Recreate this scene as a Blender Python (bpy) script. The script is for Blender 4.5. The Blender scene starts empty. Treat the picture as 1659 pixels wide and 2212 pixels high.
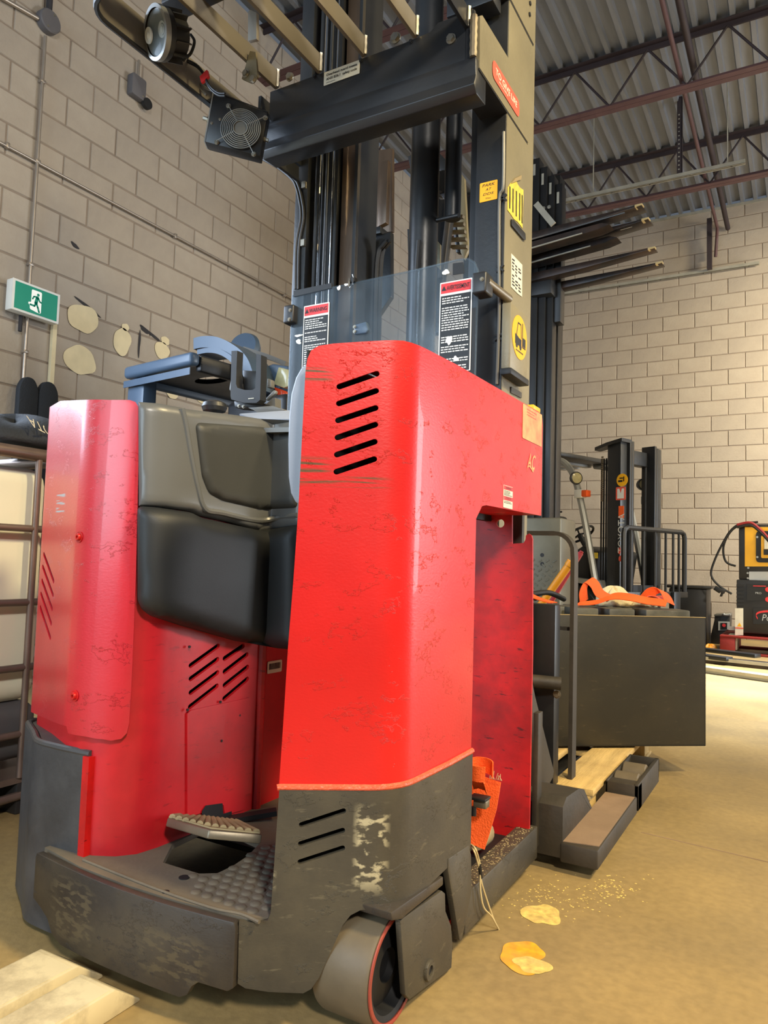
import bpy, bmesh, math, random
from mathutils import Vector, Matrix, geometry
random.seed(7)
C = bpy.context.scene.collection
# ---------------------------------------------------------------- camera
F = 1580.134; CX, CY = 829.5, 1106.0; EYE = Vector((0, 0, 0.85))
RT = Vector((0.8687, 0.49443, 0.03018)); DN = Vector((-0.00705, 0.07325, -0.99729)); FW = Vector((-0.4953, 0.86613, 0.06712))
cd = bpy.data.cameras.new('camera'); cam = bpy.data.objects.new('camera', cd); C.objects.link(cam)
cd.sensor_fit = 'VERTICAL'; cd.sensor_height = 36; cd.lens = 36 * F / 2212; cd.clip_start = 0.02; cd.clip_end = 100
cam.matrix_world = Matrix(((RT.x, -DN.x, -FW.x, 0), (RT.y, -DN.y, -FW.y, 0), (RT.z, -DN.z, -FW.z, EYE.z), (0, 0, 0, 1)))
bpy.context.scene.camera = cam
# ---------------------------------------------------------------- world and lamps
vs = bpy.context.scene.view_settings
vs.view_transform = 'Standard'; vs.look = 'None'; vs.exposure = 0.0; vs.gamma = 1.0; vs.use_curve_mapping = False
w = bpy.data.worlds.new('world'); bpy.context.scene.world = w; w.use_nodes = True
w.node_tree.nodes['Background'].inputs[0].default_value = (0.62, 0.72, 0.86, 1)
w.node_tree.nodes['Background'].inputs[1].default_value = 0.16
def area(name, loc, target, size, sy, power, col):
    l = bpy.data.lights.new(name, 'AREA'); l.shape = 'RECTANGLE'; l.size = size; l.size_y = sy; l.energy = power; l.color = col
    o = bpy.data.objects.new(name, l); C.objects.link(o); o.location = loc
    o.rotation_euler = (Vector(target) - Vector(loc)).to_track_quat('-Z', 'Y').to_euler(); return o
area('bay_lamp', (2.3, 1.2, 4.3), (0.0, 1.4, 0.0), 0.5, 0.5, 132, (1.0, 0.79, 0.42)).data.spread = math.radians(125)  # warm high bay lamp over the aisle right of the truck
area('rear_bay_lamp', (2.6, -2.0, 3.9), (-0.6, 1.2, 0.6), 0.5, 0.5, 108, (1.0, 0.93, 0.82)).data.spread = math.radians(120)          # warm high bay lamp behind the photographer
area('exit_door_daylight', (-4.18, 0.95, 2.0), (-1.2, 1.1, 1.2), 2.2, 2.4, 230, (0.66, 0.80, 1.0))  # glazed exit door in the left wall, beside its sign
area('door_daylight', (-2.6, -4.6, 2.4), (-2.4, 3.0, 1.6), 3.6, 3.0, 270, (0.66, 0.84, 1.0))     # open roller door behind left
area('aisle_floor_fill', (1.6, 7.0, 5.0), (0.0, 6.4, 0.0), 1.2, 1.2, 170, (0.92, 0.97, 1.0)).data.spread = math.radians(50)   # added fill that whitens a patch of the far aisle floor
area('far_door_daylight', (5.6, 8.2, 1.8), (-1.0, 8.6, 0.8), 3.0, 2.8, 430, (0.90, 0.95, 1.0))   # second door down the right side
area('back_bay_lamp', (2.0, 7.9, 4.5), (0.7, 10.2, 2.0), 0.8, 0.8, 225, (1.0, 0.85, 0.56)).data.spread = math.radians(130)         # warm lamp near the back wall
area('mid_bay_lamp', (2.6, 3.6, 4.9), (-1.2, 4.0, 0.6), 0.8, 0.8, 90, (1.0, 0.80, 0.46))
# ---------------------------------------------------------------- measuring helpers
def ray(x, y):
    return RT * ((x - CX) / F) + DN * ((y - CY) / F) + FW
def at(x, y, X=None, Y=None, Z=None):
    d = ray(x, y)
    t = X / d.x if X is not None else Y / d.y if Y is not None else (Z - EYE.z) / d.z
    return EYE + d * t
def onplane(x, y, p, n):
    d = ray(x, y); return EYE + d * ((Vector(p) - EYE).dot(n) / d.dot(n))
def cumul(plan):
    s = [0.0]
    for a, b in zip(plan, plan[1:]): s.append(s[-1] + math.hypot(b[0] - a[0], b[1] - a[1]))
    return s
def sz(plan, x, y):
    """arc length and height where the sight line meets an upright sheet bent along plan (nearest hit)"""
    d = ray(x, y); s = cumul(plan); best = None
    for i, (a, b) in enumerate(zip(plan, plan[1:])):
        ex, ey = b[0] - a[0], b[1] - a[1]
        det = d.x * (-ey) + ex * d.y
        if abs(det) < 1e-9: continue
        t = (a[0] * (-ey) + ex * a[1]) / det
        u = (d.x * a[1] - d.y * a[0]) / det
        lo = -9 if i == 0 else -1e-4; hi = 9 if i == len(plan) - 2 else 1.0001
        if t > 0 and lo <= u <= hi and (best is None or t < best[0]):
            best = (t, s[i] + u * (s[i + 1] - s[i]), EYE.z + d.z * t)
    return best[1], best[2]
# ---------------------------------------------------------------- materials
def lin(c):
    return tuple((v / 12.92 if v <= 0.04045 else ((v + 0.055) / 1.055) ** 2.4) for v in c)
def rgb(r, g, b): return lin((r / 255, g / 255, b / 255))
def mat(name, col, rough=0.5, metal=0.0, var=0.12, vscale=6.0, dirt=None, damt=0.0, dscale=3.0, bump=0.0, bscale=40.0,
        stretch=(1, 1, 1), spec=0.5, coat=0.0, emit=None, estr=0.0, trans=0.0, alpha=1.0, scratch=None, samt=0.0, rvar=0.1):
    m = bpy.data.materials.new(name); m.use_nodes = True; nt = m.node_tree; N = nt.nodes; L = nt.links
    b = N['Principled BSDF']
    b.inputs['Roughness'].default_value = rough; b.inputs['Metallic'].default_value = metal
    b.inputs['Specular IOR Level'].default_value = spec; b.inputs['Coat Weight'].default_value = coat
    b.inputs['Transmission Weight'].default_value = trans; b.inputs['Alpha'].default_value = alpha
    tc = N.new('ShaderNodeTexCoord'); mp = N.new('ShaderNodeMapping'); L.new(tc.outputs['Object'], mp.inputs[0]); mp.inputs['Scale'].default_value = stretch
    n = N.new('ShaderNodeTexNoise'); n.inputs['Scale'].default_value = vscale; n.inputs['Detail'].default_value = 6; L.new(mp.outputs[0], n.inputs['Vector'])
    r = N.new('ShaderNodeValToRGB'); L.new(n.outputs['Fac'], r.inputs[0])
    r.color_ramp.elements[0].position = 0.3; r.color_ramp.elements[1].position = 0.7
    r.color_ramp.elements[0].color = tuple(max(0, c * (1 - var)) for c in col) + (1,)
    r.color_ramp.elements[1].color = tuple(min(1, c * (1 + var)) for c in col) + (1,)
    out = r.outputs[0]
    def layer(out, c2, amt, scale, st, lo, hi, detail=8):
        mp2 = N.new('ShaderNodeMapping'); L.new(tc.outputs['Object'], mp2.inputs[0]); mp2.inputs['Scale'].default_value = st; mp2.inputs['Location'].default_value = (3.1, 1.7, 0.4)
        n2 = N.new('ShaderNodeTexNoise'); n2.inputs['Scale'].default_value = scale; n2.inputs['Detail'].default_value = detail; n2.inputs['Roughness'].default_value = 0.65
        L.new(mp2.outputs[0], n2.inputs['Vector'])
        rr = N.new('ShaderNodeValToRGB'); L.new(n2.outputs['Fac'], rr.inputs[0])
        rr.color_ramp.elements[0].position = lo; rr.color_ramp.elements[1].position = hi
        rr.color_ramp.elements[0].color = (0, 0, 0, 1); rr.color_ramp.elements[1].color = (amt, amt, amt, 1)
        mx = N.new('ShaderNodeMix'); mx.data_type = 'RGBA'; L.new(rr.outputs[0], mx.inputs[0]); L.new(out, mx.inputs[6]); mx.inputs[7].default_value = c2 + (1,)
        return mx.outputs[2]
    if dirt: out = layer(out, dirt, damt, dscale, (1, 1, 1), 0.42, 0.72)
    if scratch: out = layer(out, scratch, samt, 20.0, (1, 1, 4.5), 0.61, 0.67)
    L.new(out, b.inputs['Base Color'])
    if rvar:
        mr = N.new('ShaderNodeMapRange'); L.new(n.outputs['Fac'], mr.inputs[0]); mr.inputs[3].default_value = max(0, rough - rvar); mr.inputs[4].default_value = min(1, rough + rvar)
        L.new(mr.outputs[0], b.inputs['Roughness'])
    if bump:
        n3 = N.new('ShaderNodeTexNoise'); n3.inputs['Scale'].default_value = bscale; n3.inputs['Detail'].default_value = 5; L.new(mp.outputs[0], n3.inputs['Vector'])
        bp = N.new('ShaderNodeBump'); bp.inputs['Strength'].default_value = bump; bp.inputs['Distance'].default_value = 0.01; L.new(n3.outputs['Fac'], bp.inputs['Height'])
        L.new(bp.outputs[0], b.inputs['Normal'])
    if emit: b.inputs['Emission Color'].default_value = emit + (1,); b.inputs['Emission Strength'].default_value = estr
    return m
def worn_paint(name, col, bare, bands=(), dirt=None, **kw):
    """repainted sheet metal: raised ragged edges of old chipped coats, horizontal scrapes to the metal"""
    m = mat(name, col, rough=kw.get('rough', 0.38), var=kw.get('var', 0.10), vscale=2.5, dirt=dirt or rgb(150, 22, 22), damt=kw.get('damt', 0.35), dscale=kw.get('dscale', 2.2), coat=kw.get('coat', 0.15), scratch=kw.get('scratch'), samt=kw.get('samt', 0))
    nt = m.node_tree; N = nt.nodes; L = nt.links; b = N['Principled BSDF']
    tc = N.new('ShaderNodeTexCoord')
    mp = N.new('ShaderNodeMapping'); L.new(tc.outputs['Object'], mp.inputs[0]); mp.inputs['Scale'].default_value = (1, 1, 1.8)
    n = N.new('ShaderNodeTexNoise'); n.inputs['Scale'].default_value = 13; n.inputs['Detail'].default_value = 9; n.inputs['Roughness'].default_value = 0.68; L.new(mp.outputs[0], n.inputs['Vector'])
    r = N.new('ShaderNodeValToRGB'); L.new(n.outputs['Fac'], r.inputs[0])                      # plateau edges of lost coats
    e = r.color_ramp.elements; e[0].position = 0.585; e[0].color = (0, 0, 0, 1); e[1].position = 0.60; e[1].color = (1, 1, 1, 1)
    n2 = N.new('ShaderNodeTexNoise'); n2.inputs['Scale'].default_value = 130; n2.inputs['Detail'].default_value = 2; L.new(mp.outputs[0], n2.inputs['Vector'])
    ad = N.new('ShaderNodeMath'); ad.operation = 'MULTIPLY_ADD'; L.new(n2.outputs['Fac'], ad.inputs[0]); ad.inputs[1].default_value = 0.12; L.new(r.outputs[0], ad.inputs[2])
    bp = N.new('ShaderNodeBump'); bp.inputs['Strength'].default_value = 0.55; bp.inputs['Distance'].default_value = 0.004; L.new(ad.outputs[0], bp.inputs['Height']); L.new(bp.outputs[0], b.inputs['Normal'])
    # scrapes: long horizontal streaks, only inside the bands given in the thing's own height
    mp3 = N.new('ShaderNodeMapping'); L.new(tc.outputs['Object'], mp3.inputs[0]); mp3.inputs['Scale'].default_value = kw.get('streak', (5, 5, 160))
    n3 = N.new('ShaderNodeTexNoise'); n3.inputs['Scale'].default_value = 1.0; n3.inputs['Detail'].default_value = 5; L.new(mp3.outputs[0], n3.inputs['Vector'])
    r3 = N.new('ShaderNodeValToRGB'); L.new(n3.outputs['Fac'], r3.inputs[0]); r3.color_ramp.elements[0].position = 0.50; r3.color_ramp.elements[1].position = 0.57
    sp = N.new('ShaderNodeSeparateXYZ'); L.new(tc.outputs['Object'], sp.inputs[0])
    tot = None
    for (z0, z1, x0, x1) in bands:
        fac = None
        for ax, lo, hi in ((2, z0, z1), (0, x0, x1)):
            a = N.new('ShaderNodeMath'); a.operation = 'SUBTRACT'; L.new(sp.outputs[ax], a.inputs[0]); a.inputs[1].default_value = (lo + hi) / 2
            a2 = N.new('ShaderNodeMath'); a2.operation = 'ABSOLUTE'; L.new(a.outputs[0], a2.inputs[0])
            c = N.new('ShaderNodeMapRange'); L.new(a2.outputs[0], c.inputs[0]); c.inputs[1].default_value = (hi - lo) / 2; c.inputs[2].default_value = (hi - lo) / 2 * 0.6
            if fac is None: fac = c.outputs[0]
            else:
                mm = N.new('ShaderNodeMath'); mm.operation = 'MULTIPLY'; L.new(fac, mm.inputs[0]); L.new(c.outputs[0], mm.inputs[1]); fac = mm.outputs[0]
        if tot is None: tot = fac
        else:
            mm = N.new('ShaderNodeMath'); mm.operation = 'MAXIMUM'; L.new(tot, mm.inputs[0]); L.new(fac, mm.inputs[1]); tot = mm.outputs[0]
    if tot is not None:
        mm = N.new('ShaderNodeMath'); mm.operation = 'MULTIPLY'; L.new(tot, mm.inputs[0]); L.new(r3.outputs[0], mm.inputs[1])
        old = b.inputs['Base Color'].links[0].from_socket
        mx = N.new('ShaderNodeMix'); mx.data_type = 'RGBA'; L.new(mm.outputs[0], mx.inputs[0]); L.new(old, mx.inputs[6]); mx.inputs[7].default_value = bare + (1,)
        L.new(mx.outputs[2], b.inputs['Base Color'])
    return m
def glass(name, col, alpha):
    m = bpy.data.materials.new(name); m.use_nodes = True; nt = m.node_tree; N = nt.nodes; L = nt.links
    b = N['Principled BSDF']; tr = N.new('ShaderNodeBsdfTransparent'); mx = N.new('ShaderNodeMixShader')
    tr.inputs[0].default_value = (0.90, 0.93, 0.95, 1)
    b.inputs['Base Color'].default_value = col + (1,); b.inputs['Roughness'].default_value = 0.12; b.inputs['Specular IOR Level'].default_value = 0.6
    tc = N.new('ShaderNodeTexCoord'); n = N.new('ShaderNodeTexNoise'); n.inputs['Scale'].default_value = 5; n.inputs['Detail'].default_value = 8; L.new(tc.outputs['Object'], n.inputs['Vector'])
    mr = N.new('ShaderNodeMapRange'); L.new(n.outputs['Fac'], mr.inputs[0]); mr.inputs[1].default_value = 0.3; mr.inputs[2].default_value = 0.8; mr.inputs[3].default_value = alpha * 0.6; mr.inputs[4].default_value = alpha * 1.6
    L.new(mr.outputs[0], mx.inputs[0]); L.new(tr.outputs[0], mx.inputs[1]); L.new(b.outputs[0], mx.inputs[2]); L.new(mx.outputs[0], N['Material Output'].inputs[0])
    return m
RED = rgb(202, 24, 22)
M = {}
M['red'] = worn_paint('red_paint', RED, rgb(120, 96, 60), ((-0.0, 0.0, 0, 0),))
M['red_column'] = worn_paint('red_paint_column', RED, rgb(92, 66, 40), ((1.185, 1.215, 0.30, 0.395), (0.985, 1.045, 0.28, 0.40), (0.985, 1.01, 0.33, 0.49)))
M['red_body'] = mat('red_paint_body', rgb(205, 26, 36), 0.42, var=0.12, vscale=3, dirt=rgb(120, 16, 22), damt=0.5, dscale=4, scratch=rgb(90, 14, 16), samt=0.35, bump=0.05, bscale=30, coat=0.1)
M['red_cover'] = worn_paint('red_paint_cover', rgb(204, 28, 44), rgb(150, 160, 170), ((0.93, 1.0, -0.42, -0.34),))
M['red_cover'].node_tree.nodes['Principled BSDF'].inputs['Coat Weight'].default_value = 0.6; M['red_cover'].node_tree.nodes['Principled BSDF'].inputs['Coat Roughness'].default_value = 0.2
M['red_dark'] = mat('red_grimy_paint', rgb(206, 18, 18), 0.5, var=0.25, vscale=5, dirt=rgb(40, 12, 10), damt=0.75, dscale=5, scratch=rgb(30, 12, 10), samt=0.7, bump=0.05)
M['weld'] = mat('weld_paint', rgb(226, 92, 62), 0.4, var=0.2, vscale=30, bump=0.4, bscale=90)
M['skirt'] = worn_paint('grey_skirt_paint', rgb(58, 54, 46), rgb(168, 158, 128), ((0.24, 0.41, 0.445, 0.50), (0.25, 0.30, 0.265, 0.335), ), dirt=rgb(92, 84, 66), damt=0.55, dscale=5, rough=0.5, var=0.22, coat=0, scratch=rgb(140, 130, 104), samt=0.2, streak=(34, 34, 60))
M['bumper'] = mat('bumper_steel', rgb(50, 45, 41), 0.45, metal=0.15, var=0.3, vscale=7, dirt=rgb(88, 78, 62), damt=0.5, dscale=6, scratch=rgb(38, 34, 32), samt=0.6, bump=0.15, bscale=22)
M['bumper'] = worn_paint('bumper_steel_worn', rgb(50, 45, 41), rgb(80, 71, 55), ((0.05, 0.19, -0.22, -0.05), (0.06, 0.16, 0.05, 0.24)), dirt=rgb(84, 74, 58), damt=0.6, dscale=6, rough=0.45, var=0.3, coat=0, scratch=rgb(36, 32, 30), samt=0.5, streak=(40, 40, 110))
M['corner'] = mat('corner_bumper_rubber', rgb(62, 62, 64), 0.42, var=0.2, vscale=6, dirt=rgb(104, 104, 104), damt=0.35, dscale=8, bump=0.12, bscale=45)
M['shell'] = mat('grey_moulded_shell', rgb(98, 99, 98), 0.34, var=0.05, vscale=3, bump=0.02, bscale=200)
M['pad'] = mat('leather_pad', rgb(60, 61, 59), 0.5, var=0.06, vscale=5, bump=0.08, bscale=700)
M['pad_low'] = mat('leather_pad_black', rgb(34, 36, 37), 0.55, var=0.1, vscale=3, bump=0.06, bscale=600)
M['pad_grey'] = mat('silver_grey_pad', rgb(150, 156, 166), 0.4, var=0.05, vscale=5, bump=0.05, bscale=200)
M['mat_floor'] = mat('dusty_floor_mat', rgb(92, 84, 72), 0.75, var=0.2, vscale=6, dirt=rgb(126, 114, 94), damt=0.6, dscale=4, bump=0.1, bscale=60)
M['tread'] = mat('dusty_tread', rgb(150, 132, 96), 0.75, var=0.2, vscale=12, bump=0.2, bscale=60)
M['black'] = mat('black_paint', rgb(25, 26, 28), 0.42, var=0.15, vscale=5, dirt=rgb(46, 45, 43), damt=0.3, dscale=5, bump=0.03, bscale=60)
M['mast'] = mat('mast_paint', rgb(36, 38, 41), 0.36, metal=0.1, var=0.12, vscale=4, dirt=rgb(62, 60, 55), damt=0.35, dscale=3.5, bump=0.05, bscale=90)
M['mast_side'] = mat('mast_side_lit_paint', rgb(132, 124, 100), 0.42, metal=0.1, var=0.12, vscale=4, dirt=rgb(146, 136, 106), damt=0.4, dscale=3.5, bump=0.12, bscale=90)  # mast paint lightened and yellowed for lamp light on its sides
M['guard'] = mat('guard_paint', rgb(32, 34, 38), 0.40, var=0.12, vscale=4, dirt=rgb(50, 49, 48), damt=0.3, dscale=4, bump=0.04, bscale=80)
M['guard_bar'] = mat('guard_bar_lit', rgb(112, 106, 96), 0.6, var=0.1, vscale=5, bump=0.03)  # guard paint raised to beige for lamp light on bars and rim
M['rail'] = mat('rolled_rail', rgb(92, 76, 62), 0.35, metal=0.5, var=0.3, vscale=8, stretch=(1, 1, 0.25), bump=0.1, bscale=60)
M['dark'] = mat('dark_steel_and_shade', rgb(20, 20, 22), 0.6, var=0.2)
M['chrome'] = mat('chrome', rgb(210, 212, 214), 0.12, metal=1.0, var=0.04)
M['zinc'] = mat('zinc_bolt', rgb(178, 172, 158), 0.32, metal=0.9, var=0.1, vscale=40)
M['steel'] = mat('bare_steel', rgb(126, 116, 98), 0.42, metal=0.6, var=0.2, vscale=12, bump=0.05)
M['castpaint'] = mat('cast_leg_paint', rgb(54, 49, 41), 0.6, var=0.25, vscale=5, dirt=rgb(84, 70, 54), damt=0.5, dscale=4, bump=0.12, bscale=50)
M['dust'] = mat('brown_dust', rgb(140, 116, 92), 0.85, var=0.15, vscale=7, dirt=rgb(110, 88, 68), damt=0.5, dscale=6, bump=0.1, bscale=80)
M['tyre'] = mat('grey_tyre', rgb(106, 94, 74), 0.5, var=0.15, vscale=6, dirt=rgb(70, 62, 52), damt=0.5, dscale=6, bump=0.05)
M['tyre_red'] = mat('tyre_red_band', rgb(150, 58, 44), 0.5, var=0.2, vscale=15, dirt=rgb(90, 60, 48), damt=0.4, dscale=15)
M['rubber'] = mat('black_rubber', rgb(24, 24, 25), 0.55, var=0.15)
M['plastic'] = mat('black_plastic', rgb(40, 40, 41), 0.38, var=0.08)
M['red_cover'].node_tree.nodes['Bump'].inputs['Strength'].default_value = 0.6
M['plastic_grey'] = mat('grey_plastic', rgb(108, 106, 100), 0.4, var=0.06)
M['white'] = mat('white_plastic', rgb(226, 228, 226), 0.4, var=0.03)
M['print_black'] = mat('print_black', rgb(24, 24, 24), 0.5, var=0.02)
M['print_white'] = mat('print_white', rgb(232, 230, 222), 0.5, var=0.02)
M['paper'] = mat('paper_label', rgb(222, 216, 196), 0.6, var=0.08, vscale=14)
M['decal_red'] = mat('decal_red', rgb(216, 50, 52), 0.45, var=0.04)
M['decal_coral'] = mat('decal_coral', rgb(224, 92, 72), 0.5, var=0.08)
M['note'] = mat('yellow_note', rgb(240, 172, 22), 0.6, var=0.05)
M['spill'] = mat('dried_yellow_spill', rgb(222, 160, 34), 0.7, var=0.25, vscale=40, dirt=rgb(190, 150, 90), damt=0.6, dscale=14)
M['spill_pale'] = mat('dried_pale_spill', rgb(214, 186, 104), 0.8, var=0.3, vscale=60, dirt=rgb(176, 150, 100), damt=0.7, dscale=25)
M['yellow'] = mat('yellow_paint', rgb(240, 178, 20), 0.42, var=0.06, vscale=9)
M['torn'] = mat('torn_yellow_label', rgb(216, 190, 70), 0.6, var=0.25, vscale=30)
M['worn_label'] = mat('worn_pale_label', rgb(236, 160, 106), 0.5, var=0.2, vscale=22, dirt=rgb(226, 70, 46), damt=0.8, dscale=14)
M['orange'] = mat('orange_webbing', rgb(250, 96, 30), 0.65, var=0.12, vscale=14, bump=0.3, bscale=260)
M['wire'] = mat('cream_wire', rgb(206, 188, 140), 0.5, var=0.05)
M['galv'] = mat('galvanised_strut', rgb(186, 182, 168), 0.4, metal=0.5, var=0.12, vscale=9)
M['maroon'] = mat('maroon_primer', rgb(84, 58, 60), 0.6, var=0.15, vscale=5)
M['maroon_dark'] = mat('maroon_primer_dark', rgb(52, 42, 46), 0.62, var=0.15, vscale=5)
M['deck'] = mat('ceiling_deck', rgb(128, 131, 136), 0.45, metal=0.25, var=0.10, vscale=3, stretch=(6, 0.6, 1))
M['block'] = mat('concrete_block', rgb(172, 162, 150), 0.88, var=0.06, vscale=6, dirt=rgb(158, 144, 130), damt=0.4, dscale=3, bump=0.25, bscale=55)
M['block2'] = mat('concrete_block_tinted', rgb(163, 153, 142), 0.88, var=0.07, vscale=6, dirt=rgb(186, 174, 158), damt=0.3, dscale=3, bump=0.25, bscale=55)
M['mortar'] = mat('mortar', rgb(140, 127, 115), 0.95, var=0.1, vscale=8, bump=0.3, bscale=60)
M['plaster'] = mat('cream_filler', rgb(222, 208, 172), 0.8, var=0.06, vscale=12)
M['scuff'] = mat('black_scuff', rgb(50, 48, 52), 0.8, var=0.2, vscale=20)
M['conduit'] = mat('conduit_tube', rgb(168, 158, 148), 0.35, metal=0.6, var=0.08)
M['boxgrey'] = mat('painted_junction_box', rgb(96, 94, 98), 0.55, var=0.08)
M['green'] = mat('exit_green', rgb(0, 128, 104), 0.4, var=0.03, emit=rgb(0, 128, 104), estr=0.25)
M['exit_white'] = mat('exit_white', rgb(240, 244, 240), 0.4, var=0.02, emit=(1, 1, 0.96), estr=0.25)
M['blueguard'] = mat('slate_guard_paint', rgb(78, 96, 116), 0.38, var=0.08, vscale=4)
M['lens_red'] = mat('tail_lens_orange', rgb(206, 66, 26), 0.2, var=0.15, vscale=30)
M['lens_clear'] = mat('lens_clear', rgb(196, 186, 140), 0.15, var=0.2, vscale=20)
M['tank'] = mat('milky_tank_plastic', rgb(226, 227, 208), 0.5, var=0.05, vscale=3)
M['tank_fill'] = mat('tank_dark_contents', rgb(84, 84, 88), 0.5, var=0.1, vscale=3)
M['cage'] = mat('cage_tube_steel', rgb(128, 112, 104), 0.35, metal=0.6, var=0.15, vscale=9)
M['cloth_black'] = mat('black_cloth', rgb(32, 36, 42), 0.8, var=0.15, vscale=8, bump=0.3, bscale=120)
M['cream'] = mat('cream_painted_beam', rgb(222, 206, 166), 0.6, var=0.08, vscale=4, dirt=rgb(96, 78, 56), damt=0.75, dscale=9, bump=0.05)
M['wood'] = mat('pallet_wood', rgb(208, 176, 112), 0.75, var=0.22, vscale=5, stretch=(6, 0.7, 3), dirt=rgb(150, 116, 66), damt=0.5, dscale=5, bump=0.2, bscale=30)
M['wood_red'] = mat('red_pallet_wood', rgb(140, 34, 26), 0.7, var=0.25, vscale=6, bump=0.15)
M['battery'] = mat('battery_case_paint', rgb(50, 48, 42), 0.42, metal=0.1, var=0.12, vscale=2.5, dirt=rgb(72, 65, 50), damt=0.4, dscale=3.5, scratch=rgb(120, 108, 80), samt=0.15, bump=0.04)
M['cell'] = mat('battery_cell_cap', rgb(66, 66, 60), 0.5, var=0.15, dirt=rgb(124, 118, 98), damt=0.5, dscale=9)
M['glove'] = mat('cream_glove_cloth', rgb(216, 200, 158), 0.85, var=0.12, vscale=25, bump=0.3, bscale=90)
M['diamond'] = mat('diamond_plate_metal', rgb(98, 94, 80), 0.42, metal=0.5, var=0.25, vscale=5, bump=0.05)
M['handle_y'] = mat('yellow_handle', rgb(214, 142, 26), 0.5, var=0.1)
M['handle_r'] = mat('dark_red_handle', rgb(140, 22, 28), 0.5, var=0.1)
M['silver'] = mat('silver_paint', rgb(150, 152, 150), 0.35, metal=0.3, var=0.06)
M['cabinet'] = mat('cabinet_black', rgb(44, 42, 40), 0.45, var=0.1, vscale=5)
M['forkpaint'] = mat('worn_fork_steel', rgb(46, 44, 44), 0.38, metal=0.5, var=0.35, vscale=8, stretch=(0.6, 3, 3), dirt=rgb(112, 80, 60), damt=0.35, dscale=5)
M['fork_tip'] = mat('rubbed_fork_tip', rgb(206, 184, 132), 0.4, metal=0.3, var=0.1)
M['lipgrey'] = mat('charger_panel_grey', rgb(180, 182, 180), 0.5, var=0.05)
M['shield'] = glass('clear_shield', rgb(120, 136, 150), 0.17)
M['lens'] = glass('lamp_glass', rgb(170, 190, 205), 0.20)
def concrete():
    m = mat('concrete_floor', rgb(156, 133, 88), 0.5, var=0.14, vscale=1.6, dirt=rgb(120, 105, 78), damt=0.6, dscale=2.2, bump=0.10, bscale=60, rvar=0.16)
    nt = m.node_tree; N = nt.nodes; L = nt.links; b = N['Principled BSDF']
    tc = N.new('ShaderNodeTexCoord'); n = N.new('ShaderNodeTexNoise'); n.inputs['Scale'].default_value = 45; n.inputs['Detail'].default_value = 6; L.new(tc.outputs['Object'], n.inputs['Vector'])
    r = N.new('ShaderNodeValToRGB'); L.new(n.outputs['Fac'], r.inputs[0]); r.color_ramp.elements[0].position = 0.35; r.color_ramp.elements[0].color = (0.9, 0.9, 0.9, 1); r.color_ramp.elements[1].position = 0.65; r.color_ramp.elements[1].color = (1.06, 1.06, 1.06, 1)
    mx = N.new('ShaderNodeMix'); mx.data_type = 'RGBA'; mx.blend_type = 'MULTIPLY'; mx.inputs[0].default_value = 1
    old = b.inputs['Base Color'].links[0].from_socket; L.new(old, mx.inputs[6]); L.new(r.outputs[0], mx.inputs[7]); L.new(mx.outputs[2], b.inputs['Base Color'])
    return m
M['floor'] = concrete()
# ---------------------------------------------------------------- mesh helpers
ORG = {}
def setup(me, sharp=40, smooth=True):
    if smooth:
        me.polygons.foreach_set('use_smooth', [True] * len(me.polygons)); me.set_sharp_from_angle(angle=math.radians(sharp))
def tag(o, label=None, cat=None, group=None, kind=None):
    if label: o['label'] = label
    if cat: o['category'] = cat
    if group: o['group'] = group
    if kind: o['kind'] = kind
    return o
def thing(name, label, cat, loc, group=None, rz=0.0):
    o = bpy.data.objects.new(name, None); C.objects.link(o); o.location = loc; o.rotation_euler = (0, 0, rz); o.empty_display_size = 0.1
    ORG[o.name] = Vector(loc); return tag(o, label, cat, group)
def link(me, name, m, parent=None, origin=None):
    o = bpy.data.objects.new(name, me); C.objects.link(o)
    if m is not None:
        me.materials.clear(); me.materials.append(M[m] if isinstance(m, str) else m)
    if parent is not None:
        org = ORG[parent.name]; me.transform(Matrix.Translation(-org)); o.parent = parent; ORG[o.name] = org
    else:
        if origin is None:
            xs = [v.co for v in me.vertices]
            lo = [min(v[i] for v in xs) for i in range(3)]; hi = [max(v[i] for v in xs) for i in range(3)]
            origin = Vector(((lo[0] + hi[0]) / 2, (lo[1] + hi[1]) / 2, lo[2]))
        me.transform(Matrix.Translation(-Vector(origin))); o.location = origin; ORG[o.name] = Vector(origin)
    return o
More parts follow.
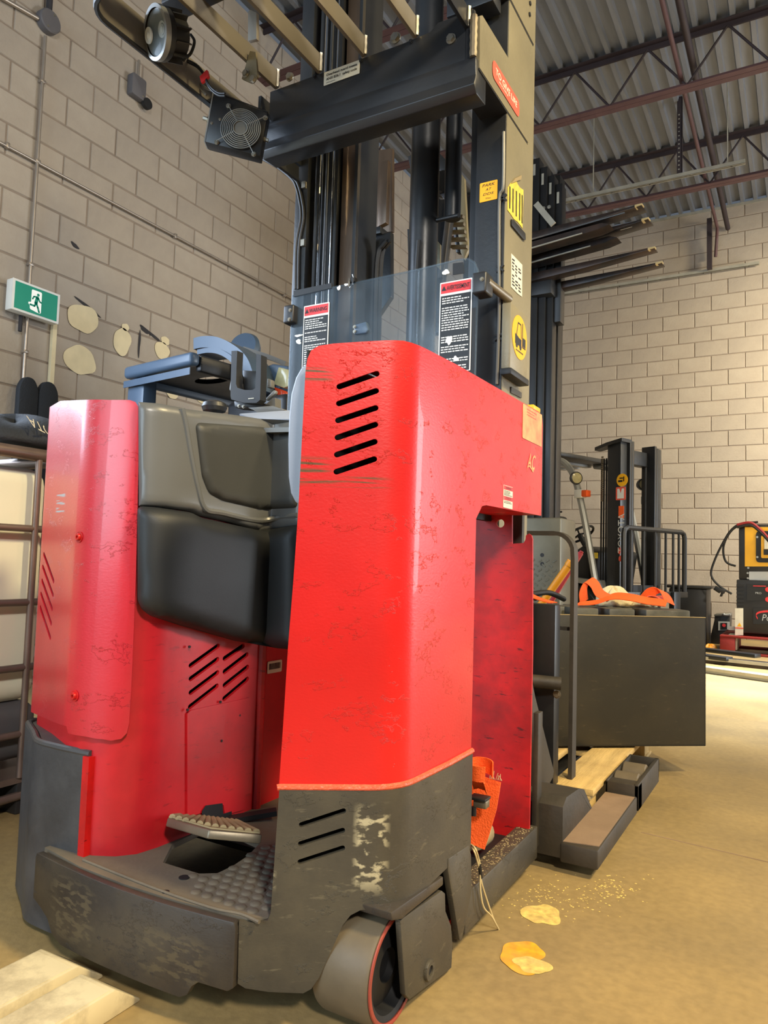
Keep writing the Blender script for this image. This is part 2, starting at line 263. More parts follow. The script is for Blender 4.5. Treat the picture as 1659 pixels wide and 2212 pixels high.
class MB:
    def __init__(s): s.v = []; s.f = []
    def add(s, vs, fs):
        n = len(s.v); s.v += [Vector(v) for v in vs]; s.f += [tuple(i + n for i in f) for f in fs]; return s
    def box(s, x0, x1, y0, y1, z0, z1):
        return s.add([(x0, y0, z0), (x1, y0, z0), (x1, y1, z0), (x0, y1, z0), (x0, y0, z1), (x1, y0, z1), (x1, y1, z1), (x0, y1, z1)],
                     [(3, 2, 1, 0), (4, 5, 6, 7), (0, 1, 5, 4), (1, 2, 6, 5), (2, 3, 7, 6), (3, 0, 4, 7)])
    def obox(s, c, u, v, w):
        c, u, v, w = map(Vector, (c, u, v, w)); p = [c - u - v - w, c + u - v - w, c + u + v - w, c - u + v - w, c - u - v + w, c + u - v + w, c + u + v + w, c - u + v + w]
        return s.add(p, [(3, 2, 1, 0), (4, 5, 6, 7), (0, 1, 5, 4), (1, 2, 6, 5), (2, 3, 7, 6), (3, 0, 4, 7)])
    def bar(s, a, b, w, h, up=(0, 0, 1)):
        a, b = Vector(a), Vector(b); d = (b - a); L = d.length; d.normalize(); up = Vector(up)
        side = d.cross(up); side = side.normalized() if side.length > 1e-6 else Vector((1, 0, 0)); u2 = side.cross(d)
        return s.obox((a + b) / 2, d * L / 2, side * w / 2, u2 * h / 2)
    def prism(s, poly, vec):
        n = len(poly); p = [Vector(q) for q in poly]; vec = Vector(vec)
        fs = [tuple(range(n - 1, -1, -1)), tuple(range(n, 2 * n))] + [(i, (i + 1) % n, n + (i + 1) % n, n + i) for i in range(n)]
        return s.add(p + [q + vec for q in p], fs)
    def tube(s, pts, r, n=8, closed=False, caps=True):
        P = [Vector(p) for p in pts]; m = len(P); rings = []; up = None
        for i in range(m):
            a = P[i - 1] if i > 0 else (P[-1] if closed else P[0]); b = P[i + 1] if i < m - 1 else (P[0] if closed else P[-1])
            d = (b - a).normalized()
            if up is None: up = d.orthogonal().normalized()
            up = (up - d * up.dot(d)); up = up.normalized() if up.length > 1e-6 else d.orthogonal().normalized()
            q = d.cross(up); rr = r[i] if isinstance(r, (list, tuple)) else r
            rings.append([P[i] + (up * math.cos(2 * math.pi * k / n) + q * math.sin(2 * math.pi * k / n)) * rr for k in range(n)])
        vs = [v for ring in rings for v in ring]; fs = []
        for i in range(m if closed else m - 1):
            j = (i + 1) % m
            for k in range(n): fs.append((i * n + k, i * n + (k + 1) % n, j * n + (k + 1) % n, j * n + k))
        if caps and not closed: fs += [tuple(range(n - 1, -1, -1)), tuple((m - 1) * n + k for k in range(n))]
        return s.add(vs, fs)
    def cyl(s, a, b, r, n=20, r2=None):
        return s.tube([a, b], [r, r if r2 is None else r2], n)
    def lathe(s, c, axis, prof, n=24):
        c = Vector(c); ax = Vector(axis).normalized(); u = ax.orthogonal().normalized(); q = ax.cross(u); vs = []; fs = []
        for r, h in prof:
            for k in range(n): vs.append(c + ax * h + (u * math.cos(2 * math.pi * k / n) + q * math.sin(2 * math.pi * k / n)) * max(r, 1e-5))
        for i in range(len(prof) - 1):
            for k in range(n): fs.append((i * n + k, i * n + (k + 1) % n, (i + 1) * n + (k + 1) % n, (i + 1) * n + k))
        return s.add(vs, fs)
    def mesh(s, name, bevel=0, seg=2, sharp=40, smooth=True, fix=True):
        me = bpy.data.meshes.new(name); me.from_pydata([tuple(v) for v in s.v], [], s.f)
        bm = bmesh.new(); bm.from_mesh(me)
        if fix: bmesh.ops.recalc_face_normals(bm, faces=bm.faces)
        if bevel:
            es = [e for e in bm.edges if len(e.link_faces) == 2 and e.calc_face_angle(0) > 0.5]
            bmesh.ops.bevel(bm, geom=es, offset=bevel, segments=seg, affect='EDGES', profile=0.5, clamp_overlap=True)
        bm.to_mesh(me); bm.free(); setup(me, sharp, smooth); return me
    def build(s, name, m, parent=None, bevel=0, seg=2, sharp=40, smooth=True, origin=None):
        return link(s.mesh(name, bevel, seg, sharp, smooth), name, m, parent, origin)
def inside(p, poly):
    x, y = p; r = False; n = len(poly); j = n - 1
    for i in range(n):
        xi, yi = poly[i]; xj, yj = poly[j]
        if (yi > y) != (yj > y) and x < (xj - xi) * (y - yi) / (yj - yi) + xi: r = not r
        j = i
    return r
def segdist(p, a, b):
    ax, ay = a; bx, by = b; dx, dy = bx - ax, by - ay; L = dx * dx + dy * dy
    t = 0 if L == 0 else max(0, min(1, ((p[0] - ax) * dx + (p[1] - ay) * dy) / L))
    return math.hypot(p[0] - ax - t * dx, p[1] - ay - t * dy)
def cdt(outline, holes, breaks=(), grid=None):
    vs = []; es = []
    def loop(l):
        n0 = len(vs); vs.extend(Vector(p) for p in l); es.extend((n0 + i, n0 + (i + 1) % len(l)) for i in range(len(l)))
    loop(outline)
    for h in holes: loop(h)
    z0 = min(p[1] for p in outline) - 0.05; z1 = max(p[1] for p in outline) + 0.05
    for b in breaks:
        n0 = len(vs); vs += [Vector((b, z0)), Vector((b, z1))]; es.append((n0, n0 + 1))
    if grid:
        s0 = min(p[0] for p in outline); s1 = max(p[0] for p in outline); i = 0
        x = s0 + grid / 2
        while x < s1:
            y = z0 + grid / 2
            while y < z1:
                if inside((x, y), outline) and all(segdist((x, y), outline[k - 1], outline[k]) > grid * 0.3 for k in range(len(outline))): vs.append(Vector((x, y)))
                y += grid
            x += grid
    v2, e2, f2, *_ = geometry.delaunay_2d_cdt(vs, es, [], 0, 1e-6)
    keep = []
    for f in f2:
        c = (sum(v2[i][0] for i in f) / len(f), sum(v2[i][1] for i in f) / len(f))
        if inside(c, outline) and not any(inside(c, h) for h in holes): keep.append(tuple(f))
    return v2, keep
def sheet(name, m, parent, plan, outline, holes=(), thick=0.006, out=0.0, grid=None, puff=None, sharp=30, bevel=0):
    """upright sheet bent along a plan polyline; outline and holes in (arc length, height)"""
    s = cumul(plan)
    nrm = []
    for a, b in zip(plan, plan[1:]):
        d = Vector((b[0] - a[0], b[1] - a[1])).normalized(); nrm.append(Vector((d.y, -d.x)))
    vn = [nrm[0]] + [(nrm[i - 1] + nrm[i]).normalized() / max(0.5, math.sqrt((1 + nrm[i - 1].dot(nrm[i])) / 2)) for i in range(1, len(nrm))] + [nrm[-1]]
    def pos(q, off):
        i = 0
        while i < len(s) - 2 and q[0] > s[i + 1]: i += 1
        u = (q[0] - s[i]) / (s[i + 1] - s[i]); uc = max(0, min(1, u))
        x = plan[i][0] + (plan[i + 1][0] - plan[i][0]) * u; y = plan[i][1] + (plan[i + 1][1] - plan[i][1]) * u
        n = vn[i].lerp(vn[i + 1], uc)
        return Vector((x + n.x * off, y + n.y * off, q[1]))
    v2, fs = cdt(outline, holes, [] if grid else [b for b in s[1:-1]], grid)
    used = sorted({i for f in fs for i in f}); idx = {k: i for i, k in enumerate(used)}; n = len(used)
    top = []
    for k in used:
        p = (v2[k][0], v2[k][1]); o = out
        if puff:
            d = min(segdist(p, outline[j - 1], outline[j]) for j in range(len(outline)))
            t = min(1, d / puff[1]); o += puff[0] * math.sqrt(max(0, 1 - (1 - t) ** 2))
        top.append(pos(p, o))
    bot = [pos((v2[k][0], v2[k][1]), out - thick) for k in used]
    faces = []; cnt = {}
    for f in fs:
        g = tuple(idx[i] for i in f); faces.append(g); faces.append(tuple(i + n for i in reversed(g)))
        for a, b in zip(g, g[1:] + g[:1]): cnt[(a, b)] = 1
    for (a, b) in list(cnt):
        if (b, a) not in cnt: faces.append((b, a, a + n, b + n))
    mb = MB(); mb.v = top + bot; mb.f = faces
    return link(mb.mesh(name, bevel, 2, sharp), name, m, parent)
def slab(name, m, parent, outline, holes, z, thick, sharp=30, grid=None):
    v2, fs = cdt(outline, holes, (), grid); n = len(v2); mb = MB()
    mb.v = [Vector((p[0], p[1], z)) for p in v2] + [Vector((p[0], p[1], z - thick)) for p in v2]; cnt = {}
    for f in fs:
        mb.f.append(f); mb.f.append(tuple(i + n for i in reversed(f)))
        for a, b in zip(f, f[1:] + f[:1]): cnt[(a, b)] = 1
    for (a, b) in list(cnt):
        if (b, a) not in cnt: mb.f.append((b, a, a + n, b + n))
    me = mb.mesh(name, 0, 2, sharp); bm = bmesh.new(); bm.from_mesh(me)
    bmesh.ops.delete(bm, geom=[v for v in bm.verts if not v.link_faces], context='VERTS'); bm.to_mesh(me); bm.free()
    return link(me, name, m, parent)
def capsule(a, b, hw, n=5):
    a, b = Vector(a), Vector(b); d = (b - a).normalized(); p = Vector((-d.y, d.x)); out = []
    for c, s in ((b, 1), (a, -1)):
        for k in range(n + 1):
            t = math.pi * (k / n) - math.pi / 2; out.append(c + (d * math.cos(t) + p * math.sin(t)) * hw * s)
    return [tuple(q) for q in out]
def pslots(plan, slots, hw_px):
    r = []
    for (a, b) in slots:
        A = sz(plan, *a); B = sz(plan, *b); A2 = sz(plan, a[0], a[1] + hw_px); r.append(capsule(A, B, abs(A2[1] - A[1])))
    return r
def roundpoly(pts, r, n=4):
    out = []; m = len(pts)
    for i in range(m):
        p = Vector(pts[i]); a = Vector(pts[i - 1]); b = Vector(pts[(i + 1) % m]); ri = r[i] if isinstance(r, (list, tuple)) else r
        da = (a - p); db = (b - p); k = min(ri, da.length * 0.49, db.length * 0.49)
        if k < 1e-5: out.append(tuple(p)); continue
        q0 = p + da.normalized() * k; q1 = p + db.normalized() * k
        for j in range(n + 1):
            t = j / n; out.append(tuple(q0 * (1 - t) ** 2 + p * 2 * t * (1 - t) + q1 * t * t))
    return out
def panel(name, m, parent, c, right, up, poly, thick=0.0012, holes=()):
    """flat plate in the plane (right, up) at c, poly in metres"""
    c, right, up = Vector(c), Vector(right).normalized(), Vector(up).normalized(); nr = right.cross(up)
    v2, fs = cdt(poly, holes); n = len(v2); mb = MB()
    mb.v = [c + right * p[0] + up * p[1] + nr * thick for p in v2] + [c + right * p[0] + up * p[1] for p in v2]; cnt = {}
    for f in fs:
        mb.f.append(f); mb.f.append(tuple(i + n for i in reversed(f)))
        for a, b in zip(f, f[1:] + f[:1]): cnt[(a, b)] = 1
    for (a, b) in list(cnt):
        if (b, a) not in cnt: mb.f.append((b, a, a + n, b + n))
    return mb.build(name, m, parent, sharp=30)
def rect(w, h, r=0.0):
    p = [(-w / 2, -h / 2), (w / 2, -h / 2), (w / 2, h / 2), (-w / 2, h / 2)]
    return roundpoly(p, r) if r else p
def disc(r, n=28): return [(r * math.cos(2 * math.pi * k / n), r * math.sin(2 * math.pi * k / n)) for k in range(n)]
def text(body, c, right, up, w, h, m, parent, name='lettering', thick=0.0004, slant=0.0, bold=0.0):
    cu = bpy.data.curves.new('t', 'FONT'); cu.body = body; cu.align_x = 'CENTER'; cu.align_y = 'CENTER'; cu.extrude = 0.0; cu.shear = slant; cu.offset = bold; cu.resolution_u = 3
    o = bpy.data.objects.new('t', cu); C.objects.link(o); dg = bpy.context.evaluated_depsgraph_get()
    me = bpy.data.meshes.new_from_object(o.evaluated_get(dg)); bpy.data.objects.remove(o); bpy.data.curves.remove(cu)
    xs = [v.co.x for v in me.vertices]; ys = [v.co.y for v in me.vertices]
    sx = w / (max(xs) - min(xs)); sy = h / (max(ys) - min(ys)); mx = (max(xs) + min(xs)) / 2; my = (max(ys) + min(ys)) / 2
    c, right, up = Vector(c), Vector(right).normalized(), Vector(up).normalized(); nr = right.cross(up)
    for v in me.vertices: v.co = c + right * (v.co.x - mx) * sx + up * (v.co.y - my) * sy + nr * thick
    me.name = name; return link(me, name, m, parent)
def printlines(c, right, up, w, h, n, m, parent, seed=1, name='print', thick=0.0004):
    """rows of small dashes where the photograph shows print too small to read"""
    rnd = random.Random(seed); c, right, up = Vector(c), Vector(right).normalized(), Vector(up).normalized(); nr = right.cross(up); mb = MB()
    for i in range(n):
        y = h / 2 - (i + 0.5) * h / n
        if rnd.random() < 0.13: continue
        x = -w / 2; end = w / 2 * (1 if rnd.random() < 0.7 else rnd.uniform(0.2, 0.8))
        while x < end - w * 0.04:
            l = rnd.uniform(0.05, 0.16) * w; x2 = min(x + l, end)
            a = [c + right * q + up * r + nr * thick for q, r in ((x, y - h / n * 0.22), (x2, y - h / n * 0.22), (x2, y + h / n * 0.22), (x, y + h / n * 0.22))]
            mb.add(a, [(0, 1, 2, 3)]); x = x2 + w * 0.025
    o = mb.build(name, m, parent, smooth=False); o['kind'] = 'stuff'; return o
def bolt(mb, c, n, r, h=0.008, hexa=True):
    c, n = Vector(c), Vector(n).normalized(); mb.cyl(c, c + n * h * 0.3, r * 1.35, 14); mb.cyl(c + n * h * 0.3, c + n * h, r, 6 if hexa else 14); return mb
def boltpart(c, n, r, parent, name='bolt', m='zinc', h=0.008): return bolt(MB(), c, n, r, h).build(name, m, parent)
def arc(c, r, a0, a1, n, u=(1, 0, 0), v=(0, 0, 1)):
    c, u, v = Vector(c), Vector(u), Vector(v)
    return [c + (u * math.cos(a0 + (a1 - a0) * k / n) + v * math.sin(a0 + (a1 - a0) * k / n)) * r for k in range(n + 1)]
def smoothpath(pts, n=6):
    P = [Vector(p) for p in pts]; out = []
    for i in range(len(P) - 1):
        p0 = P[max(0, i - 1)]; p1 = P[i]; p2 = P[i + 1]; p3 = P[min(len(P) - 1, i + 2)]
        for k in range(n):
            t = k / n; out.append(0.5 * ((2 * p1) + (p2 - p0) * t + (2 * p0 - 5 * p1 + 4 * p2 - p3) * t * t + (3 * p1 - p0 - 3 * p2 + p3) * t ** 3))
    return out + [P[-1]]
def ribbon(mb, pts, wvec, th=0.002):
    """webbing strap: a strip swept along pts, wvec gives the half-width vector (or one per point)"""
    P = [Vector(p) for p in pts]; n = len(P)
    Wv = [Vector(w) for w in wvec] if isinstance(wvec[0], (tuple, Vector)) else [Vector(wvec)] * n
    vs = []; fs = []
    for i in range(n):
        d = (P[min(n - 1, i + 1)] - P[max(0, i - 1)]).normalized(); nn = d.cross(Wv[i]).normalized() * th / 2
        vs += [P[i] - Wv[i] - nn, P[i] + Wv[i] - nn, P[i] + Wv[i] + nn, P[i] - Wv[i] + nn]
    for i in range(n - 1):
        for k in range(4): fs.append((i * 4 + k, i * 4 + (k + 1) % 4, i * 4 + 4 + (k + 1) % 4, i * 4 + 4 + k))
    fs += [(3, 2, 1, 0), (n * 4 - 4, n * 4 - 3, n * 4 - 2, n * 4 - 1)]
    return mb.add(vs, fs)
def blob(c, right, up, rx, ry, seed, n=26, rough=0.18):
    rnd = random.Random(seed); ph = [rnd.uniform(0, 6.28) for _ in range(6)]
    return [((rx * (1 + rough * sum(math.sin((j + 2) * t + ph[j]) / (j + 1.5) for j in range(5)))) * math.cos(t),
             (ry * (1 + rough * sum(math.sin((j + 2) * t + ph[j]) / (j + 1.5) for j in range(5)))) * math.sin(t)) for t in [2 * math.pi * k / n for k in range(n)]]
XA, YA, ZA = Vector((1, 0, 0)), Vector((0, 1, 0)), Vector((0, 0, 1))
# ================================================================ SETTING
XL, YB, ZC = -4.27, 10.4, 5.75
fl = tag(MB().box(XL - 0.3, 8, -6, YB + 0.3, -0.15, 0).build('floor', 'floor', origin=(0, 0, 0)), kind='structure')
# yellow paint spills and pale stains lying on the slab
for i, (px, py, rx, ry, m, sd) in enumerate(((1170, 1975, 0.042, 0.058, 'spill_pale', 3), (1128, 2066, 0.050, 0.062, 'spill', 5), (1150, 2085, 0.035, 0.035, 'spill_pale', 8))):
    c = at(px, py, Z=0.0005 + 0.0003 * i); panel('paint_spill', m, fl, c, XA, YA, blob(c, XA, YA, rx, ry, sd, 90, 0.2), 0.0008)
rnd = random.Random(4); mb = MB()
for _ in range(300):
    px = rnd.choice((rnd.gauss(1180, 45), rnd.gauss(1310, 40), rnd.gauss(1250, 70))); py = rnd.gauss(1935, 22) - (px - 1240) * 0.10
    c = at(px, min(2190, max(1890, py)), Z=0); r = rnd.uniform(0.001, 0.0045); a = rnd.uniform(0, 6.3)
    mb.add([c + Vector((math.cos(a + k * 1.57) * r * rnd.uniform(.6, 1.3), math.sin(a + k * 1.57) * r * rnd.uniform(.6, 1.3), 0.0004)) for k in range(4)] + [c + Vector((0, 0, r * 0.3))], [(0, 1, 4), (1, 2, 4), (2, 3, 4), (3, 0, 4)])
tag(mb.build('wood_crumbs', 'spill_pale', fl, smooth=False), kind='stuff')
A_ = at(1385, 1798, Z=0); B_ = at(1700, 1872, Z=0); MB().bar(A_ + ZA * 0.0003, B_ + ZA * 0.0003, 0.006, 0.0004).build('floor_joint', 'dust', fl)
# ---- concrete block walls: every block is its own piece, joints recessed
def projpx(p):
    d = p - EYE; z = d.dot(FW)
    return (CX + F * d.dot(RT) / z, CY + F * d.dot(DN) / z) if z > 0.1 else None
def block_wall(name, axis, fixed, u0, u1, phase, top, zoff, hide):
    """axis: direction blocks run; the wall face stands at 'fixed' and looks into the hall"""
    wl = MB()
    if axis == 'Y': wl.box(fixed - 0.2, fixed - 0.007, u0, u1, 0, top)
    else: wl.box(u0, u1, fixed + 0.007, fixed + 0.2, 0, top)
    wall = tag(wl.build(name, 'mortar', origin=(fixed if axis == 'Y' else 0, fixed if axis == 'X' else 0, 0)), kind='structure')
    L, Hh, J = 0.4064, 0.2032, 0.010; cand = []
    nrow = int((top - zoff) / Hh) + 1
    for r in range(-1, nrow):
        z0 = max(0.0, zoff + r * Hh + J / 2); z1 = min(top, zoff + (r + 1) * Hh - J / 2)
        if z1 - z0 < 0.02: continue
        k = math.floor((u0 - phase) / L) - 1
        while True:
            a = phase + (k + 0.5 * (r % 2)) * L + J / 2; b = a + L - J; k += 1
            if a > u1: break
            a, b = max(a, u0), min(b, u1)
            if b - a < 0.03: continue
            mid = Vector((fixed, (a + b) / 2, (z0 + z1) / 2)) if axis == 'Y' else Vector(((a + b) / 2, fixed, (z0 + z1) / 2))
            q = projpx(mid); vis = q and -60 < q[0] < 1720 and -60 < q[1] < 2270 and not hide(*q)
            cand.append((0 if vis else 1, (mid - EYE).length, a, b, z0, z1))
    cand.sort(); cache = {}; rest = MB(); rn = random.Random(11)
    def shape(w, h):
        c = 0.004; mb = MB(); y1 = 0.006
        P = [(-w / 2, 0, 0), (w / 2, 0, 0), (w / 2, 0, h), (-w / 2, 0, h), (-w / 2 + c, -y1, c), (w / 2 - c, -y1, c), (w / 2 - c, -y1, h - c), (-w / 2 + c, -y1, h - c)]
        mb.add(P, [(4, 5, 6, 7), (0, 1, 5, 4), (1, 2, 6, 5), (2, 3, 7, 6), (3, 0, 4, 7)]); return mb
    for i, (v, _, a, b, z0, z1) in enumerate(cand):
        w = round(b - a, 3); h = round(z1 - z0, 3)
        if axis == 'Y': mt = Matrix.Translation((fixed - 0.007, (a + b) / 2, z0)) @ Matrix.Rotation(math.pi / 2, 4, 'Z')
        else: mt = Matrix.Translation(((a + b) / 2, fixed + 0.007, z0))
        if i < 300:
            key = (w, h, rn.randrange(2))
            if key not in cache:
                mb = shape(w, h); me = bpy.data.meshes.new('block'); me.from_pydata([tuple(q) for q in mb.v], [], mb.f); me.materials.append(M['block2' if key[2] else 'block']); cache[key] = me
            o = bpy.data.objects.new('block', cache[key]); C.objects.link(o); o.parent = wall; org = ORG[wall.name]
            o.matrix_local = Matrix.Translation(-org + Vector((rn.uniform(-.0015, .0015), rn.uniform(-.0015, .0015), 0))) @ mt
        else:
            mb = shape(w, h); rest.add([mt @ q for q in mb.v], mb.f)
    tag(rest.build('blocks_beyond', 'block', wall, smooth=False), kind='stuff')
    return wall
wl = block_wall('wall_left', 'Y', XL, -2.0, YB, 3.01, 5.71, 0.043, lambda x, y: x > 660 or y > 900)
wb = block_wall('wall_back', 'X', YB, XL, 2.2, -2.65 + 0.2032, 5.705, 0.043, lambda x, y: x < 1150 or y > 1420)
# cream filler patches and scuffs on the left wall
for i, (px, py, rx, ry, sd) in enumerate(((180, 688, 0.12, 0.10, 1), (264, 738, 0.078, 0.10, 2), (173, 778, 0.12, 0.105, 3), (350, 757, 0.07, 0.07, 4), (357, 736, 0.045, 0.03, 5), (271, 707, 0.035, 0.025, 6), (372, 848, 0.06, 0.05, 9), (440, 850, 0.11, 0.09, 10))):
    c = at(px, py, X=XL + 0.0035); panel('filler_patch', 'plaster', wl, c, YA, ZA, blob(c, YA, ZA, rx, ry, sd, 30, 0.1), 0.0015)
for i, (px, py, rx, ry, sd) in enumerate(((325, 720, 0.10, 0.012, 1), (301, 742, 0.010, 0.10, 2), (312, 712, 0.04, 0.02, 7), (190, 663, 0.10, 0.012, 3), (162, 530, 0.03, 0.015, 4))):
    c = at(px, py, X=XL + 0.004); panel('wall_scuff', 'scuff', wl, c, (0, 1, -0.35) if ry < rx else YA, ZA, blob(c, YA, ZA, rx, ry, sd, 22, 0.2), 0.0008)
# ---- roof deck: ribbed steel sheets running along the hall
mb = MB(); x = XL; P = []
while x < 2.6:
    P += [(x, ZC), (x + 0.090, ZC), (x + 0.102, ZC - 0.042), (x + 0.142, ZC - 0.042)]; x += 0.1524
P = P + [(q[0], q[1] + 0.02) for q in reversed(P)]
n = len(P) // 2; vs = [(a, 0.6, b) for a, b in P] + [(a, YB, b) for a, b in P]; N2 = len(P)
fs = [(i, i + 1, N2 + i + 1, N2 + i) for i in range(N2 - 1)]
cl = tag(mb.add(vs, fs).build('ceiling', 'deck', smooth=False, origin=(0, 5, ZC)), kind='structure')
tag(MB().box(XL, 2.2, YB - 0.02, YB, 5.675, 5.71).build('trim_1', 'galv'), kind='structure')
# ---- open web roof joists
def joist(name, y, zb, label, x0, x1):
    t = thing(name, label, 'joist', (-1.2, y, zb), 'open web roof joists')
    zt = ZC - 0.045
    for nm, z, m in (('top_chord', zt, 'maroon_dark'), ('bottom_chord', zb, 'maroon')):
        b = MB(); s = -1 if nm == 'top_chord' else 1
        for sy in (-1, 1):
            b.box(x0, x1, y + sy * 0.008 if sy > 0 else y - 0.063, y + 0.063 if sy > 0 else y - 0.008, z - (0.006 if s < 0 else 0), z + (0 if s < 0 else 0.006))
            b.box(x0, x1, y + sy * 0.008 - (0.006 if sy > 0 else 0), y + sy * 0.008 + (0 if sy > 0 else 0.006), min(z, z + s * 0.055), max(z, z + s * 0.055))
        b.build(nm, m, t)
    x = x0; k = 0
    while x + 0.3 < x1:
        a = Vector((x, y, zb + 0.03)); b2 = Vector((x + 0.34, y, zt - 0.03)); c = Vector((x + 0.68, y, zb + 0.03))
        for p, q in ((a, b2), (b2, c)): MB().cyl(p, q, 0.011, 6).build('web_rod', 'maroon_dark', t)
        x += 0.68
yj1 = at(1400, 103, Z=ZC - 0.06).y; zj1 = at(1400, 215, Y=yj1).z
yj2 = at(1420, 333, Z=ZC - 0.06).y; zj2 = at(1420, 426, Y=yj2).z
joist('roof_joist', yj2, zj2, 'maroon open web roof joist nearest the back block wall', XL, 1.6)
joist('roof_joist', yj1, zj1, 'maroon open web roof joist crossing above the black mast, second from back wall', XL, 1.6)
joist('roof_joist', yj1 - 1.83, zj1, 'maroon open web roof joist nearest the camera, glimpsed between overhead guard bars', XL, 1.0)
# ---- pipes and hung struts under the roof
a = at(1437, 30, Z=5.28); b = at(1543, 470, X=a.x)
t = thing('sprinkler_pipe', 'maroon pipe running to the back wall under the roof joists with dropped end', 'pipe', (a.x, 8, a.z))
MB().cyl((a.x, 3.0, a.z), (a.x, 10.05, a.z), 0.020, 12).build('pipe', 'maroon', t)
MB().cyl((a.x + 0.10, 3.0, a.z + 0.1), (a.x + 0.10, 10.36, a.z + 0.1), 0.030, 12).build('main_pipe', 'maroon_dark', t)
MB().tube(smoothpath([(a.x, 10.05, a.z), (a.x - 0.02, 10.2, a.z - 0.08), (a.x - 0.04, 10.26, a.z - 0.3)]), 0.020, 10).build('elbow', 'maroon', t)
q = at(1533, 490, Y=10.25); MB().box(q.x - 0.03, q.x + 0.03, 10.2, 10.27, at(1533, 582, Y=10.25).z, q.z + 0.1).build('drop_pipe', 'maroon_dark', t)
def strut(p0, p1, y, label, hang):
    A = at(*p0, Y=y); B = at(*p1, Y=y); z = (A.z + B.z) / 2
    t = thing('strut_channel', label, 'strut', ((A.x + B.x) / 2, y, z), 'hung strut channels')
    x0, x1 = A.x - 0.6, B.x; b = MB()
    b.box(x0, x1, y - 0.021, y + 0.021, z + 0.036, z + 0.04); b.box(x0, x1, y - 0.021, y - 0.018, z, z + 0.036); b.box(x0, x1, y + 0.018, y + 0.021, z, z + 0.036)
    b.box(x0, x1, y - 0.021, y - 0.010, z, z + 0.003); b.box(x0, x1, y + 0.010, y + 0.021, z, z + 0.003); b.build('channel', 'galv', t)
    for k in range(6):
        x = x1 - 0.12 - k * (x1 - x0) / 6.2; MB().cyl((x, y, z - 0.002), (x, y, z + 0.012), 0.008, 8).build('slot_bolt', 'dark', t)
    for hx in hang: MB().cyl((hx, y, z + 0.04), (hx, y, ZC - 0.045), 0.006, 8).build('hanger_rod', 'galv', t)
strut((1220, 440), (1610, 352), 7.6, 'galvanised strut channel hung high under the roof joists', (-1.9, -0.6))
strut((1185, 642), (1640, 572), 10.33, 'galvanised strut channel along the back wall below the raised fork tips', ())
q = at(1468, 250, Y=yj2 - 0.9)
t = thing('perforated_hanger', 'dark perforated angle hanging beside the maroon pipe under the roof', 'hanger', (q.x, q.y, 4.6))
z0 = at(1470, 375, Y=q.y).z; MB().box(q.x - 0.025, q.x + 0.025, q.y, q.y + 0.005, z0, q.z + 0.5).box(q.x + 0.02, q.x + 0.025, q.y, q.y + 0.05, z0, q.z + 0.5).build('angle', 'maroon_dark', t)
hb = MB(); z = z0 + 0.05
while z < q.z + 0.05: hb.cyl((q.x - 0.005, q.y - 0.001, z), (q.x - 0.005, q.y + 0.0005, z), 0.008, 8); z += 0.045
hb.build('holes', 'galv', t)
# ---- conduit, boxes and exit sign on the left wall
xw = XL + 0.022
t = thing('conduit_riser', 'thin vertical metal conduit rising past the exit sign to the round box', 'conduit', (xw, 2.805, 0.9))
MB().cyl((xw, 2.805, 0.9), (xw, 2.805, at(93, 75, X=xw).z), 0.011, 10).build('tube', 'conduit', t)
for py in (170, 345, 570, 760):
    q = at(90 - py * 0.045, py, X=xw); MB().box(XL + 0.004, xw + 0.014, 2.788, 2.822, q.z - 0.01, q.z + 0.01).build('clip', 'conduit', t, bevel=0.003)
t = thing('conduit_run', 'thin conduit running level along the left block wall behind the mast', 'conduit', (xw, 4.2, 3.343))
MB().cyl((xw, 1.6, 3.335), (xw, 7.2, 3.352), 0.009, 10).build('tube', 'conduit', t)
for y in (2.6, 4.0, 5.4): MB().box(XL + 0.004, xw + 0.012, y - 0.012, y + 0.012, 3.327, 3.361).build('clip', 'conduit', t, bevel=0.003)
t = thing('conduit_branch', 'upper conduit sloping to the round box near the top left corner', 'conduit', (xw, 2.4, 4.2))
MB().cyl(at(-120, -75, X=xw), at(82, 40, X=xw), 0.014, 10).build('tube', 'conduit', t)
q = at(100, 50, X=XL + 0.003); t = thing('round_junction_box', 'round grey junction box where two conduits meet, top left', 'box', q)
MB().lathe(q, XA, [(0, 0), (0.075, 0), (0.075, 0.045), (0.068, 0.052), (0, 0.052)], 24).build('body', 'boxgrey', t)
for s in (-1, 1): boltpart(q + Vector((0.052, s * 0.02, s * 0.05)), XA, 0.006, t, 'screw', h=0.004)
MB().cyl(q + Vector((0.02, 0, 0.06)), q + Vector((0.02, 0.0, 1.2)), 0.02, 8).build('upper_cable', 'scuff', t)
q = at(290, 192, X=XL + 0.003); t = thing('wall_socket_box', 'small grey electrical box hanging under a short conduit on the left wall', 'box', q)
MB().prism([q + Vector((0, a, b)) for a, b in roundpoly([(-0.065, -0.08), (0.065, -0.08), (0.065, 0.08), (-0.065, 0.08)], 0.02)], (0.055, 0, 0)).build('body', 'boxgrey', t, bevel=0.004)
MB().cyl(q + Vector((0.022, 0.01, 0.08)), q + Vector((0.022, 0.01, 0.22)), 0.010, 8).build('conduit_stub', 'conduit', t)
MB().cyl(q + Vector((0.03, 0.085, -0.08)), q + Vector((0.06, 0.085, -0.08)), 0.04, 16).build('outlet', 'rubber', t)
boltpart(q + Vector((0.055, 0.04, -0.05)), XA, 0.006, t, 'screw', h=0.004)
MB().box(XL + 0.004, XL + 0.03, 2.985, 3.015, 1.2, at(118, 700, X=XL).z).build('raceway', 'plaster', origin=(XL, 3.0, 1.2)); tag(bpy.data.objects['raceway'], 'pale square raceway dropping down the wall below the exit sign', 'raceway')
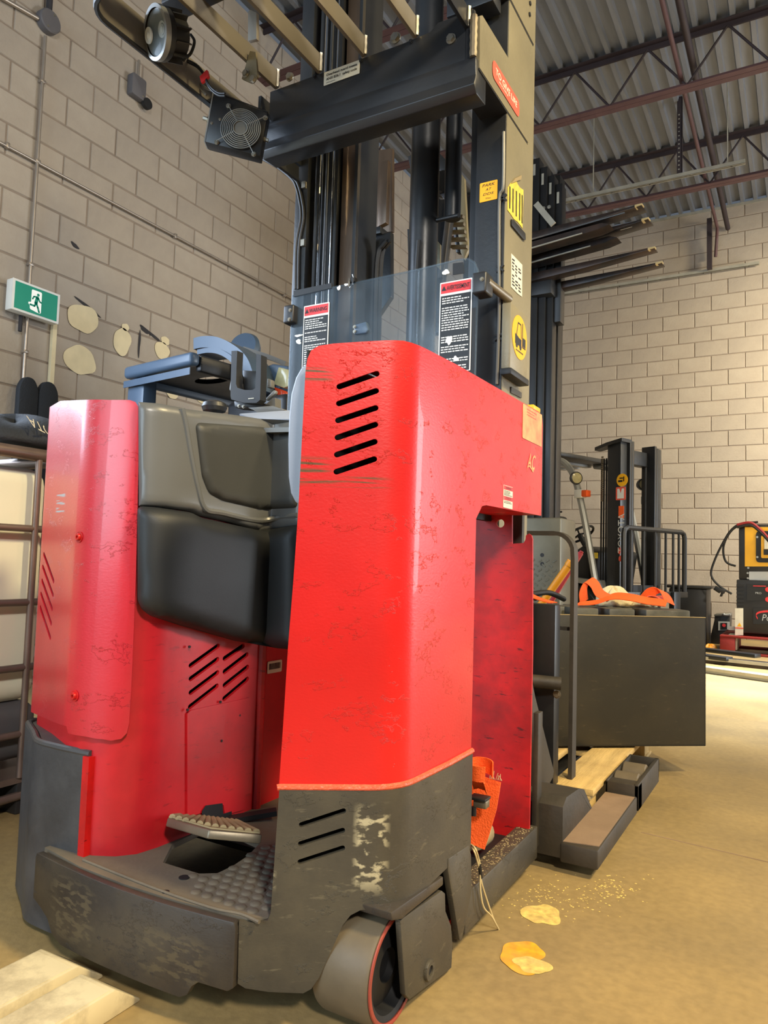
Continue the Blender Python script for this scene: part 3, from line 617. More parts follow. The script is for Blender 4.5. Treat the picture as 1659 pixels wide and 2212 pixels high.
# exit sign: measured on the plane of its face
fx = XL + 0.10
A = at(33, 600, X=fx); B = at(130, 638, X=fx); Cc = at(20, 662, X=fx); y0, y1 = (A.y + Cc.y) / 2, B.y; zt, zb_ = (A.z + B.z) / 2, at(122, 702, X=fx).z * 0.5 + at(26, 664, X=fx).z * 0.5
t = thing('exit_sign', 'green and white running man exit sign box on the left block wall', 'exit sign', (XL, (y0 + y1) / 2, zb_))
MB().box(XL + 0.034, fx - 0.006, y0, y1, zb_, zt).build('housing', 'white', t, bevel=0.006)
yc, zc = (y0 + y1) / 2, (zb_ + zt) / 2; W_, H_ = y1 - y0, zt - zb_
panel('bezel', 'white', t, (fx - 0.006, yc, zc), YA, ZA, rect(W_, H_), 0.006)
panel('green_face', 'green', t, (fx, yc, zc), YA, ZA, rect(W_ * 0.90, H_ * 0.86), 0.001)
u = H_ * 0.86
panel('doorway', 'exit_white', t, (fx + 0.001, yc, zc), YA, ZA, roundpoly([(-0.22 * u, -0.10 * u), (-0.22 * u, 0.40 * u), (0.20 * u, 0.40 * u), (0.20 * u, -0.42 * u), (0.06 * u, -0.42 * u), (-0.26 * u, -0.36 * u), (-0.26 * u, -0.22 * u), (-0.33 * u, -0.18 * u), (-0.33 * u, -0.10 * u)], 0.01), 0.0008)
man = MB()
def limb(pts, r):
    for p, q2 in zip(pts, pts[1:]):
        a2 = Vector((fx + 0.0024, yc + p[0] * u, zc + p[1] * u)); b2 = Vector((fx + 0.0024, yc + q2[0] * u, zc + q2[1] * u)); man.bar(a2, b2, r * u, 0.0012, up=XA)
        man.cyl(a2 - XA * 0.0006, a2 + XA * 0.0006, r * u / 2, 10); man.cyl(b2 - XA * 0.0006, b2 + XA * 0.0006, r * u / 2, 10)
man.cyl((fx + 0.0018, yc + 0.05 * u, zc + 0.26 * u), (fx + 0.003, yc + 0.05 * u, zc + 0.26 * u), 0.055 * u, 16)
limb([(0.02, 0.14), (-0.03, -0.08)], 0.13); limb([(0.0, 0.17), (-0.12, 0.15), (-0.17, 0.05)], 0.055); limb([(0.06, 0.15), (0.13, 0.02), (0.20, 0.0)], 0.055)
limb([(-0.03, -0.09), (-0.08, -0.2), (-0.25, -0.19)], 0.07); limb([(0.0, -0.09), (0.06, -0.22), (0.12, -0.38)], 0.07)
man.build('running_figure', 'green', t)
MB().cyl((XL + 0.03, yc - 0.16 * W_, zb_), (XL + 0.03, yc - 0.16 * W_, zb_ - 0.1), 0.012, 8).build('cable', 'scuff', t)
# ================================================================ REACH TRUCK
XC = -1.16
RTK = thing('reach_truck', 'big red stand-up reach truck with dark mast filling the middle of the photo', 'reach truck', (XC, 1.75, 0))
def S(plan, pts): return [sz(plan, *p) for p in pts]
# ---- right column: one bent red plate with slots, running forward into the arm over the battery bay
def fillet(p0, p1, p2, r, n=5):
    return [tuple(q) for q in roundpoly([p0, p1, p2], [0, r, 0], n)]
PR = [(-0.98, 0.996), (-0.828, 1.098)] + fillet((-0.828, 1.098), (-0.648, 1.219), (-0.64, 1.42), 0.055)[1:-1] + [(-0.64, 1.42), (-0.64, 2.25)]
sR = cumul(PR); sSide = lambda y: sR[-1] - (2.25 - y)
left = S(PR, [(603, 1694), (612, 1560), (622, 1400), (634, 1250), (645, 1090), (653, 930), (660, 800)])
topl = S(PR, [(664, 775), (672, 757), (688, 747), (720, 742), (780, 738), (840, 735), (872, 736)])
out = left + topl + [(sSide(1.26), 1.274), (sSide(1.98), 1.283)] + [(sSide(2.012), 1.272), (sSide(2.018), 1.25), (sSide(2.018), 0.992), (sSide(1.60), 0.988), (sSide(1.575), 0.984), (sSide(1.541), 0.953), (sSide(1.541), 0.436)] + S(PR, [(880, 1697), (850, 1702), (760, 1704), (680, 1703)])
slots = [((733, 835), (814, 807)), ((732, 871.5), (812.7, 844)), ((730, 908), (811.6, 881)), ((729, 945), (811, 917)), ((727.7, 982), (809.8, 954)), ((726.6, 1019), (808.7, 991.5))]
col = sheet('right_column', 'red_column', RTK, PR, out, pslots(PR, slots, 6.2), 0.006)
MB().prism([(-0.80, 1.125, 1.25), (-0.66, 1.225, 1.25), (-0.648, 1.27, 1.25), (-0.648, 2.0, 1.25), (-0.78, 2.0, 1.25), (-0.80, 1.5, 1.25)], (0, 0, 0.006)).build('column_top', 'red', RTK)
mb = MB()
mb.prism([(-0.822, 1.12, 0.1), (-0.80, 1.52, 0.1), (-0.796, 1.52, 0.1), (-0.818, 1.12, 0.1)], (0, 0, 1.15))
mb.prism([(-0.80, 1.525, 0.1), (-0.65, 1.525, 0.1), (-0.65, 1.531, 0.1), (-0.80, 1.531, 0.1)], (0, 0, 1.15))
mb.prism([(-0.80, 1.53, 0.975), (-0.78, 1.53, 0.975), (-0.78, 2.0, 0.975), (-0.80, 2.0, 0.975)], (0, 0, 0.28))
mb.build('column_shade_lining', 'dark', RTK)  # inner walls coloured near black for the shade behind the slots
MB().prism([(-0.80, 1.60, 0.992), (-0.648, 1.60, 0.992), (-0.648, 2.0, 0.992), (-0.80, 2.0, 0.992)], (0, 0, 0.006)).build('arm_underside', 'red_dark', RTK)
# silver pad on the inner face of the column
px = [(664, 782), (650, 792), (637, 815), (627, 850), (622, 900), (620, 960), (621, 1030), (626, 1065), (635, 1083), (646, 1093), (652, 1080), (666, 790)]
pl = [(-0.80, 1.155), (-1.0, 1.155)]
mb = MB(); mb.prism([at(x, y, Y=1.165) for x, y in px], (0, 0.24, 0)); mb.build('column_pad', 'pad_grey', RTK, bevel=0.018, seg=4, sharp=60)['label'] = 'silver grey padded side cushion'
# ---- dark lower skirt of the column
left = S(PR, [(517, 1988), (560, 1992), (578, 1987), (585, 1970), (590, 1900), (597, 1800), (604, 1700)])
out = left + [(s_, 0.434) for s_, _ in S(PR, [(640, 1702), (760, 1704), (850, 1702), (885, 1698)])] + [(sSide(1.541), 0.436), (sSide(1.541), 0.275)] + S(PR, [(1013, 1828), (1000, 1842), (965, 1871), (930, 1905), (895, 1936), (860, 1950), (820, 1958), (778, 1964), (757, 1975), (740, 1996), (715, 2052), (690, 2108), (672, 2134), (655, 2143), (580, 2140), (530, 2132), (514, 2122)])
slots = [((651, 1780), (742, 1750)), ((649, 1821), (740, 1792)), ((648, 1860), (740, 1830))]
sheet('lower_skirt', 'skirt', RTK, PR, out, pslots(PR, slots, 5.6), 0.010, out=0.004)['label'] = 'dark grey scuffed skirt'
lip = [Vector((p[0], p[1], 0.434)) for p in PR[1:-2]]
lip = [Vector((-0.832, 1.094, 0.433))] + lip[0:] + [Vector((-0.638, 1.42, 0.436)), Vector((-0.638, 1.541, 0.437))]
MB().tube(lip, 0.0062, 8).build('weld_lip', 'weld', RTK)
# ---- curved step bumper and floor
PB = [(-0.880 - 0.56 * k / 16, 1.060 - 0.022 * math.sin(math.pi * k / 16)) for k in range(17)][::-1]
sB = cumul(PB); TB = sB[-1]
out = [(0.004, 0.2), (TB - 0.004, 0.2), (TB, 0.19), (TB, 0.088), (TB - 0.012, 0.080), (TB - 0.075, 0.080), (TB - 0.088, 0.070), (TB - 0.098, 0.052), (TB - 0.115, 0.044), (0.30, 0.046), (0.115, 0.044), (0.08, 0.055), (0.06, 0.08), (0.03, 0.095), (0, 0.105), (0, 0.19)]
sheet('step_bumper', 'bumper', RTK, PB, out, (), 0.016, out=0.010, bevel=0.002)['label'] = 'curved dark steel bumper under the step'
hole = [tuple(at(x, y, Z=0.203).xy) for x, y in ((352, 1862), (430, 1886), (470, 1885), (505, 1868), (535, 1848), (560, 1822), (500, 1795), (440, 1790), (372, 1822))]
fo = [(-1.445, 1.075), (-1.30, 1.052), (-1.16, 1.046), (-1.02, 1.052), (-0.872, 1.072), (-0.825, 1.11), (-0.80, 1.5), (-0.80, 1.98), (-1.24, 1.98), (-1.30, 1.2), (-1.445, 1.15)]
slab('step_floor', 'mat_floor', RTK, fo, [hole], 0.202, 0.012)
MB().prism([(p[0], p[1], 0.06) for p in hole], (0, 0, 0.004)).build('pedal_well', 'dark', RTK)
ledge = [at(x, y, Z=0.203) for x, y in ((180, 1858), (330, 1918), (455, 1961), (520, 1975), (560, 1992))]
MB().tube(smoothpath(ledge, 5), 0.0035, 6).build('mat_edge', 'mat_floor', RTK)
mb = MB(); k = 0
for r in range(12):
    for c in range(12):
        x = -1.16 + c * 0.028 + (r % 2) * 0.014; y = 1.098 + r * 0.0245
        p = projpx(Vector((x, y, 0.204)))
        if x < -0.86 + (y - 1.1) * 0.1 and p[1] > 1872 + (430 - p[0]) * 0.35 and p[0] > 415 and p[1] < 1990 and not inside((x, y), hole):
            mb.lathe((x, y, 0.202), ZA, [(0.0120, -0.001), (0.0100, 0.0018), (0.006, 0.0030), (0, 0.0034)], 10)
tag(mb.build('mat_dimples', 'mat_floor', RTK), kind='stuff')
for (px_, py_) in ((398, 1895), (358, 1926)):
    q = at(px_, py_, Z=0.2032); MB().cyl(q - ZA * 0.001, q + ZA * 0.0006, 0.011 if py_ < 1900 else 0.007, 14).build('floor_hole', 'dark', RTK)
# raised dead-man pedal
A = at(362, 1766, Y=1.20); B = at(452, 1792, Y=1.17); Cc = at(567, 1803, Y=1.24); D = at(512, 1777, Y=1.36); E_ = at(398, 1763, Y=1.34)
nr = (Cc - A).cross(E_ - A).normalized(); nr = nr if nr.z > 0 else -nr
MB().prism([A, B, Cc, D, E_], -nr * 0.018).build('pedal', 'steel', RTK, bevel=0.003)['label'] = 'raised foot pedal with ribbed dusty tread'
mb = MB(); fx_ = (D - E_); ed = (E_ - A)
for k in range(12):
    t_ = (k + 0.5) / 12; p0 = A.lerp(Cc, t_) + (B - (A + Cc) / 2) * 0.6 * math.sin(math.pi * t_) + nr * 0.002; p1 = E_.lerp(D, t_) + nr * 0.002
    mb.tube([p0.lerp(p1, 0.06), p0.lerp(p1, 0.95)], 0.0075, 8)
mb.prism([A.lerp(D, 0.04) + nr * 0.0005, B + (D - B) * 0.05 + nr * 0.0005, Cc.lerp(E_, 0.03) + nr * 0.0005, D + nr * 0.0005, E_ + nr * 0.0005], nr * 0.003)
mb.build('pedal_tread', 'tread', RTK)
MB().bar(E_ + Vector((0.0, 0.02, -0.03)), Vector((-1.14, 1.5, 0.22)), 0.03, 0.012).build('pedal_arm', 'dark', RTK)
# ---- left body, cover, corner bumper
PL = [(-1.68, 1.75), (-1.68, 1.26)] + fillet((-1.68, 1.26), (-1.68, 1.20), (-1.55, 1.155), 0.02)[1:-1] + [(-1.55, 1.155), (-1.42, 1.100), (-1.37, 1.094), (-1.325, 1.103), (-1.282, 1.126), (-1.254, 1.160), (-1.245, 1.21), (-1.242, 1.30), (-1.236, 1.52), (-1.236, 1.98)]
sL = cumul(PL)
slA = [((1031, 148), (1188, 35)), ((1031, 220), (1185, 108)), ((1031, 295), (1185, 180)), ((1027, 372), (1182, 252)), ((1215, 110), (1325, 35)), ((1215, 182), (1345, 82)), ((1215, 255), (1348, 150)), ((1213, 328), (1347, 215))]
f2 = lambda p: (p[0] * 0.3978, 1380 + p[1] * 0.3978)
slA = [(f2((a[0] + 4, a[1] - 3)), f2((b[0] - 4, b[1] + 3))) for a, b in slA]
sheet('left_body', 'red_body', RTK, PL, [(0.0, 0.2), (sL[-1], 0.2), (sL[-1], 1.02), (sL[-3], 1.13), (0, 1.16)], pslots(PL, slA, 5.6), 0.008)
MB().box(-1.66, -1.57, 1.235, 1.5, 0.45, 1.1).box(-1.62, -1.27, 1.52, 1.6, 0.21, 1.0).build('body_shade_boxes', 'dark', RTK)  # near-black boxes added to stand for shade inside the slots
q1 = sz(PL, 546, 1500); ppos = lambda s_: [Vector((-1.236, 1.52 + (s_ - sL[-2]), 0))]
MB().tube([(-1.234, 1.535, 0.2), (-1.234, 1.535, 1.0)], 0.012, 8).build('corner_weld', 'red_dark', RTK)
pan = [(402, 1541), (410, 1534), (536, 1507), (541, 1511), (541, 1712), (527, 1717), (524, 1748), (483, 1760), (480, 1738), (444, 1745), (444, 1752), (408, 1763), (402, 1760)]
sheet('access_panel', 'red_body', RTK, PL, S(PL, pan), (), 0.004, out=0.0045)
for px_, py_ in ((408, 1397), (404, 1533), (475, 1516), (477, 1600), (516, 1545)):
    s_, z_ = sz(PL, px_, py_); q = at(px_, py_, X=-1.237); MB().cyl(q, q + XA * 0.004, 0.003, 8).build('rivet', 'dark', RTK)
MB().prism([at(x, y, X=-1.2345) for x, y in ((444, 1740), (480, 1735), (482, 1758), (500, 1752), (500, 1775), (436, 1775), (436, 1752))], (0.001, 0, 0)).build('panel_gap_shade', 'dark', RTK)  # dark plate stands for the shade in the panel notch
q = at(593, 1440, X=-1.2345); lb = panel('barcode_label', 'paper', RTK, q, (0, 1, 0), ZA, rect(0.062, 0.032, 0.004), 0.001)
mb = MB(); rn = random.Random(3); x = -0.024
while x < 0.024:
    w_ = rn.choice((0.0008, 0.0012, 0.002)); mb.obox(q + Vector((0.0013, x, 0.002)), (0.0002, 0, 0), (0, w_ / 2, 0), (0, 0, 0.008)); x += w_ + rn.choice((0.0009, 0.0014))
mb.build('barcode', 'print_black', lb)
# cover plate, 15 mm proud
PC = [(-1.695, 1.45), (-1.695, 1.24)] + fillet((-1.695, 1.24), (-1.695, 1.192), (-1.556, 1.140), 0.022)[1:-1] + fillet((-1.60, 1.156), (-1.548, 1.136), (-1.425, 1.085), 0.03, 3) + fillet((-1.41, 1.080), (-1.37, 1.076), (-1.32, 1.086), 0.02, 3) + [(-1.270, 1.113), (-1.235, 1.155)]
PC = [p for i, p in enumerate(PC) if i == 0 or math.hypot(p[0] - PC[i - 1][0], p[1] - PC[i - 1][1]) > 0.002]
rt = S(PC, [(130, 866), (180, 864), (240, 864), (280, 864), (292, 868), (298, 877), (300, 892), (299, 1000), (297, 1100), (294, 1230), (289, 1360), (284, 1480), (279, 1562), (274, 1584), (262, 1596), (240, 1600), (222, 1597), (185, 1591), (147, 1584), (143, 1568), (116, 1560), (96, 1551)])
zl = at(88, 1543, X=-1.695).z
zt = rt[0][1] - 0.004
lo = [(0.23, zl + 0.012), (0.20, zl + 0.02), (0.19, zl + 0.045), (0.0, zl + 0.045)]
out = [(0.0, zt)] + [(0.22, zt), (0.28, zt + 0.002)] + rt + lo
cs = [((94.7, 1197), (116, 1256)), ((92.3, 1224), (114.6, 1286)), ((90.7, 1254), (112.6, 1316)), ((88.4, 1282.6), (110.6, 1347)), ((86.8, 1312), (108.7, 1378))]
cslots = []
for a, b in cs:
    try: cslots += [capsule(sz(PC, *a), sz(PC, *b), 0.0055)]
    except TypeError: pass
pS = [p for c_ in cslots for p in c_]; s0_, s1_, z0_, z1_ = min(p[0] for p in pS) - 0.02, max(p[0] for p in pS) + 0.012, min(p[1] for p in pS) - 0.02, max(p[1] for p in pS) + 0.02
bk_ = [(s0_, z0_), (s1_, z0_), (s1_, z1_), (s0_, z1_)]
sheet('cover_slot_shade', 'dark', RTK, PC, bk_, (), 0.002, out=-0.007)  # near-black sheet added as the shade seen through the cover slots
cv = sheet('left_cover', 'red_cover', RTK, PC, out, cslots, 0.005, out=0.0); cv['label'] = 'red wrap-around cover plate'
for px_, py_ in ((172, 1160), (162, 1503)):
    s_, z_ = sz(PC, px_, py_); p = [q for q in range(len(PC) - 1)]; sc_ = cumul(PC)
    i = max(k for k in range(len(PC) - 1) if sc_[k] <= s_); u_ = (s_ - sc_[i]) / (sc_[i + 1] - sc_[i]); a = Vector(PC[i]); b = Vector(PC[i + 1]); c2 = a.lerp(b, u_); d2 = (b - a).normalized(); n3 = Vector((d2.y, -d2.x, 0)); c3 = Vector((c2.x, c2.y, z_))
    MB().lathe(c3 + n3 * 0.0005, n3, [(0.0, 0.001), (0.0105, 0.001), (0.0105, 0.0015), (0.0125, 0.0015), (0.0125, 0)], 20).build('bolt_recess', 'red_dark', cv)
    MB().lathe(c3 + n3 * 0.001, n3, [(0.0035, 0.002), (0.0035, 0.006), (0.007, 0.006), (0.0078, 0.004), (0.0078, 0)], 16).build('cap_bolt', 'red', cv)
MB().prism([(p[0], p[1], 1.15) for p in PL[1:-3]] , (0, 0, 0.006)).build('body_top', 'red_body', RTK)
# corner bumper
PK = [(-1.715, 1.50), (-1.715, 1.235)] + fillet((-1.715, 1.235), (-1.715, 1.195), (-1.53, 1.098), 0.025)[1:-1] + fillet((-1.60, 1.135), (-1.525, 1.090), (-1.44, 1.088), 0.03, 3) + [(-1.345, 1.092)]
PK = [p for i, p in enumerate(PK) if i == 0 or math.hypot(p[0] - PK[i - 1][0], p[1] - PK[i - 1][1]) > 0.002]
sK = cumul(PK); K0 = sK[2]
zT = 0.415
out = [(0, 0.02), (sK[-1], 0.02), (sK[-1], zT), (0, zT + 0.005)]
kb = sheet('corner_bumper', 'corner', RTK, PK, out, (), 0.014, out=0.0); kb['label'] = 'black scuffed rubber corner bumper'
MB().prism([(p[0] + 0.012, p[1] + 0.012, zT - 0.01) for p in PK] + [(-1.345, 1.30, zT - 0.01), (-1.7, 1.5, zT - 0.01)], (0, 0, 0.012)).build('bumper_top', 'corner', RTK, bevel=0.004)
MB().tube([Vector((p[0] + 0.004, p[1] + 0.006, zT - 0.001)) for p in PK], 0.008, 8).build('bumper_rim', 'corner', RTK)
PK2 = [(p[0] - 0.010, p[1] - 0.008) for p in PK]
MB().box(-1.352, -1.332, 1.086, 1.2, 0.2, 0.41).build('bumper_return', 'red_dark', RTK)
# ---- padded side of the compartment
PP0 = [(-1.318, 1.075), (-1.272, 1.108), (-1.238, 1.150), (-1.226, 1.21), (-1.222, 1.30), (-1.216, 1.46)] + fillet((-1.216, 1.46), (-1.213, 1.512), (-1.14, 1.516), 0.03, 4)[1:-1] + [(-1.14, 1.516), (-0.84, 1.52)]
PP = [(p.x, p.y) for p in smoothpath([(a, b, 0) for a, b in PP0], 5)]
shell = [(299, 869), (340, 872), (385, 880), (400, 884), (450, 890), (500, 896), (560, 905), (640, 909), (660, 909), (660, 1138), (640, 1140), (600, 1145), (552, 1146), (500, 1128), (430, 1113), (405, 1103), (300, 1093)]
sh = sheet('upper_shell', 'shell', RTK, PP, S(PP, shell), (), 0.03, out=0.004, grid=0.012, puff=(0.012, 0.016), sharp=60)
sh['label'] = 'grey moulded compartment shell'
ins = roundpoly(S(PP, [(412, 921), (418, 914), (560, 924), (650, 935), (650, 1098), (600, 1100), (545, 1099), (470, 1082), (440, 1066), (425, 1030)]), 0.012, 3)
sheet('shell_insert_pad', 'pad', RTK, PP, ins, (), 0.01, out=0.0175, grid=0.012, puff=(0.009, 0.014), sharp=70)['label'] = 'dark grained insert pad'
lowp = roundpoly(S(PP, [(297, 1101), (303, 1094), (330, 1096), (405, 1107), (428, 1119), (550, 1145), (600, 1141), (660, 1132), (660, 1404), (600, 1399), (520, 1386), (400, 1352), (330, 1331), (307, 1317), (297, 1297)]), 0.008, 2)
sheet('lower_pad', 'pad_low', RTK, PP, lowp, (), 0.03, out=0.012, grid=0.014, puff=(0.030, 0.040), sharp=80)['label'] = 'thick black lower pad'
def onPP(x, y, off):
    s_, z_ = sz(PP, x, y); sc_ = cumul(PP); i = max(k for k in range(len(PP) - 1) if sc_[k] <= s_ + 1e-9) if s_ >= 0 else 0
    u_ = (s_ - sc_[i]) / (sc_[i + 1] - sc_[i]); a = Vector(PP[i]); b = Vector(PP[i + 1]); c2 = a.lerp(b, u_); d2 = (b - a).normalized()
    return Vector((c2.x + d2.y * off, c2.y - d2.x * off, z_))
rid = smoothpath([onPP(x, y, 0.014) for x, y in ((384, 884), (392, 920), (403, 985), (416, 1050), (432, 1098), (470, 1108), (545, 1124), (600, 1120), (650, 1114))], 5)
MB().tube(rid, 0.0075, 8).build('shell_ridge', 'shell', RTK)
# compartment top, knob and handheld cradle
MB().prism([(-1.60, 1.2, 1.155), (-1.30, 1.14, 1.155), (-1.25, 1.2, 1.16), (-1.235, 1.45, 1.17), (-0.9, 1.52, 1.17), (-0.9, 1.95, 1.19), (-1.6, 1.95, 1.19)], (0, 0, 0.012)).build('compartment_top', 'shell', RTK)
a = at(525, 893, Y=1.72); MB().prism([at(515, 893, Y=1.70), at(640, 884, Y=1.66), at(640, 905, Y=1.60), at(548, 905, Y=1.62)], (0, 0.02, -0.02)).build('dash_cover', 'pad_grey', RTK, bevel=0.004)
q = at(463, 880, Y=1.62); MB().lathe(q - ZA * 0.02, ZA, [(0.012, -0.03), (0.014, 0.0), (0.033, 0.008), (0.038, 0.02), (0.034, 0.032), (0.02, 0.039), (0, 0.04)], 24).build('control_knob', 'plastic', RTK)
# ---- battery bay bulkhead, floor, sill
YBK = 2.0
b2 = lambda x, y: (at(x, y, Y=YBK).x, at(x, y, Y=YBK).z)
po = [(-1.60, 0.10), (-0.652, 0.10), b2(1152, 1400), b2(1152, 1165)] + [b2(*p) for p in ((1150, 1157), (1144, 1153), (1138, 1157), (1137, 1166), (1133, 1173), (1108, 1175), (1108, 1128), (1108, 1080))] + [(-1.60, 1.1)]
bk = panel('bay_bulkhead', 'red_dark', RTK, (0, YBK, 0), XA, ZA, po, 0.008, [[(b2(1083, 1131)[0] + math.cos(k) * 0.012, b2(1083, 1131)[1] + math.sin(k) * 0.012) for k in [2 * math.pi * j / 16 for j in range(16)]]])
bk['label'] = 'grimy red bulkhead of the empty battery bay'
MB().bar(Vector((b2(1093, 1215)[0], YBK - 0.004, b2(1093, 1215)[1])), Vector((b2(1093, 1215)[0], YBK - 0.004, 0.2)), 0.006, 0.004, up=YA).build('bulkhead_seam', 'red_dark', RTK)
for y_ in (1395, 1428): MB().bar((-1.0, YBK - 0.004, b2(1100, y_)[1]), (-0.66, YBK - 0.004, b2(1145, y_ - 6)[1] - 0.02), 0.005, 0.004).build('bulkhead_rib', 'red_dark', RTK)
MB().box(-0.735, -0.700, 2.03, 2.05, 0.90, 1.0).build('catch_bracket', 'castpaint', RTK)
MB().box(-1.6, -0.70, 1.535, 1.995, 0.085, 0.10).build('bay_floor', 'dark', RTK)
MB().box(-0.69, -0.640, 1.53, 2.03, 0.045, 0.131).build('side_sill', 'skirt', RTK, bevel=0.003)
mb = MB(); rn = random.Random(9)
for _ in range(380):
    c = Vector((rn.uniform(-0.686, -0.644), 1.55 + 0.46 * rn.random() ** 1.0, 0.131)); r = rn.uniform(0.001, 0.0035); a = rn.uniform(0, 6)
    mb.add([c + Vector((math.cos(a + k * 2.1) * r, math.sin(a + k * 2.1) * r, 0.0003)) for k in range(3)] + [c + Vector((0, 0, r * 0.5))], [(0, 1, 3), (1, 2, 3), (2, 0, 3)])
tag(mb.build('sawdust', 'tread', RTK, smooth=False), kind='stuff')
sd = [at(x, y, X=-0.634) for x, y in ((969, 1855), (1013, 1826), (1018, 1845), (1020, 1922), (998, 2032), (993, 2031), (968, 1880))]
MB().prism(sd, (-0.014, 0, 0)).build('sill_end_plate', 'skirt', RTK, bevel=0.002)
MB().box(-0.70, -0.675, 1.46, 1.54, 0.05, 0.07).build('red_stop', 'red', RTK)
p0 = at(1030, 1858, X=-0.735); p1 = at(1078, 1800, X=-0.735)
MB().cyl((-0.735, 1.54, 0.150), (-0.735, 1.80, 0.150), 0.020, 16).build('bay_roller', 'steel', RTK)
MB().lathe((-0.735, 1.80, 0.150), YA, [(0, 0), (0.032, 0), (0.035, 0.004), (0.035, 0.055), (0.031, 0.06), (0, 0.06)], 20).build('roller_collar', 'tread', RTK)
# ---- caster
cw = Vector((-0.72, 1.245, 0.100))
MB().lathe(cw - XA * 0.062, XA, [(0.055, 0), (0.088, 0), (0.097, 0.004), (0.100, 0.012), (0.100, 0.112), (0.097, 0.120), (0.088, 0.124)], 48).build('caster_tyre', 'tyre', RTK)
MB().lathe(cw + XA * 0.0605, XA, [(0.088, 0), (0.0965, 0), (0.0955, 0.0025), (0.092, 0.003), (0.088, 0.002)], 48).build('tyre_band', 'tyre_red', RTK)
MB().lathe(cw - XA * 0.055, XA, [(0, 0.085), (0.03, 0.085), (0.03, 0.10), (0.07, 0.09), (0.078, 0.112), (0.088, 0.115), (0.088, 0), (0, 0)], 40).build('caster_hub', 'dark', RTK)
bx = -0.640
br = [at(x, y, X=bx) for x, y in ((865, 1988), (955, 1924), (962, 1930), (963, 1968), (975, 2000), (978, 2040), (976, 2090), (968, 2098), (885, 2160), (876, 2150))]
MB().prism(br, (-0.012, 0, 0)).build('caster_bracket', 'skirt', RTK, bevel=0.002)
q = at(925, 2095, X=bx); MB().lathe(q, XA, [(0, 0.002), (0.0095, 0.002), (0.0095, 0.006), (0.018, 0.006), (0.0195, 0.003), (0.0195, -0.002)], 28).build('axle_boss', 'skirt', RTK)
MB().lathe(q + XA * 0.0022, XA, [(0, 0.0006), (0.009, 0.0006), (0.009, 0)], 16).build('axle_bore', 'dark', RTK)
MB().prism([at(x, y, X=bx + 0.004) for x, y in ((845, 1972), (958, 1893), (958, 1912), (880, 1976), (870, 1986), (848, 1990))], (-0.15, 0, 0)).build('caster_plate', 'bumper', RTK, bevel=0.003)
MB().cyl(q - XA * 0.01, q - XA * 0.15, 0.012, 14).build('axle', 'dark', RTK)
# ---- outrigger leg with cast shoulder and load rollers
ox = -0.485; OW = 0.105
lg = [at(x, y, X=ox) for x, y in ((1290, 1905), (1292, 1838), (1362, 1735), (1422, 1662), (1423, 1712), (1375, 1795))]
ybk = lg[0].y; yfr = at(1421, 1690, X=ox).y; zt_ = 0.118
def legprism(y0, y1, x0, x1, z0, z1): return MB().box(x0, x1, y0, y1, z0, z1)
near = at(1292, 1838, X=ox); 
mb = MB(); mb.prism([(ox, near.y, 0.03), (ox, near.y, near.z), (ox, 2.62, near.z + 0.004), (ox, 2.62, 0.03)], (-OW, 0, 0)); mb.build('outrigger_leg', 'castpaint', RTK, bevel=0.006)
MB().prism([(ox - OW + 0.004, near.y + 0.01, near.z), (ox - 0.005, near.y + 0.03, near.z), (ox - 0.005, 2.60, near.z + 0.004), (ox - OW + 0.004, 2.60, near.z + 0.004)], (0, 0, 0.002)).build('leg_dust', 'dust', RTK)['label'] = 'brown dusty leg top'
fy0 = 2.62; fy1 = yfr
mb = MB(); z0_, z1_ = 0.035, 0.126
mb.box(ox - 0.01, ox + 0.004, fy0, fy1, z0_ + 0.004, z1_); mb.box(ox - OW, ox - OW + 0.008, fy0, fy1, z0_ + 0.004, z1_); mb.box(ox - OW, ox + 0.004, fy1 - 0.012, fy1, z0_ + 0.02, z1_); mb.box(ox - OW, ox + 0.004, fy0, fy0 + 0.06, z0_ + 0.004, z1_ - 0.004)
mb.build('roller_frame', 'castpaint', RTK, bevel=0.002)
for yy in (fy1 - 0.30, fy1 - 0.16): MB().lathe((ox - OW + 0.010, yy, 0.085), XA, [(0, 0), (0.045, 0), (0.049, 0.004), (0.049, 0.078), (0.045, 0.082), (0, 0.082)], 24).build('load_roller', 'tyre', RTK)
hx = -0.50
hp = [at(x, y, X=hx - 0.02) for x, y in ((1216, 1888), (1217, 1760), (1228, 1726), (1260, 1703), (1292, 1766))]
yn, yf = 1.93, 2.38; hn = near
sh_ = MB(); zt2 = 0.248
hx = ox - OW + 0.006; hpp = [at(x, y, X=hx) for x, y in ((1216, 1744), (1224, 1722), (1250, 1704), (1262, 1705), (1288, 1768))]
sh_.prism([(hx, hpp[0].y, 0.04)] + [tuple(p) for p in hpp] + [(hx, hpp[-1].y, 0.04)], (-0.125, 0, 0)); sh_.build('leg_shoulder', 'castpaint', RTK, bevel=0.008, seg=2)['label'] = 'cast shoulder of the outrigger'
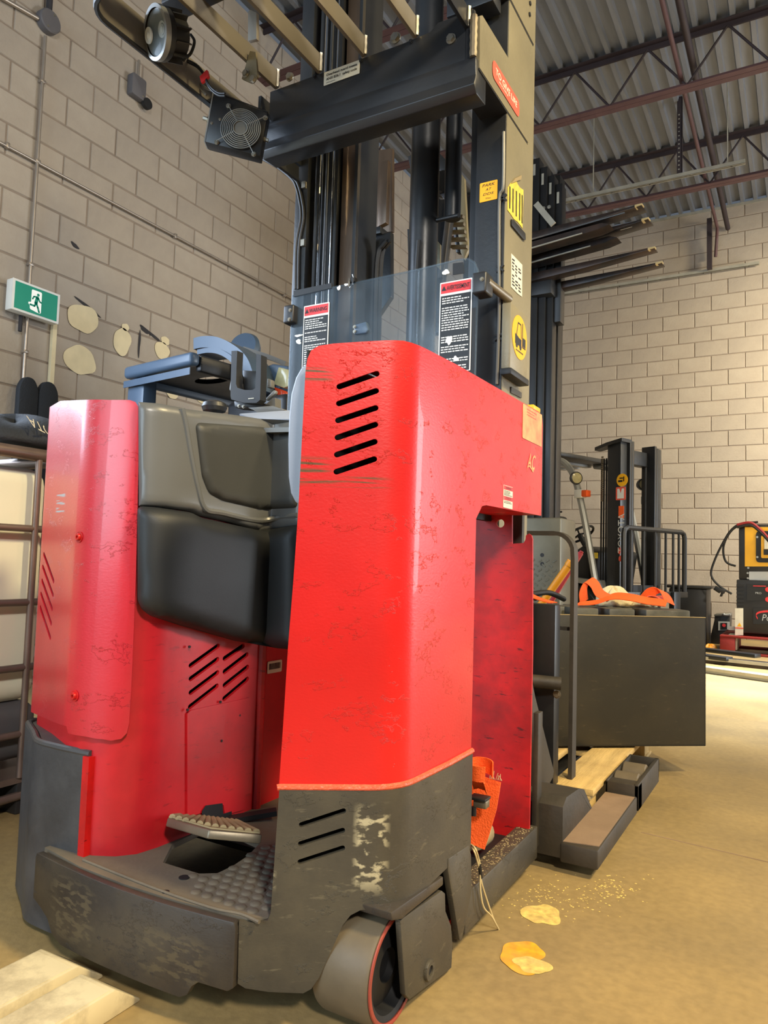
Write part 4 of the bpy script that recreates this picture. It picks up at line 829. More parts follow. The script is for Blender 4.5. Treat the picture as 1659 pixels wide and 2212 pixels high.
# reach carriage and load backrest seen past the column
bx0 = -0.70; yb_ = 2.58
c1 = at(1233, 1690, Y=yb_); c2 = at(1243, 1185, Y=yb_); xb = (c1.x + c2.x) / 2; ztop = at(1200, 1152, Y=yb_).z; zmid = at(1190, 1352, Y=yb_).z
mb = MB(); path = [Vector((xb, yb_, 0.10)), Vector((xb, yb_, ztop - 0.09))] + arc((xb - 0.07, yb_, ztop - 0.07), 0.07, 0.0, math.pi / 2, 6)[1:] + [Vector((-1.60, yb_, ztop))]
for a, b in zip(path, path[1:]): mb.bar(a, b, 0.045, 0.012, up=YA) if False else None
rb = MB()
def flatsweep(mb, pts, wy, th):
    P = [Vector(p) for p in pts]; vs = []; fs = []
    for i, p in enumerate(P):
        d = (P[min(i + 1, len(P) - 1)] - P[max(i - 1, 0)]).normalized(); nn = Vector((d.z, 0, -d.x)) * th / 2
        vs += [p - nn - YA * wy / 2, p + nn - YA * wy / 2, p + nn + YA * wy / 2, p - nn + YA * wy / 2]
    for i in range(len(P) - 1):
        for k in range(4): fs.append((i * 4 + k, i * 4 + (k + 1) % 4, i * 4 + 4 + (k + 1) % 4, i * 4 + 4 + k))
    n = len(P) * 4; fs += [(3, 2, 1, 0), (n - 4, n - 3, n - 2, n - 1)]; return mb.add(vs, fs)
flatsweep(MB(), path, 0.05, 0.014).build('load_backrest', 'castpaint', RTK)['label'] = 'rounded flat bar load backrest'
MB().box(-1.6, xb, yb_ - 0.005, yb_ + 0.02, zmid - 0.012, zmid).build('backrest_rail', 'castpaint', RTK)
MB().prism([at(x, y, X=-0.70) for x, y in ((1150, 1470), (1157, 1505), (1197, 1665), (1195, 1680), (1163, 1740), (1152, 1700))], (-0.012, 0, 0)).build('reach_arm_plate', 'castpaint', RTK, bevel=0.003)
MB().box(-0.668, -0.652, 2.06, 2.10, 0.06, at(1155, 1540, Y=2.06).z).build('guide_plate', 'castpaint', RTK, bevel=0.002)
MB().box(-0.86, -0.72, 2.44, 2.50, 0.12, 0.72).box(-0.88, -0.74, 2.52, 2.545, 0.16, 0.60).build('carriage_plate', 'black', RTK, bevel=0.003)
p = at(1160, 1470, Y=2.40); MB().cyl((p.x - 0.05, 2.38, p.z), (p.x + 0.075, 2.42, p.z - 0.005), 0.022, 14).build('reach_pin', 'castpaint', RTK)
q = at(1203, 1500, Y=2.44); boltpart(q, (0, -1, 0), 0.010, RTK, 'bolt', 'steel')
for x_ in (-0.93, -1.50): MB().box(x_, x_ + 0.12, 2.56, 3.4, 0.032, 0.066).build('fork', 'black', RTK, bevel=0.003)
# ---- decals on the red arm
XD = -0.6395
Rr, Up = YA, ZA
q = at(1150, 920, X=XD); wl_ = panel('worn_label', 'worn_label', RTK, q, Rr, Up, rect(at(1170, 930, X=XD).y - at(1129, 905, X=XD).y, 0.092, 0.004), 0.0008)
wl_['label'] = 'worn pale rectangular label'
printlines(q + XA * 0.0008 + ZA * 0.03, Rr, Up, 0.10, 0.022, 3, 'decal_coral', wl_, 5)
q = at(1097, 1074, X=XD); wn = panel('warning_label', 'paper', RTK, q, Rr, Up, rect(0.066, 0.056, 0.002), 0.0008); wn['label'] = 'small red and cream warning label'
for k, (word, dz) in enumerate((('WARNING', 0.022), ('ATTENTION', -0.004))):
    hd = panel('header', 'decal_red', wn, q + XA * 0.0008 + ZA * dz, Rr, Up, rect(0.064, 0.010), 0.0004); text(word, q + XA * 0.0013 + ZA * dz, Rr, Up, 0.040, 0.006, 'print_black', hd) if False else text(word, q + XA * 0.0013 + ZA * dz, Rr, Up, 0.040, 0.006, 'print_black', wn, 'header_lettering')
    printlines(q + XA * 0.0009 + ZA * (dz - 0.013), Rr, Up, 0.058, 0.013, 4, 'print_black', wn, k)
q = at(1146, 1003, X=XD - 0.0005)
text('AC', q + ZA * 0.008 + YA * 0.006, (0, 1, 0), (0, 0.28, 1), 0.062, 0.044, 'worn_label', RTK, 'emblem_letters', 0.0012, bold=0.012)
mb = MB(); ribbon(mb, [q + Vector((0.0012, a, b)) for a, b in ((-0.030, -0.022), (-0.026, -0.010), (-0.012, -0.006), (0.004, -0.011), (0.018, -0.018), (0.026, -0.012))], (0, 0.001, 0.0022), 0.0006)
mb.build('emblem_swoosh', 'worn_label', RTK)
q = at(1152, 884, X=-0.68); MB().obox(q, (0.012, 0, 0), (0, 0.032, 0), (0, 0, 0.008)).build('yellow_cap', 'yellow', RTK, bevel=0.004)
# ---------------------------------------------------------------- mast
YM = 2.10; XMR = -0.80; XML = -1.62; ZT = 3.5
def extr(poly, z0, z1): return MB().prism([(x, y, z0) for x, y in poly], (0, 0, z1 - z0))
def channel(x_out, sgn, y0, y1, web, fl, depth):
    """C section open towards the mast centre; sgn = +1 when the open side faces +X"""
    a = x_out; b = x_out + sgn * depth
    return [(a, y0), (b, y0), (b, y0 + fl), (a + sgn * web, y0 + fl), (a + sgn * web, y1 - fl), (b, y1 - fl), (b, y1), (a, y1)]
def ibeam(xc, y0, y1, hw, web, fl):
    return [(xc - hw, y0), (xc + hw, y0), (xc + hw, y0 + fl), (xc + web, y0 + fl), (xc + web, y1 - fl), (xc + hw, y1 - fl), (xc + hw, y1), (xc - hw, y1), (xc - hw, y1 - fl), (xc - web, y1 - fl), (xc - web, y0 + fl), (xc - hw, y0 + fl)]
o = extr(channel(XMR, -1, YM, 2.365, 0.02, 0.022, 0.098), 0.12, ZT).build('mast_post', 'mast', RTK, bevel=0.002)
MB().box(XMR, XMR + 0.002, YM + 0.003, 2.362, 0.12, ZT).build('post_lit_side', 'mast_side', RTK)['label'] = 'outer side of the mast post in lamp-lit colour'  # thin overlay carrying the lamp light in its colour
extr(channel(XML, 1, YM, 2.365, 0.02, 0.022, 0.055), 0.12, ZT).build('mast_post', 'mast', RTK, bevel=0.002)
extr(ibeam(-1.505, 2.14, 2.33, 0.045, 0.008, 0.016), 0.12, ZT + 0.1).build('inner_rail', 'black', RTK, bevel=0.002)
extr(ibeam(-1.425, 2.16, 2.31, 0.030, 0.012, 0.018), 0.12, ZT + 0.2).build('inner_rail', 'rail', RTK, bevel=0.002)
extr(ibeam(-0.905, 2.14, 2.33, 0.030, 0.008, 0.016), 0.12, ZT + 0.1).build('inner_rail', 'black', RTK, bevel=0.002)
MB().box(-1.398, -1.386, 2.155, 2.30, 0.12, ZT).build('rail_liner', 'black', RTK)
MB().box(-1.386, -1.3845, 2.155, 2.172, 0.12, ZT).build('liner_lit_edge', 'castpaint', RTK)  # paler strip added for the lit front edge of the liner
for x, y, r, m in ((-1.535, 2.118, 0.008, 'mast'), (-1.512, 2.112, 0.007, 'chrome'), (-1.488, 2.112, 0.006, 'mast'), (-1.462, 2.115, 0.005, 'chrome')):
    MB().cyl((x, y, 0.5), (x, y, ZT), r, 8).build('mast_hose', m, RTK)
MB().cyl((-1.165, 2.26, 0.15), (-1.165, 2.26, 3.3), 0.052, 28).build('lift_cylinder', 'mast', RTK)
MB().cyl((-1.072, 2.30, at(900, 490, Y=2.30).z), (-1.072, 2.30, 3.4), 0.030, 24).build('lift_cylinder', 'mast', RTK)
z_ = at(900, 492, Y=2.28).z
MB().cyl((-1.12, 2.26, z_), (-1.03, 2.26, z_), 0.008, 10).build('cylinder_pin', 'black', RTK)
MB().prism([at(x, y, Y=2.24) for x, y in ((886, 495), (890, 640), (884, 640), (880, 495))], (0, 0.03, 0)).build('hose_bracket', 'mast', RTK)
# hoses and carriage pieces seen between the posts
def plate(name, pts, y, m, dy=0.015, bev=0.002): return MB().prism([at(a, b, Y=y) for a, b in pts], (0, dy, 0)).build(name, m, RTK, bevel=bev)
h = [at(x, y, Y=2.2) for x, y in ((905, 520), (902, 560), (899, 620), (897, 760))]
MB().tube(smoothpath(h), 0.009, 8).build('hose', 'rubber', RTK)
h = [at(x, y, Y=2.27) for x, y in ((834, 520), (826, 530), (817, 545), (812, 600), (808, 760))]
MB().tube(smoothpath(h), 0.010, 8).build('hose', 'rubber', RTK)
h = [at(x, y, Y=2.29) for x, y in ((842, 520), (834, 530), (826, 545), (821, 600), (817, 760))]
MB().tube(smoothpath(h), 0.010, 8).build('hose', 'rubber', RTK)
q0 = at(803, 405, Y=2.75); q1 = at(795, 490, Y=2.75); MB().cyl(q1, q0, 0.018, 16).build('tilt_rod', 'chrome', RTK)
q0 = at(804, 392, Y=2.75); MB().cyl(q0 - ZA * 0.03, q0 + ZA * 0.02, 0.024, 14).build('rod_clevis', 'black', RTK)
plate('cross_plate', ((772, 497), (822, 488), (822, 503), (772, 513)), 2.72, 'mast', 0.06)
plate('tilt_arm', ((793, 513), (806, 508), (793, 620), (782, 720), (770, 720)), 2.70, 'blueguard', 0.03)
plate('arm_post', ((800, 512), (844, 500), (844, 640), (790, 720), (784, 720)), 2.74, 'mast', 0.03)
plate('back_plate', ((772, 330), (848, 320), (848, 500), (772, 505)), 3.05, 'rail', 0.02)
plate('carriage_flange', ((822, 350), (838, 345), (834, 480), (815, 490)), 2.95, 'rail', 0.03)
plate('reach_plate', ((892, 440), (975, 425), (972, 470), (955, 600), (950, 720), (900, 720), (893, 560)), 2.62, 'black', 0.05, 0.012)
plate('plate_edge', ((966, 428), (975, 425), (972, 470), (956, 600), (945, 600), (958, 500)), 2.61, 'castpaint', 0.01)
plate('bolted_plate', ((918, 491), (951, 528), (950, 582), (916, 548)), 2.48, 'mast_side', 0.012)
for px_, py_ in ((929, 549), (937, 555)): boltpart(at(px_, py_, Y=2.478), (0, -1, 0), 0.009, RTK, 'bolt', 'steel')
plate('slotted_strap', ((925, 560), (938, 562), (934, 720), (922, 720)), 2.50, 'mast_side', 0.01)
mb = MB()
fr = [at(x, y, Y=2.9) for x, y in ((917, 317), (975, 375), (972, 425), (960, 412), (905, 390), (893, 335))]
for a, b in zip(fr, fr[1:] + fr[:1]): mb.bar(a, b, 0.05, 0.02, up=YA)
mb.build('pulley_frame', 'mast', RTK, bevel=0.002)
q0 = at(930, 372, Y=2.88); q1 = at(950, 396, Y=2.88); MB().cyl(q0, q1, 0.012, 10).build('pulley_pin', 'chrome', RTK)
q = at(958, 398, Y=2.9); MB().lathe(q, (0.5, -0.8, 0), [(0, -0.03), (0.05, -0.03), (0.05, 0.03), (0, 0.03)], 18).build('pulley', 'black', RTK)
plate('tall_flange', ((988, 365), (1003, 385), (1011, 540), (1002, 560), (995, 545), (986, 480)), 2.80, 'mast_side', 0.02)
plate('flange_edge', ((975, 330), (988, 365), (986, 480), (995, 545), (985, 545), (975, 470)), 2.82, 'black', 0.03)
q = at(917, 408, Y=2.85); MB().obox(q, (0.016, 0, 0), (0, 0.004, 0), (0, 0, 0.045)).build('yellow_tag', 'yellow', RTK)
mb = MB()
for k in range(5):
    p = at(968 + k * 2, 470 + k * 16, Y=2.7); mb.bar(p, p + Vector((0.07, 0, -0.012)), 0.02, 0.012)
mb.build('spring_rungs', 'steel', RTK)
# cable clipped to the front of the right post, and the one on the left post
h = [at(x, y, Y=YM - 0.008) for x, y in ((1088, 285), (1087, 400), (1079, 430), (1078, 560), (1078, 690), (1073, 830))]
MB().tube(smoothpath(h), 0.005, 6).build('post_cable', 'plastic_grey', RTK)
for px_, py_ in ((1086, 428), (1080, 580), (1077, 728)):
    q = at(px_, py_, Y=YM - 0.006); MB().obox(q, (0.012, 0, 0.010), (0, 0.004, 0), (-0.002, 0, 0.002)).obox(q, (0.012, 0, -0.010), (0, 0.004, 0), (0.002, 0, 0.002)).build('cable_tie', 'rubber', RTK)
for dx, sd_ in ((0.0, 1), (6, 2)):
    h = [at(x + dx, y, Y=YM - 0.008) for x, y in ((560, 340), (600, 362), (628, 385), (638, 400), (646, 430), (650, 470), (640, 530), (638, 625))]
    MB().tube(smoothpath(h), 0.005, 6).build('guard_cable', 'rubber', RTK)
for px_, py_ in ((657, 400), (655, 525)):
    q = at(px_, py_, Y=YM - 0.005); MB().obox(q, (0.008, 0, 0), (0, 0.006, 0), (0, 0, 0.012)).build('cable_clip', 'zinc', RTK)
# notes and labels on the right post
def fr_q(x0, y0, x1, y1, y=YM):
    a = at(x0, y0, Y=y); b = at(x1, y1, Y=y); return (a + b) / 2, abs(b.x - a.x), abs(b.z - a.z)
q, w_, h_ = fr_q(1036, 440, 1075, 386, YM - 0.001)
h_ *= 0.93
nt = panel('yellow_note', 'note', RTK, q, XA, ZA, rect(w_, h_, 0.003), 0.001); nt['label'] = 'yellow handwritten note'
for body, dz, ww, hh in (('PARK', 0.33, 0.72, 0.15), ('AT', 0.10, 0.34, 0.13), ('DDS', -0.13, 0.62, 0.12), ('Tks.', -0.36, 0.32, 0.07)):
    text(body, q + Vector((0.0, -0.0012, dz * h_)), XA, ZA, ww * w_, hh * h_, 'print_black', nt, 'handwriting', slant=0.25)
XS = XMR + 0.0025
def side_poly(name, m, pts, th=0.0012, off=0.0, poly=True):
    c = at(*pts[0], X=XS + off); return panel(name, m, RTK, (XS + off, 0, 0), YA, ZA, [(at(x, y, X=XS + off).y, at(x, y, X=XS + off).z) for x, y in pts], th)
c1_ = lambda p: (1050 + p[0] * 0.226, 360 + p[1] * 0.226)
tl = side_poly('torn_label', 'torn', [c1_(p) for p in ((205, 200), (235, 155), (285, 135), (300, 170), (320, 200), (355, 225), (352, 350), (345, 590), (325, 560), (300, 530), (262, 500), (230, 450), (203, 415))]); tl['label'] = 'torn yellow label with black stripes'
mb = MB()
for x in (228, 258, 290, 322, 345):
    a = at(*c1_((x, 190 + (x - 228) * 0.7)), X=XS + 0.0016); b = at(*c1_((x - 2, 400 + (x - 228) * 1.2)), X=XS + 0.0016); mb.bar(a, b, 0.0012, 0.008, up=YA)
mb.build('stripes', 'print_black', tl)
side_poly('torn_corner', 'tread', [c1_(p) for p in ((235, 160), (270, 115), (330, 85), (325, 125), (285, 140))], 0.004)
MB().prism([at(*c1_(p), X=XS) for p in ((232, 505), (250, 510), (362, 640), (366, 705), (350, 705), (232, 565))], (0.006, 0, 0)).build('side_slot', 'rubber', RTK, bevel=0.002)
lb = side_poly('paper_label', 'paper', [c1_(p) for p in ((238, 830), (343, 940), (340, 1245), (300, 1215), (236, 1150))], 0.0015); lb['label'] = 'curling white paper label'
mb = MB(); rn = random.Random(2)
for k in range(9):
    y0 = 870 + k * 30
    for j in range(3):
        if rn.random() < 0.25: continue
        x0 = 250 + j * 30; a = at(*c1_((x0, y0 + (x0 - 238) * 1.02)), X=XS + 0.002); b = at(*c1_((x0 + rn.uniform(12, 24), y0 + (x0 - 220) * 1.02)), X=XS + 0.002); mb.bar(a, b, 0.0006, 0.0045)
tag(mb.build('print', 'print_black', lb), kind='stuff')
bx_ = MB(); pp = [c1_(p) for p in ((205, 1290), (240, 1290), (410, 1440), (386, 2030), (190, 1900))]
y0 = at(*c1_((235, 1600)), X=XS + 0.03).y; y1 = at(*c1_((398, 1700)), X=XS + 0.03).y; zt0 = at(*c1_((240, 1290)), X=XS + 0.03).z; zb0 = at(*c1_((225, 1920)), X=XS + 0.03).z
MB().box(XS, XS + 0.03, y0, y1, zb0, zt0).build('document_box', 'mast_side', RTK, bevel=0.004)['label'] = 'flat dark document box'
MB().box(XS, XS + 0.036, y0 - 0.006, y1 + 0.004, zb0 - 0.02, zb0).build('box_lid', 'rubber', RTK, bevel=0.003)
q = at(*c1_((320, 1635)), X=XS + 0.0305); r = abs(at(*c1_((320, 1425)), X=XS + 0.0305).z - at(*c1_((320, 1845)), X=XS + 0.0305).z) / 2
rd = panel('round_decal', 'yellow', RTK, q, YA, ZA, disc(r, 36), 0.0008); rd['label'] = 'round yellow forklift decal'
qq = q + XA * 0.0009; mb = MB()
def st(pts, w_):
    for a, b in zip(pts, pts[1:]): mb.bar(qq + Vector((0, a[0] * r, a[1] * r)), qq + Vector((0, b[0] * r, b[1] * r)), w_ * r, 0.0004, up=XA)
st([(-0.45, 0.0), (-0.25, 0.62), (0.15, 0.62), (0.2, 0.0)], 0.07); st([(0.36, 0.75), (0.36, -0.35)], 0.09); st([(0.36, -0.35), (0.8, -0.35)], 0.07)
mb.prism([qq + Vector((0, a * r, b * r)) for a, b in ((-0.62, 0.05), (-0.3, 0.0), (-0.1, -0.05), (0.22, -0.05), (0.22, -0.4), (-0.62, -0.4))], (0.0004, 0, 0))
for a in (-0.4, 0.1): mb.cyl(qq + Vector((0, a * r, -0.42 * r)), qq + Vector((0.0006, a * r, -0.42 * r)), 0.14 * r, 14)
mb.prism([qq + Vector((0, a * r, b * r)) for a, b in ((0.42, -0.3), (0.78, -0.3), (0.78, 0.1), (0.42, 0.1))], (0.0004, 0, 0))
mb.build('forklift_drawing', 'print_black', rd)
mb = MB(); printlines(q + Vector((0.0006, 0, -0.66 * r)), YA, ZA, r * 1.0, r * 0.16, 1, 'print_black', rd, 4)
MB().prism([at(*c1_(p), X=XS) for p in ((232, 2105), (330, 2160), (330, 2212), (228, 2160))], (0.004, 0, 0)).build('small_plate', 'mast', RTK)
# ---------------------------------------------------------------- overhead guard
YG = 1.86
a_ = at(588, 190, Y=YG); b_ = at(1008, 40, Y=YG)
MB().prism([(XML + 0.06, YG, 2.30), (XMR - 0.012, YG, 2.30), (XMR - 0.012, YG, 2.455), (-0.93, YG, 2.455), (-0.955, YG, 2.435), (-1.05, YG, 2.43), (XML + 0.06, YG, 2.432)], (0, 0.012, 0)).build('guard_plate', 'guard', RTK, bevel=0.002)
mb = MB(); prof = [(YG - 0.012, 2.302), (YG + 0.02, 2.302), (YG + 0.07, 2.30), (YG + 0.07, 2.20), (YG + 0.0, 2.195), (YG - 0.02, 2.215), (YG - 0.005, 2.25), (YG - 0.012, 2.285)]
mb.prism([(XML + 0.045, y, z) for y, z in prof], (XMR - XML - 0.045, 0, 0)); mb.build('guard_beam', 'guard', RTK, bevel=0.003)
sp_ = [at(x, y, X=XMR + 0.004) for x, y in ((1037, 34), (1042, 33), (1141, 196), (1141, 308), (1036, 146))]
MB().prism(sp_, (-0.012, 0, 0)).build('side_plate', 'mast_side', RTK)['label'] = 'side plate in lamp-lit colour with red sticker'
mb = MB(); z_ = (sp_[-1].z + sp_[-2].z) / 2
mb.prism([(XMR + 0.003, sp_[-1].y, z_), (XMR + 0.003, sp_[-2].y - 0.01, z_), (XMR + 0.003, sp_[-2].y, z_ - 0.004), (XMR + 0.003, sp_[-1].y, z_ - 0.008)], (-0.09, 0, 0)); mb.build('side_flange', 'guard', RTK)
MB().tube([Vector((XMR - 0.008, YG - 0.012, 2.30 + k * 0.0125 )) for k in range(11)], [0.010 + 0.002 * (k % 2) for k in range(11)], 8).build('weld_bead', 'steel', RTK)
MB().box(XMR - 0.035, XMR - 0.016, YG - 0.004, YG + 0.2, 2.30, 2.455).build('side_web', 'guard', RTK)
zz = at(1125, 46, X=XMR).z
MB().box(XMR - 0.012, XMR + 0.004, 1.95, 2.345, zz, zz + 0.2).build('upper_side_plate', 'mast_side', RTK); MB().box(XMR - 0.09, XMR + 0.003, 1.95, 2.34, zz - 0.008, zz).build('upper_flange', 'guard', RTK)
MB().box(-0.98, XMR - 0.02, 2.02, 2.09, 2.60, 2.72).build('upper_beam', 'guard', RTK, bevel=0.004)
for px_, py_ in ((1144, 8), (1143, 32)): boltpart(at(px_ - 1, py_, X=XMR + 0.002), XA, 0.008, RTK, 'bolt', 'mast', 0.006)
q = (at(1064, 140, X=XMR + 0.005) + at(1121, 243, X=XMR + 0.005)) / 2; w_ = at(1121, 243, X=XMR + 0.005).y - at(1064, 140, X=XMR + 0.005).y
gs = panel('sticker', 'decal_coral', RTK, q + XA * 0.0004, YA, ZA, rect(w_, 0.058, 0.022), 0.0008); gs['label'] = 'rounded coral sticker'
text('TO GIVE LIFE', q + XA * 0.0012 + ZA * 0.004, YA, ZA, w_ * 0.8, 0.020, 'paper', gs, bold=0.015); printlines(q + XA * 0.0013 - ZA * 0.014, YA, ZA, w_ * 0.55, 0.007, 1, 'paper', gs, 8)
for px_, py_, r in ((627, 167, 0.011), (855, 83, 0.0135), (975, 85, 0.0115)): boltpart(at(px_, py_, Y=YG - 0.001), (0, -1, 0), r, RTK, 'guard_bolt', 'zinc', 0.012)
for px_, py_ in ((680, 165), (780, 131), (888, 90)): boltpart(at(px_, py_, Y=YG - 0.001), (0, -1, 0), 0.005, RTK, 'small_bolt', 'guard', 0.006)
q = at(738, 158, Y=YG - 0.0015); w_ = at(777, 140, Y=YG).x - at(700, 166, Y=YG).x
st_ = panel('white_sticker', 'paper', RTK, q, XA, ZA, rect(w_, 0.045, 0.002), 0.001); st_['label'] = 'white overhead guard sticker'
text('Overhead guard meets', q + Vector((0.0, -0.0015, 0.009)), XA, ZA, w_ * 0.86, 0.0115, 'print_black', st_, bold=0.02); text('ANSI B56.1  safety code', q + Vector((0.0, -0.0015, -0.005)), XA, ZA, w_ * 0.86, 0.0115, 'print_black', st_, bold=0.02)
printlines(q + Vector((-w_ * 0.3, -0.0012, -0.016)), XA, ZA, w_ * 0.25, 0.004, 1, 'print_black', st_, 3)
for px_, py_ in ((598, 180), (690, 156), (786, 126), (897, 86), (985, 96)):
    q = at(px_, py_, Y=YG)
    x_ = q.x if px_ != 985 else -0.835; z0_ = 2.432 if px_ != 985 else 2.40
    MB().box(x_ - 0.006, x_ + 0.006, 1.20, YG, z0_, z0_ + 0.062).build('guard_bar', 'guard_bar' if px_ != 985 else 'guard', RTK, bevel=0.001)
    MB().tube([Vector((x_ + 0.008, YG - 0.006, z0_ + 0.002 + k * 0.012)) for k in range(6)], [0.006 + 0.0015 * (k % 2) for k in range(6)], 6).build('bar_weld', 'zinc', RTK)
MB().box(-1.66, -0.83, 1.46, 1.54, 2.50, 2.57).build('guard_cross_beam', 'guard', RTK, bevel=0.004)
MB().prism([at(x, y, Y=1.44) for x, y in ((535, 25), (540, 20), (554, 26), (554, 84), (535, 88))], (0, 0.012, 0)).build('bar_tab', 'guard_bar', RTK, bevel=0.002)
MB().box(-1.66, -0.83, 1.195, 1.207, 2.40, 2.50).build('guard_rear_bar', 'guard_bar', RTK)
# left rim: flat bar bent round the corner
zr0 = 2.335; rim = [Vector((-1.69, 1.86, 0)), Vector((-1.69, 1.36, 0))] + [Vector((-1.61 - 0.08 * math.cos(k / 6 * math.pi / 2), 1.30 - 0.08 * math.sin(k / 6 * math.pi / 2) + 0.0, 0)) for k in range(7)] + [Vector((-0.83, 1.22, 0))]
vs = []; fs = []
for i, p in enumerate(rim):
    d = (rim[min(i + 1, len(rim) - 1)] - rim[max(i - 1, 0)]).normalized(); n_ = Vector((-d.y, d.x, 0)) * 0.006
    vs += [p - n_ + ZA * zr0, p + n_ + ZA * zr0, p + n_ + ZA * (zr0 + 0.10), p - n_ + ZA * (zr0 + 0.10)]
for i in range(len(rim) - 1):
    for k in range(4): fs.append((i * 4 + k, i * 4 + (k + 1) % 4, i * 4 + 4 + (k + 1) % 4, i * 4 + 4 + k))
MB().add(vs, fs).build('guard_rim', 'guard_bar', RTK)
MB().tube([p + ZA * (zr0 + 0.003) for p in rim], 0.008, 6).build('rim_edge', 'guard', RTK)
# left side plate running back to the mast
MB().prism([at(x, y, X=-1.60) for x, y in ((560, 320), (580, 312), (640, 362), (640, 392), (600, 362), (566, 338))], (0.012, 0, 0)).build('left_side_plate', 'guard', RTK)
MB().prism([(-1.61, YG, 2.30), (-1.61, 2.12, 2.30), (-1.61, 2.12, 2.43), (-1.61, YG, 2.43)], (0.012, 0, 0)).build('left_side_web', 'guard', RTK)
for px_, py_ in ((548, 172), (532, 160)): boltpart(at(px_, py_, Y=1.70), (0, -1, 0), 0.010, RTK, 'bracket_bolt', 'zinc', 0.010)
MB().prism([at(x, y, Y=1.70) for x, y in ((540, 110), (552, 112), (556, 165), (540, 178), (522, 170))], (0, 0.008, 0)).build('fan_bracket', 'mast_side', RTK)
# fan box
YF = 1.74
fn_ = Vector((0.52, -0.85, -0.05)).normalized(); fp0 = at(521, 282, Y=YF)
fc = [onplane(x, y, fp0, fn_) for x, y in ((462, 198), (578, 243), (561, 337), (443, 306))]
ex = (fc[1] - fc[0] + fc[2] - fc[3]).normalized(); cen = sum(fc, Vector()) / 4; ez = fn_.cross(ex); ez = ez if ez.z > 0 else -ez
fan = MB().prism(fc, -fn_ * 0.055).build('fan_box', 'plastic', RTK, bevel=0.003); fan['label'] = 'black box fan with wire grille'
MB().prism([fc[0], fc[3], fc[3] - ex * 0.004, fc[0] - ex * 0.004], -fn_ * 0.05).build('fan_lit_edge', 'silver', fan)  # silver strip stands for daylight on the box's left edge
top = [fc[0], fc[1], fc[1] - fn_ * 0.09 + ZA * 0.02, fc[0] - fn_ * 0.09 + ZA * 0.03]
MB().prism(top, (0, 0, 0.004)).build('fan_top', 'plastic', fan)
cf = fp0 + fn_ * 0.008; R_ = (onplane(521, 240, fp0, fn_) - fp0).length; u_ = ex; v_ = ez
MB().lathe(cf - fn_ * 0.006, fn_, [(0, 0), (R_ * 0.98, 0), (R_ * 1.02, 0.001), (R_ * 1.02, -0.004)], 36).build('fan_opening', 'dark', fan)
g = MB()
for k in range(8):
    r = R_ * (0.36 + 0.64 * k / 7); g.tube([cf + fn_ * (0.004 + 0.006 * (1 - k / 7)) + (u_ * math.cos(t) + v_ * math.sin(t)) * r for t in [2 * math.pi * j / 40 for j in range(40)]], 0.0017, 5, closed=True)
for s1, s2 in ((-1, 1), (1, 1), (1, -1), (-1, -1)): g.cyl(cf + fn_ * 0.009 + (u_ * s1 + v_ * s2) * R_ * 0.25, cf + fn_ * 0.003 + (u_ * s1 + v_ * s2) * R_ * 0.98, 0.0013, 5)
g.build('fan_grille', 'silver', fan)
panel('fan_badge', 'plastic_grey', fan, cf + fn_ * 0.006, ex, ez, disc(R_ * 0.36, 24), 0.001)
bl = MB()
for k in range(7):
    t = 2 * math.pi * k / 7; a = cf + (u_ * math.cos(t) + v_ * math.sin(t)) * R_ * 0.35 + fn_ * -0.002; b = cf + (u_ * math.cos(t + .5) + v_ * math.sin(t + .5)) * R_ * 0.92 + fn_ * -0.002; bl.bar(a, b, 0.022, 0.0015, up=fn_ + ex * 0.4)
bl.build('fan_blades', 'plastic', fan)
for s1, s2 in ((-1, 1), (1, 1), (1, -1), (-1, -1)): boltpart(cf + (u_ * s1 + v_ * s2) * R_ * 0.98 + fn_ * -0.006, fn_, 0.006, fan, 'fan_screw', 'zinc', 0.007)
for px_, py_ in ((475, 258), (457, 266)): boltpart(onplane(px_, py_, fp0, fn_), fn_, 0.0035, fan, 'rivet', 'zinc', 0.003)
boltpart(onplane(449, 252, fp0, fn_) - fn_ * 0.02, -ex, 0.007, fan, 'wing_bolt', 'zinc', 0.02)
boltpart(onplane(569, 294, fp0, fn_) - fn_ * 0.02, ex, 0.006, fan, 'side_bolt', 'zinc', 0.014)
# lamp on the rim
YL = 1.42
lc = at(340, 71, Y=YL); rl = abs(at(340, 22, Y=YL).z - at(340, 121, Y=YL).z) / 2
ax = Vector((-0.36, -1.0, -0.30)).normalized()
lamp = MB().lathe(lc, -ax, [(0, 0.004), (rl * 0.9, 0.004), (rl * 0.92, -0.004), (rl * 1.0, -0.004), (rl * 1.0, 0.022), (rl * 0.96, 0.026), (rl * 0.80, 0.028), (rl * 0.76, 0.075), (rl * 0.5, 0.08), (0, 0.08)], 36).build('work_lamp', 'plastic', RTK); lamp['label'] = 'round work lamp with clear lens and cooling fins'
MB().lathe(lc, -ax, [(rl * 0.86, -0.008), (rl * 1.01, -0.008), (rl * 1.015, 0.006), (rl * 0.99, 0.010)], 36).build('lamp_ring', 'silver', lamp)
lu = ax.orthogonal().normalized(); lv = ax.cross(lu)
MB().lathe(lc, ax, [(0, 0.012), (rl * 0.45, 0.010), (rl * 0.8, 0.004), (rl * 0.9, -0.002)], 36).build('lamp_lens', 'lens', lamp)
MB().lathe(lc, -ax, [(rl * 0.85, -0.003), (rl * 0.6, 0.002), (rl * 0.3, 0.003), (0, 0.003)], 30).build('reflector', 'silver', lamp)  # silver here and white eyes below stand for the bright lens reflection
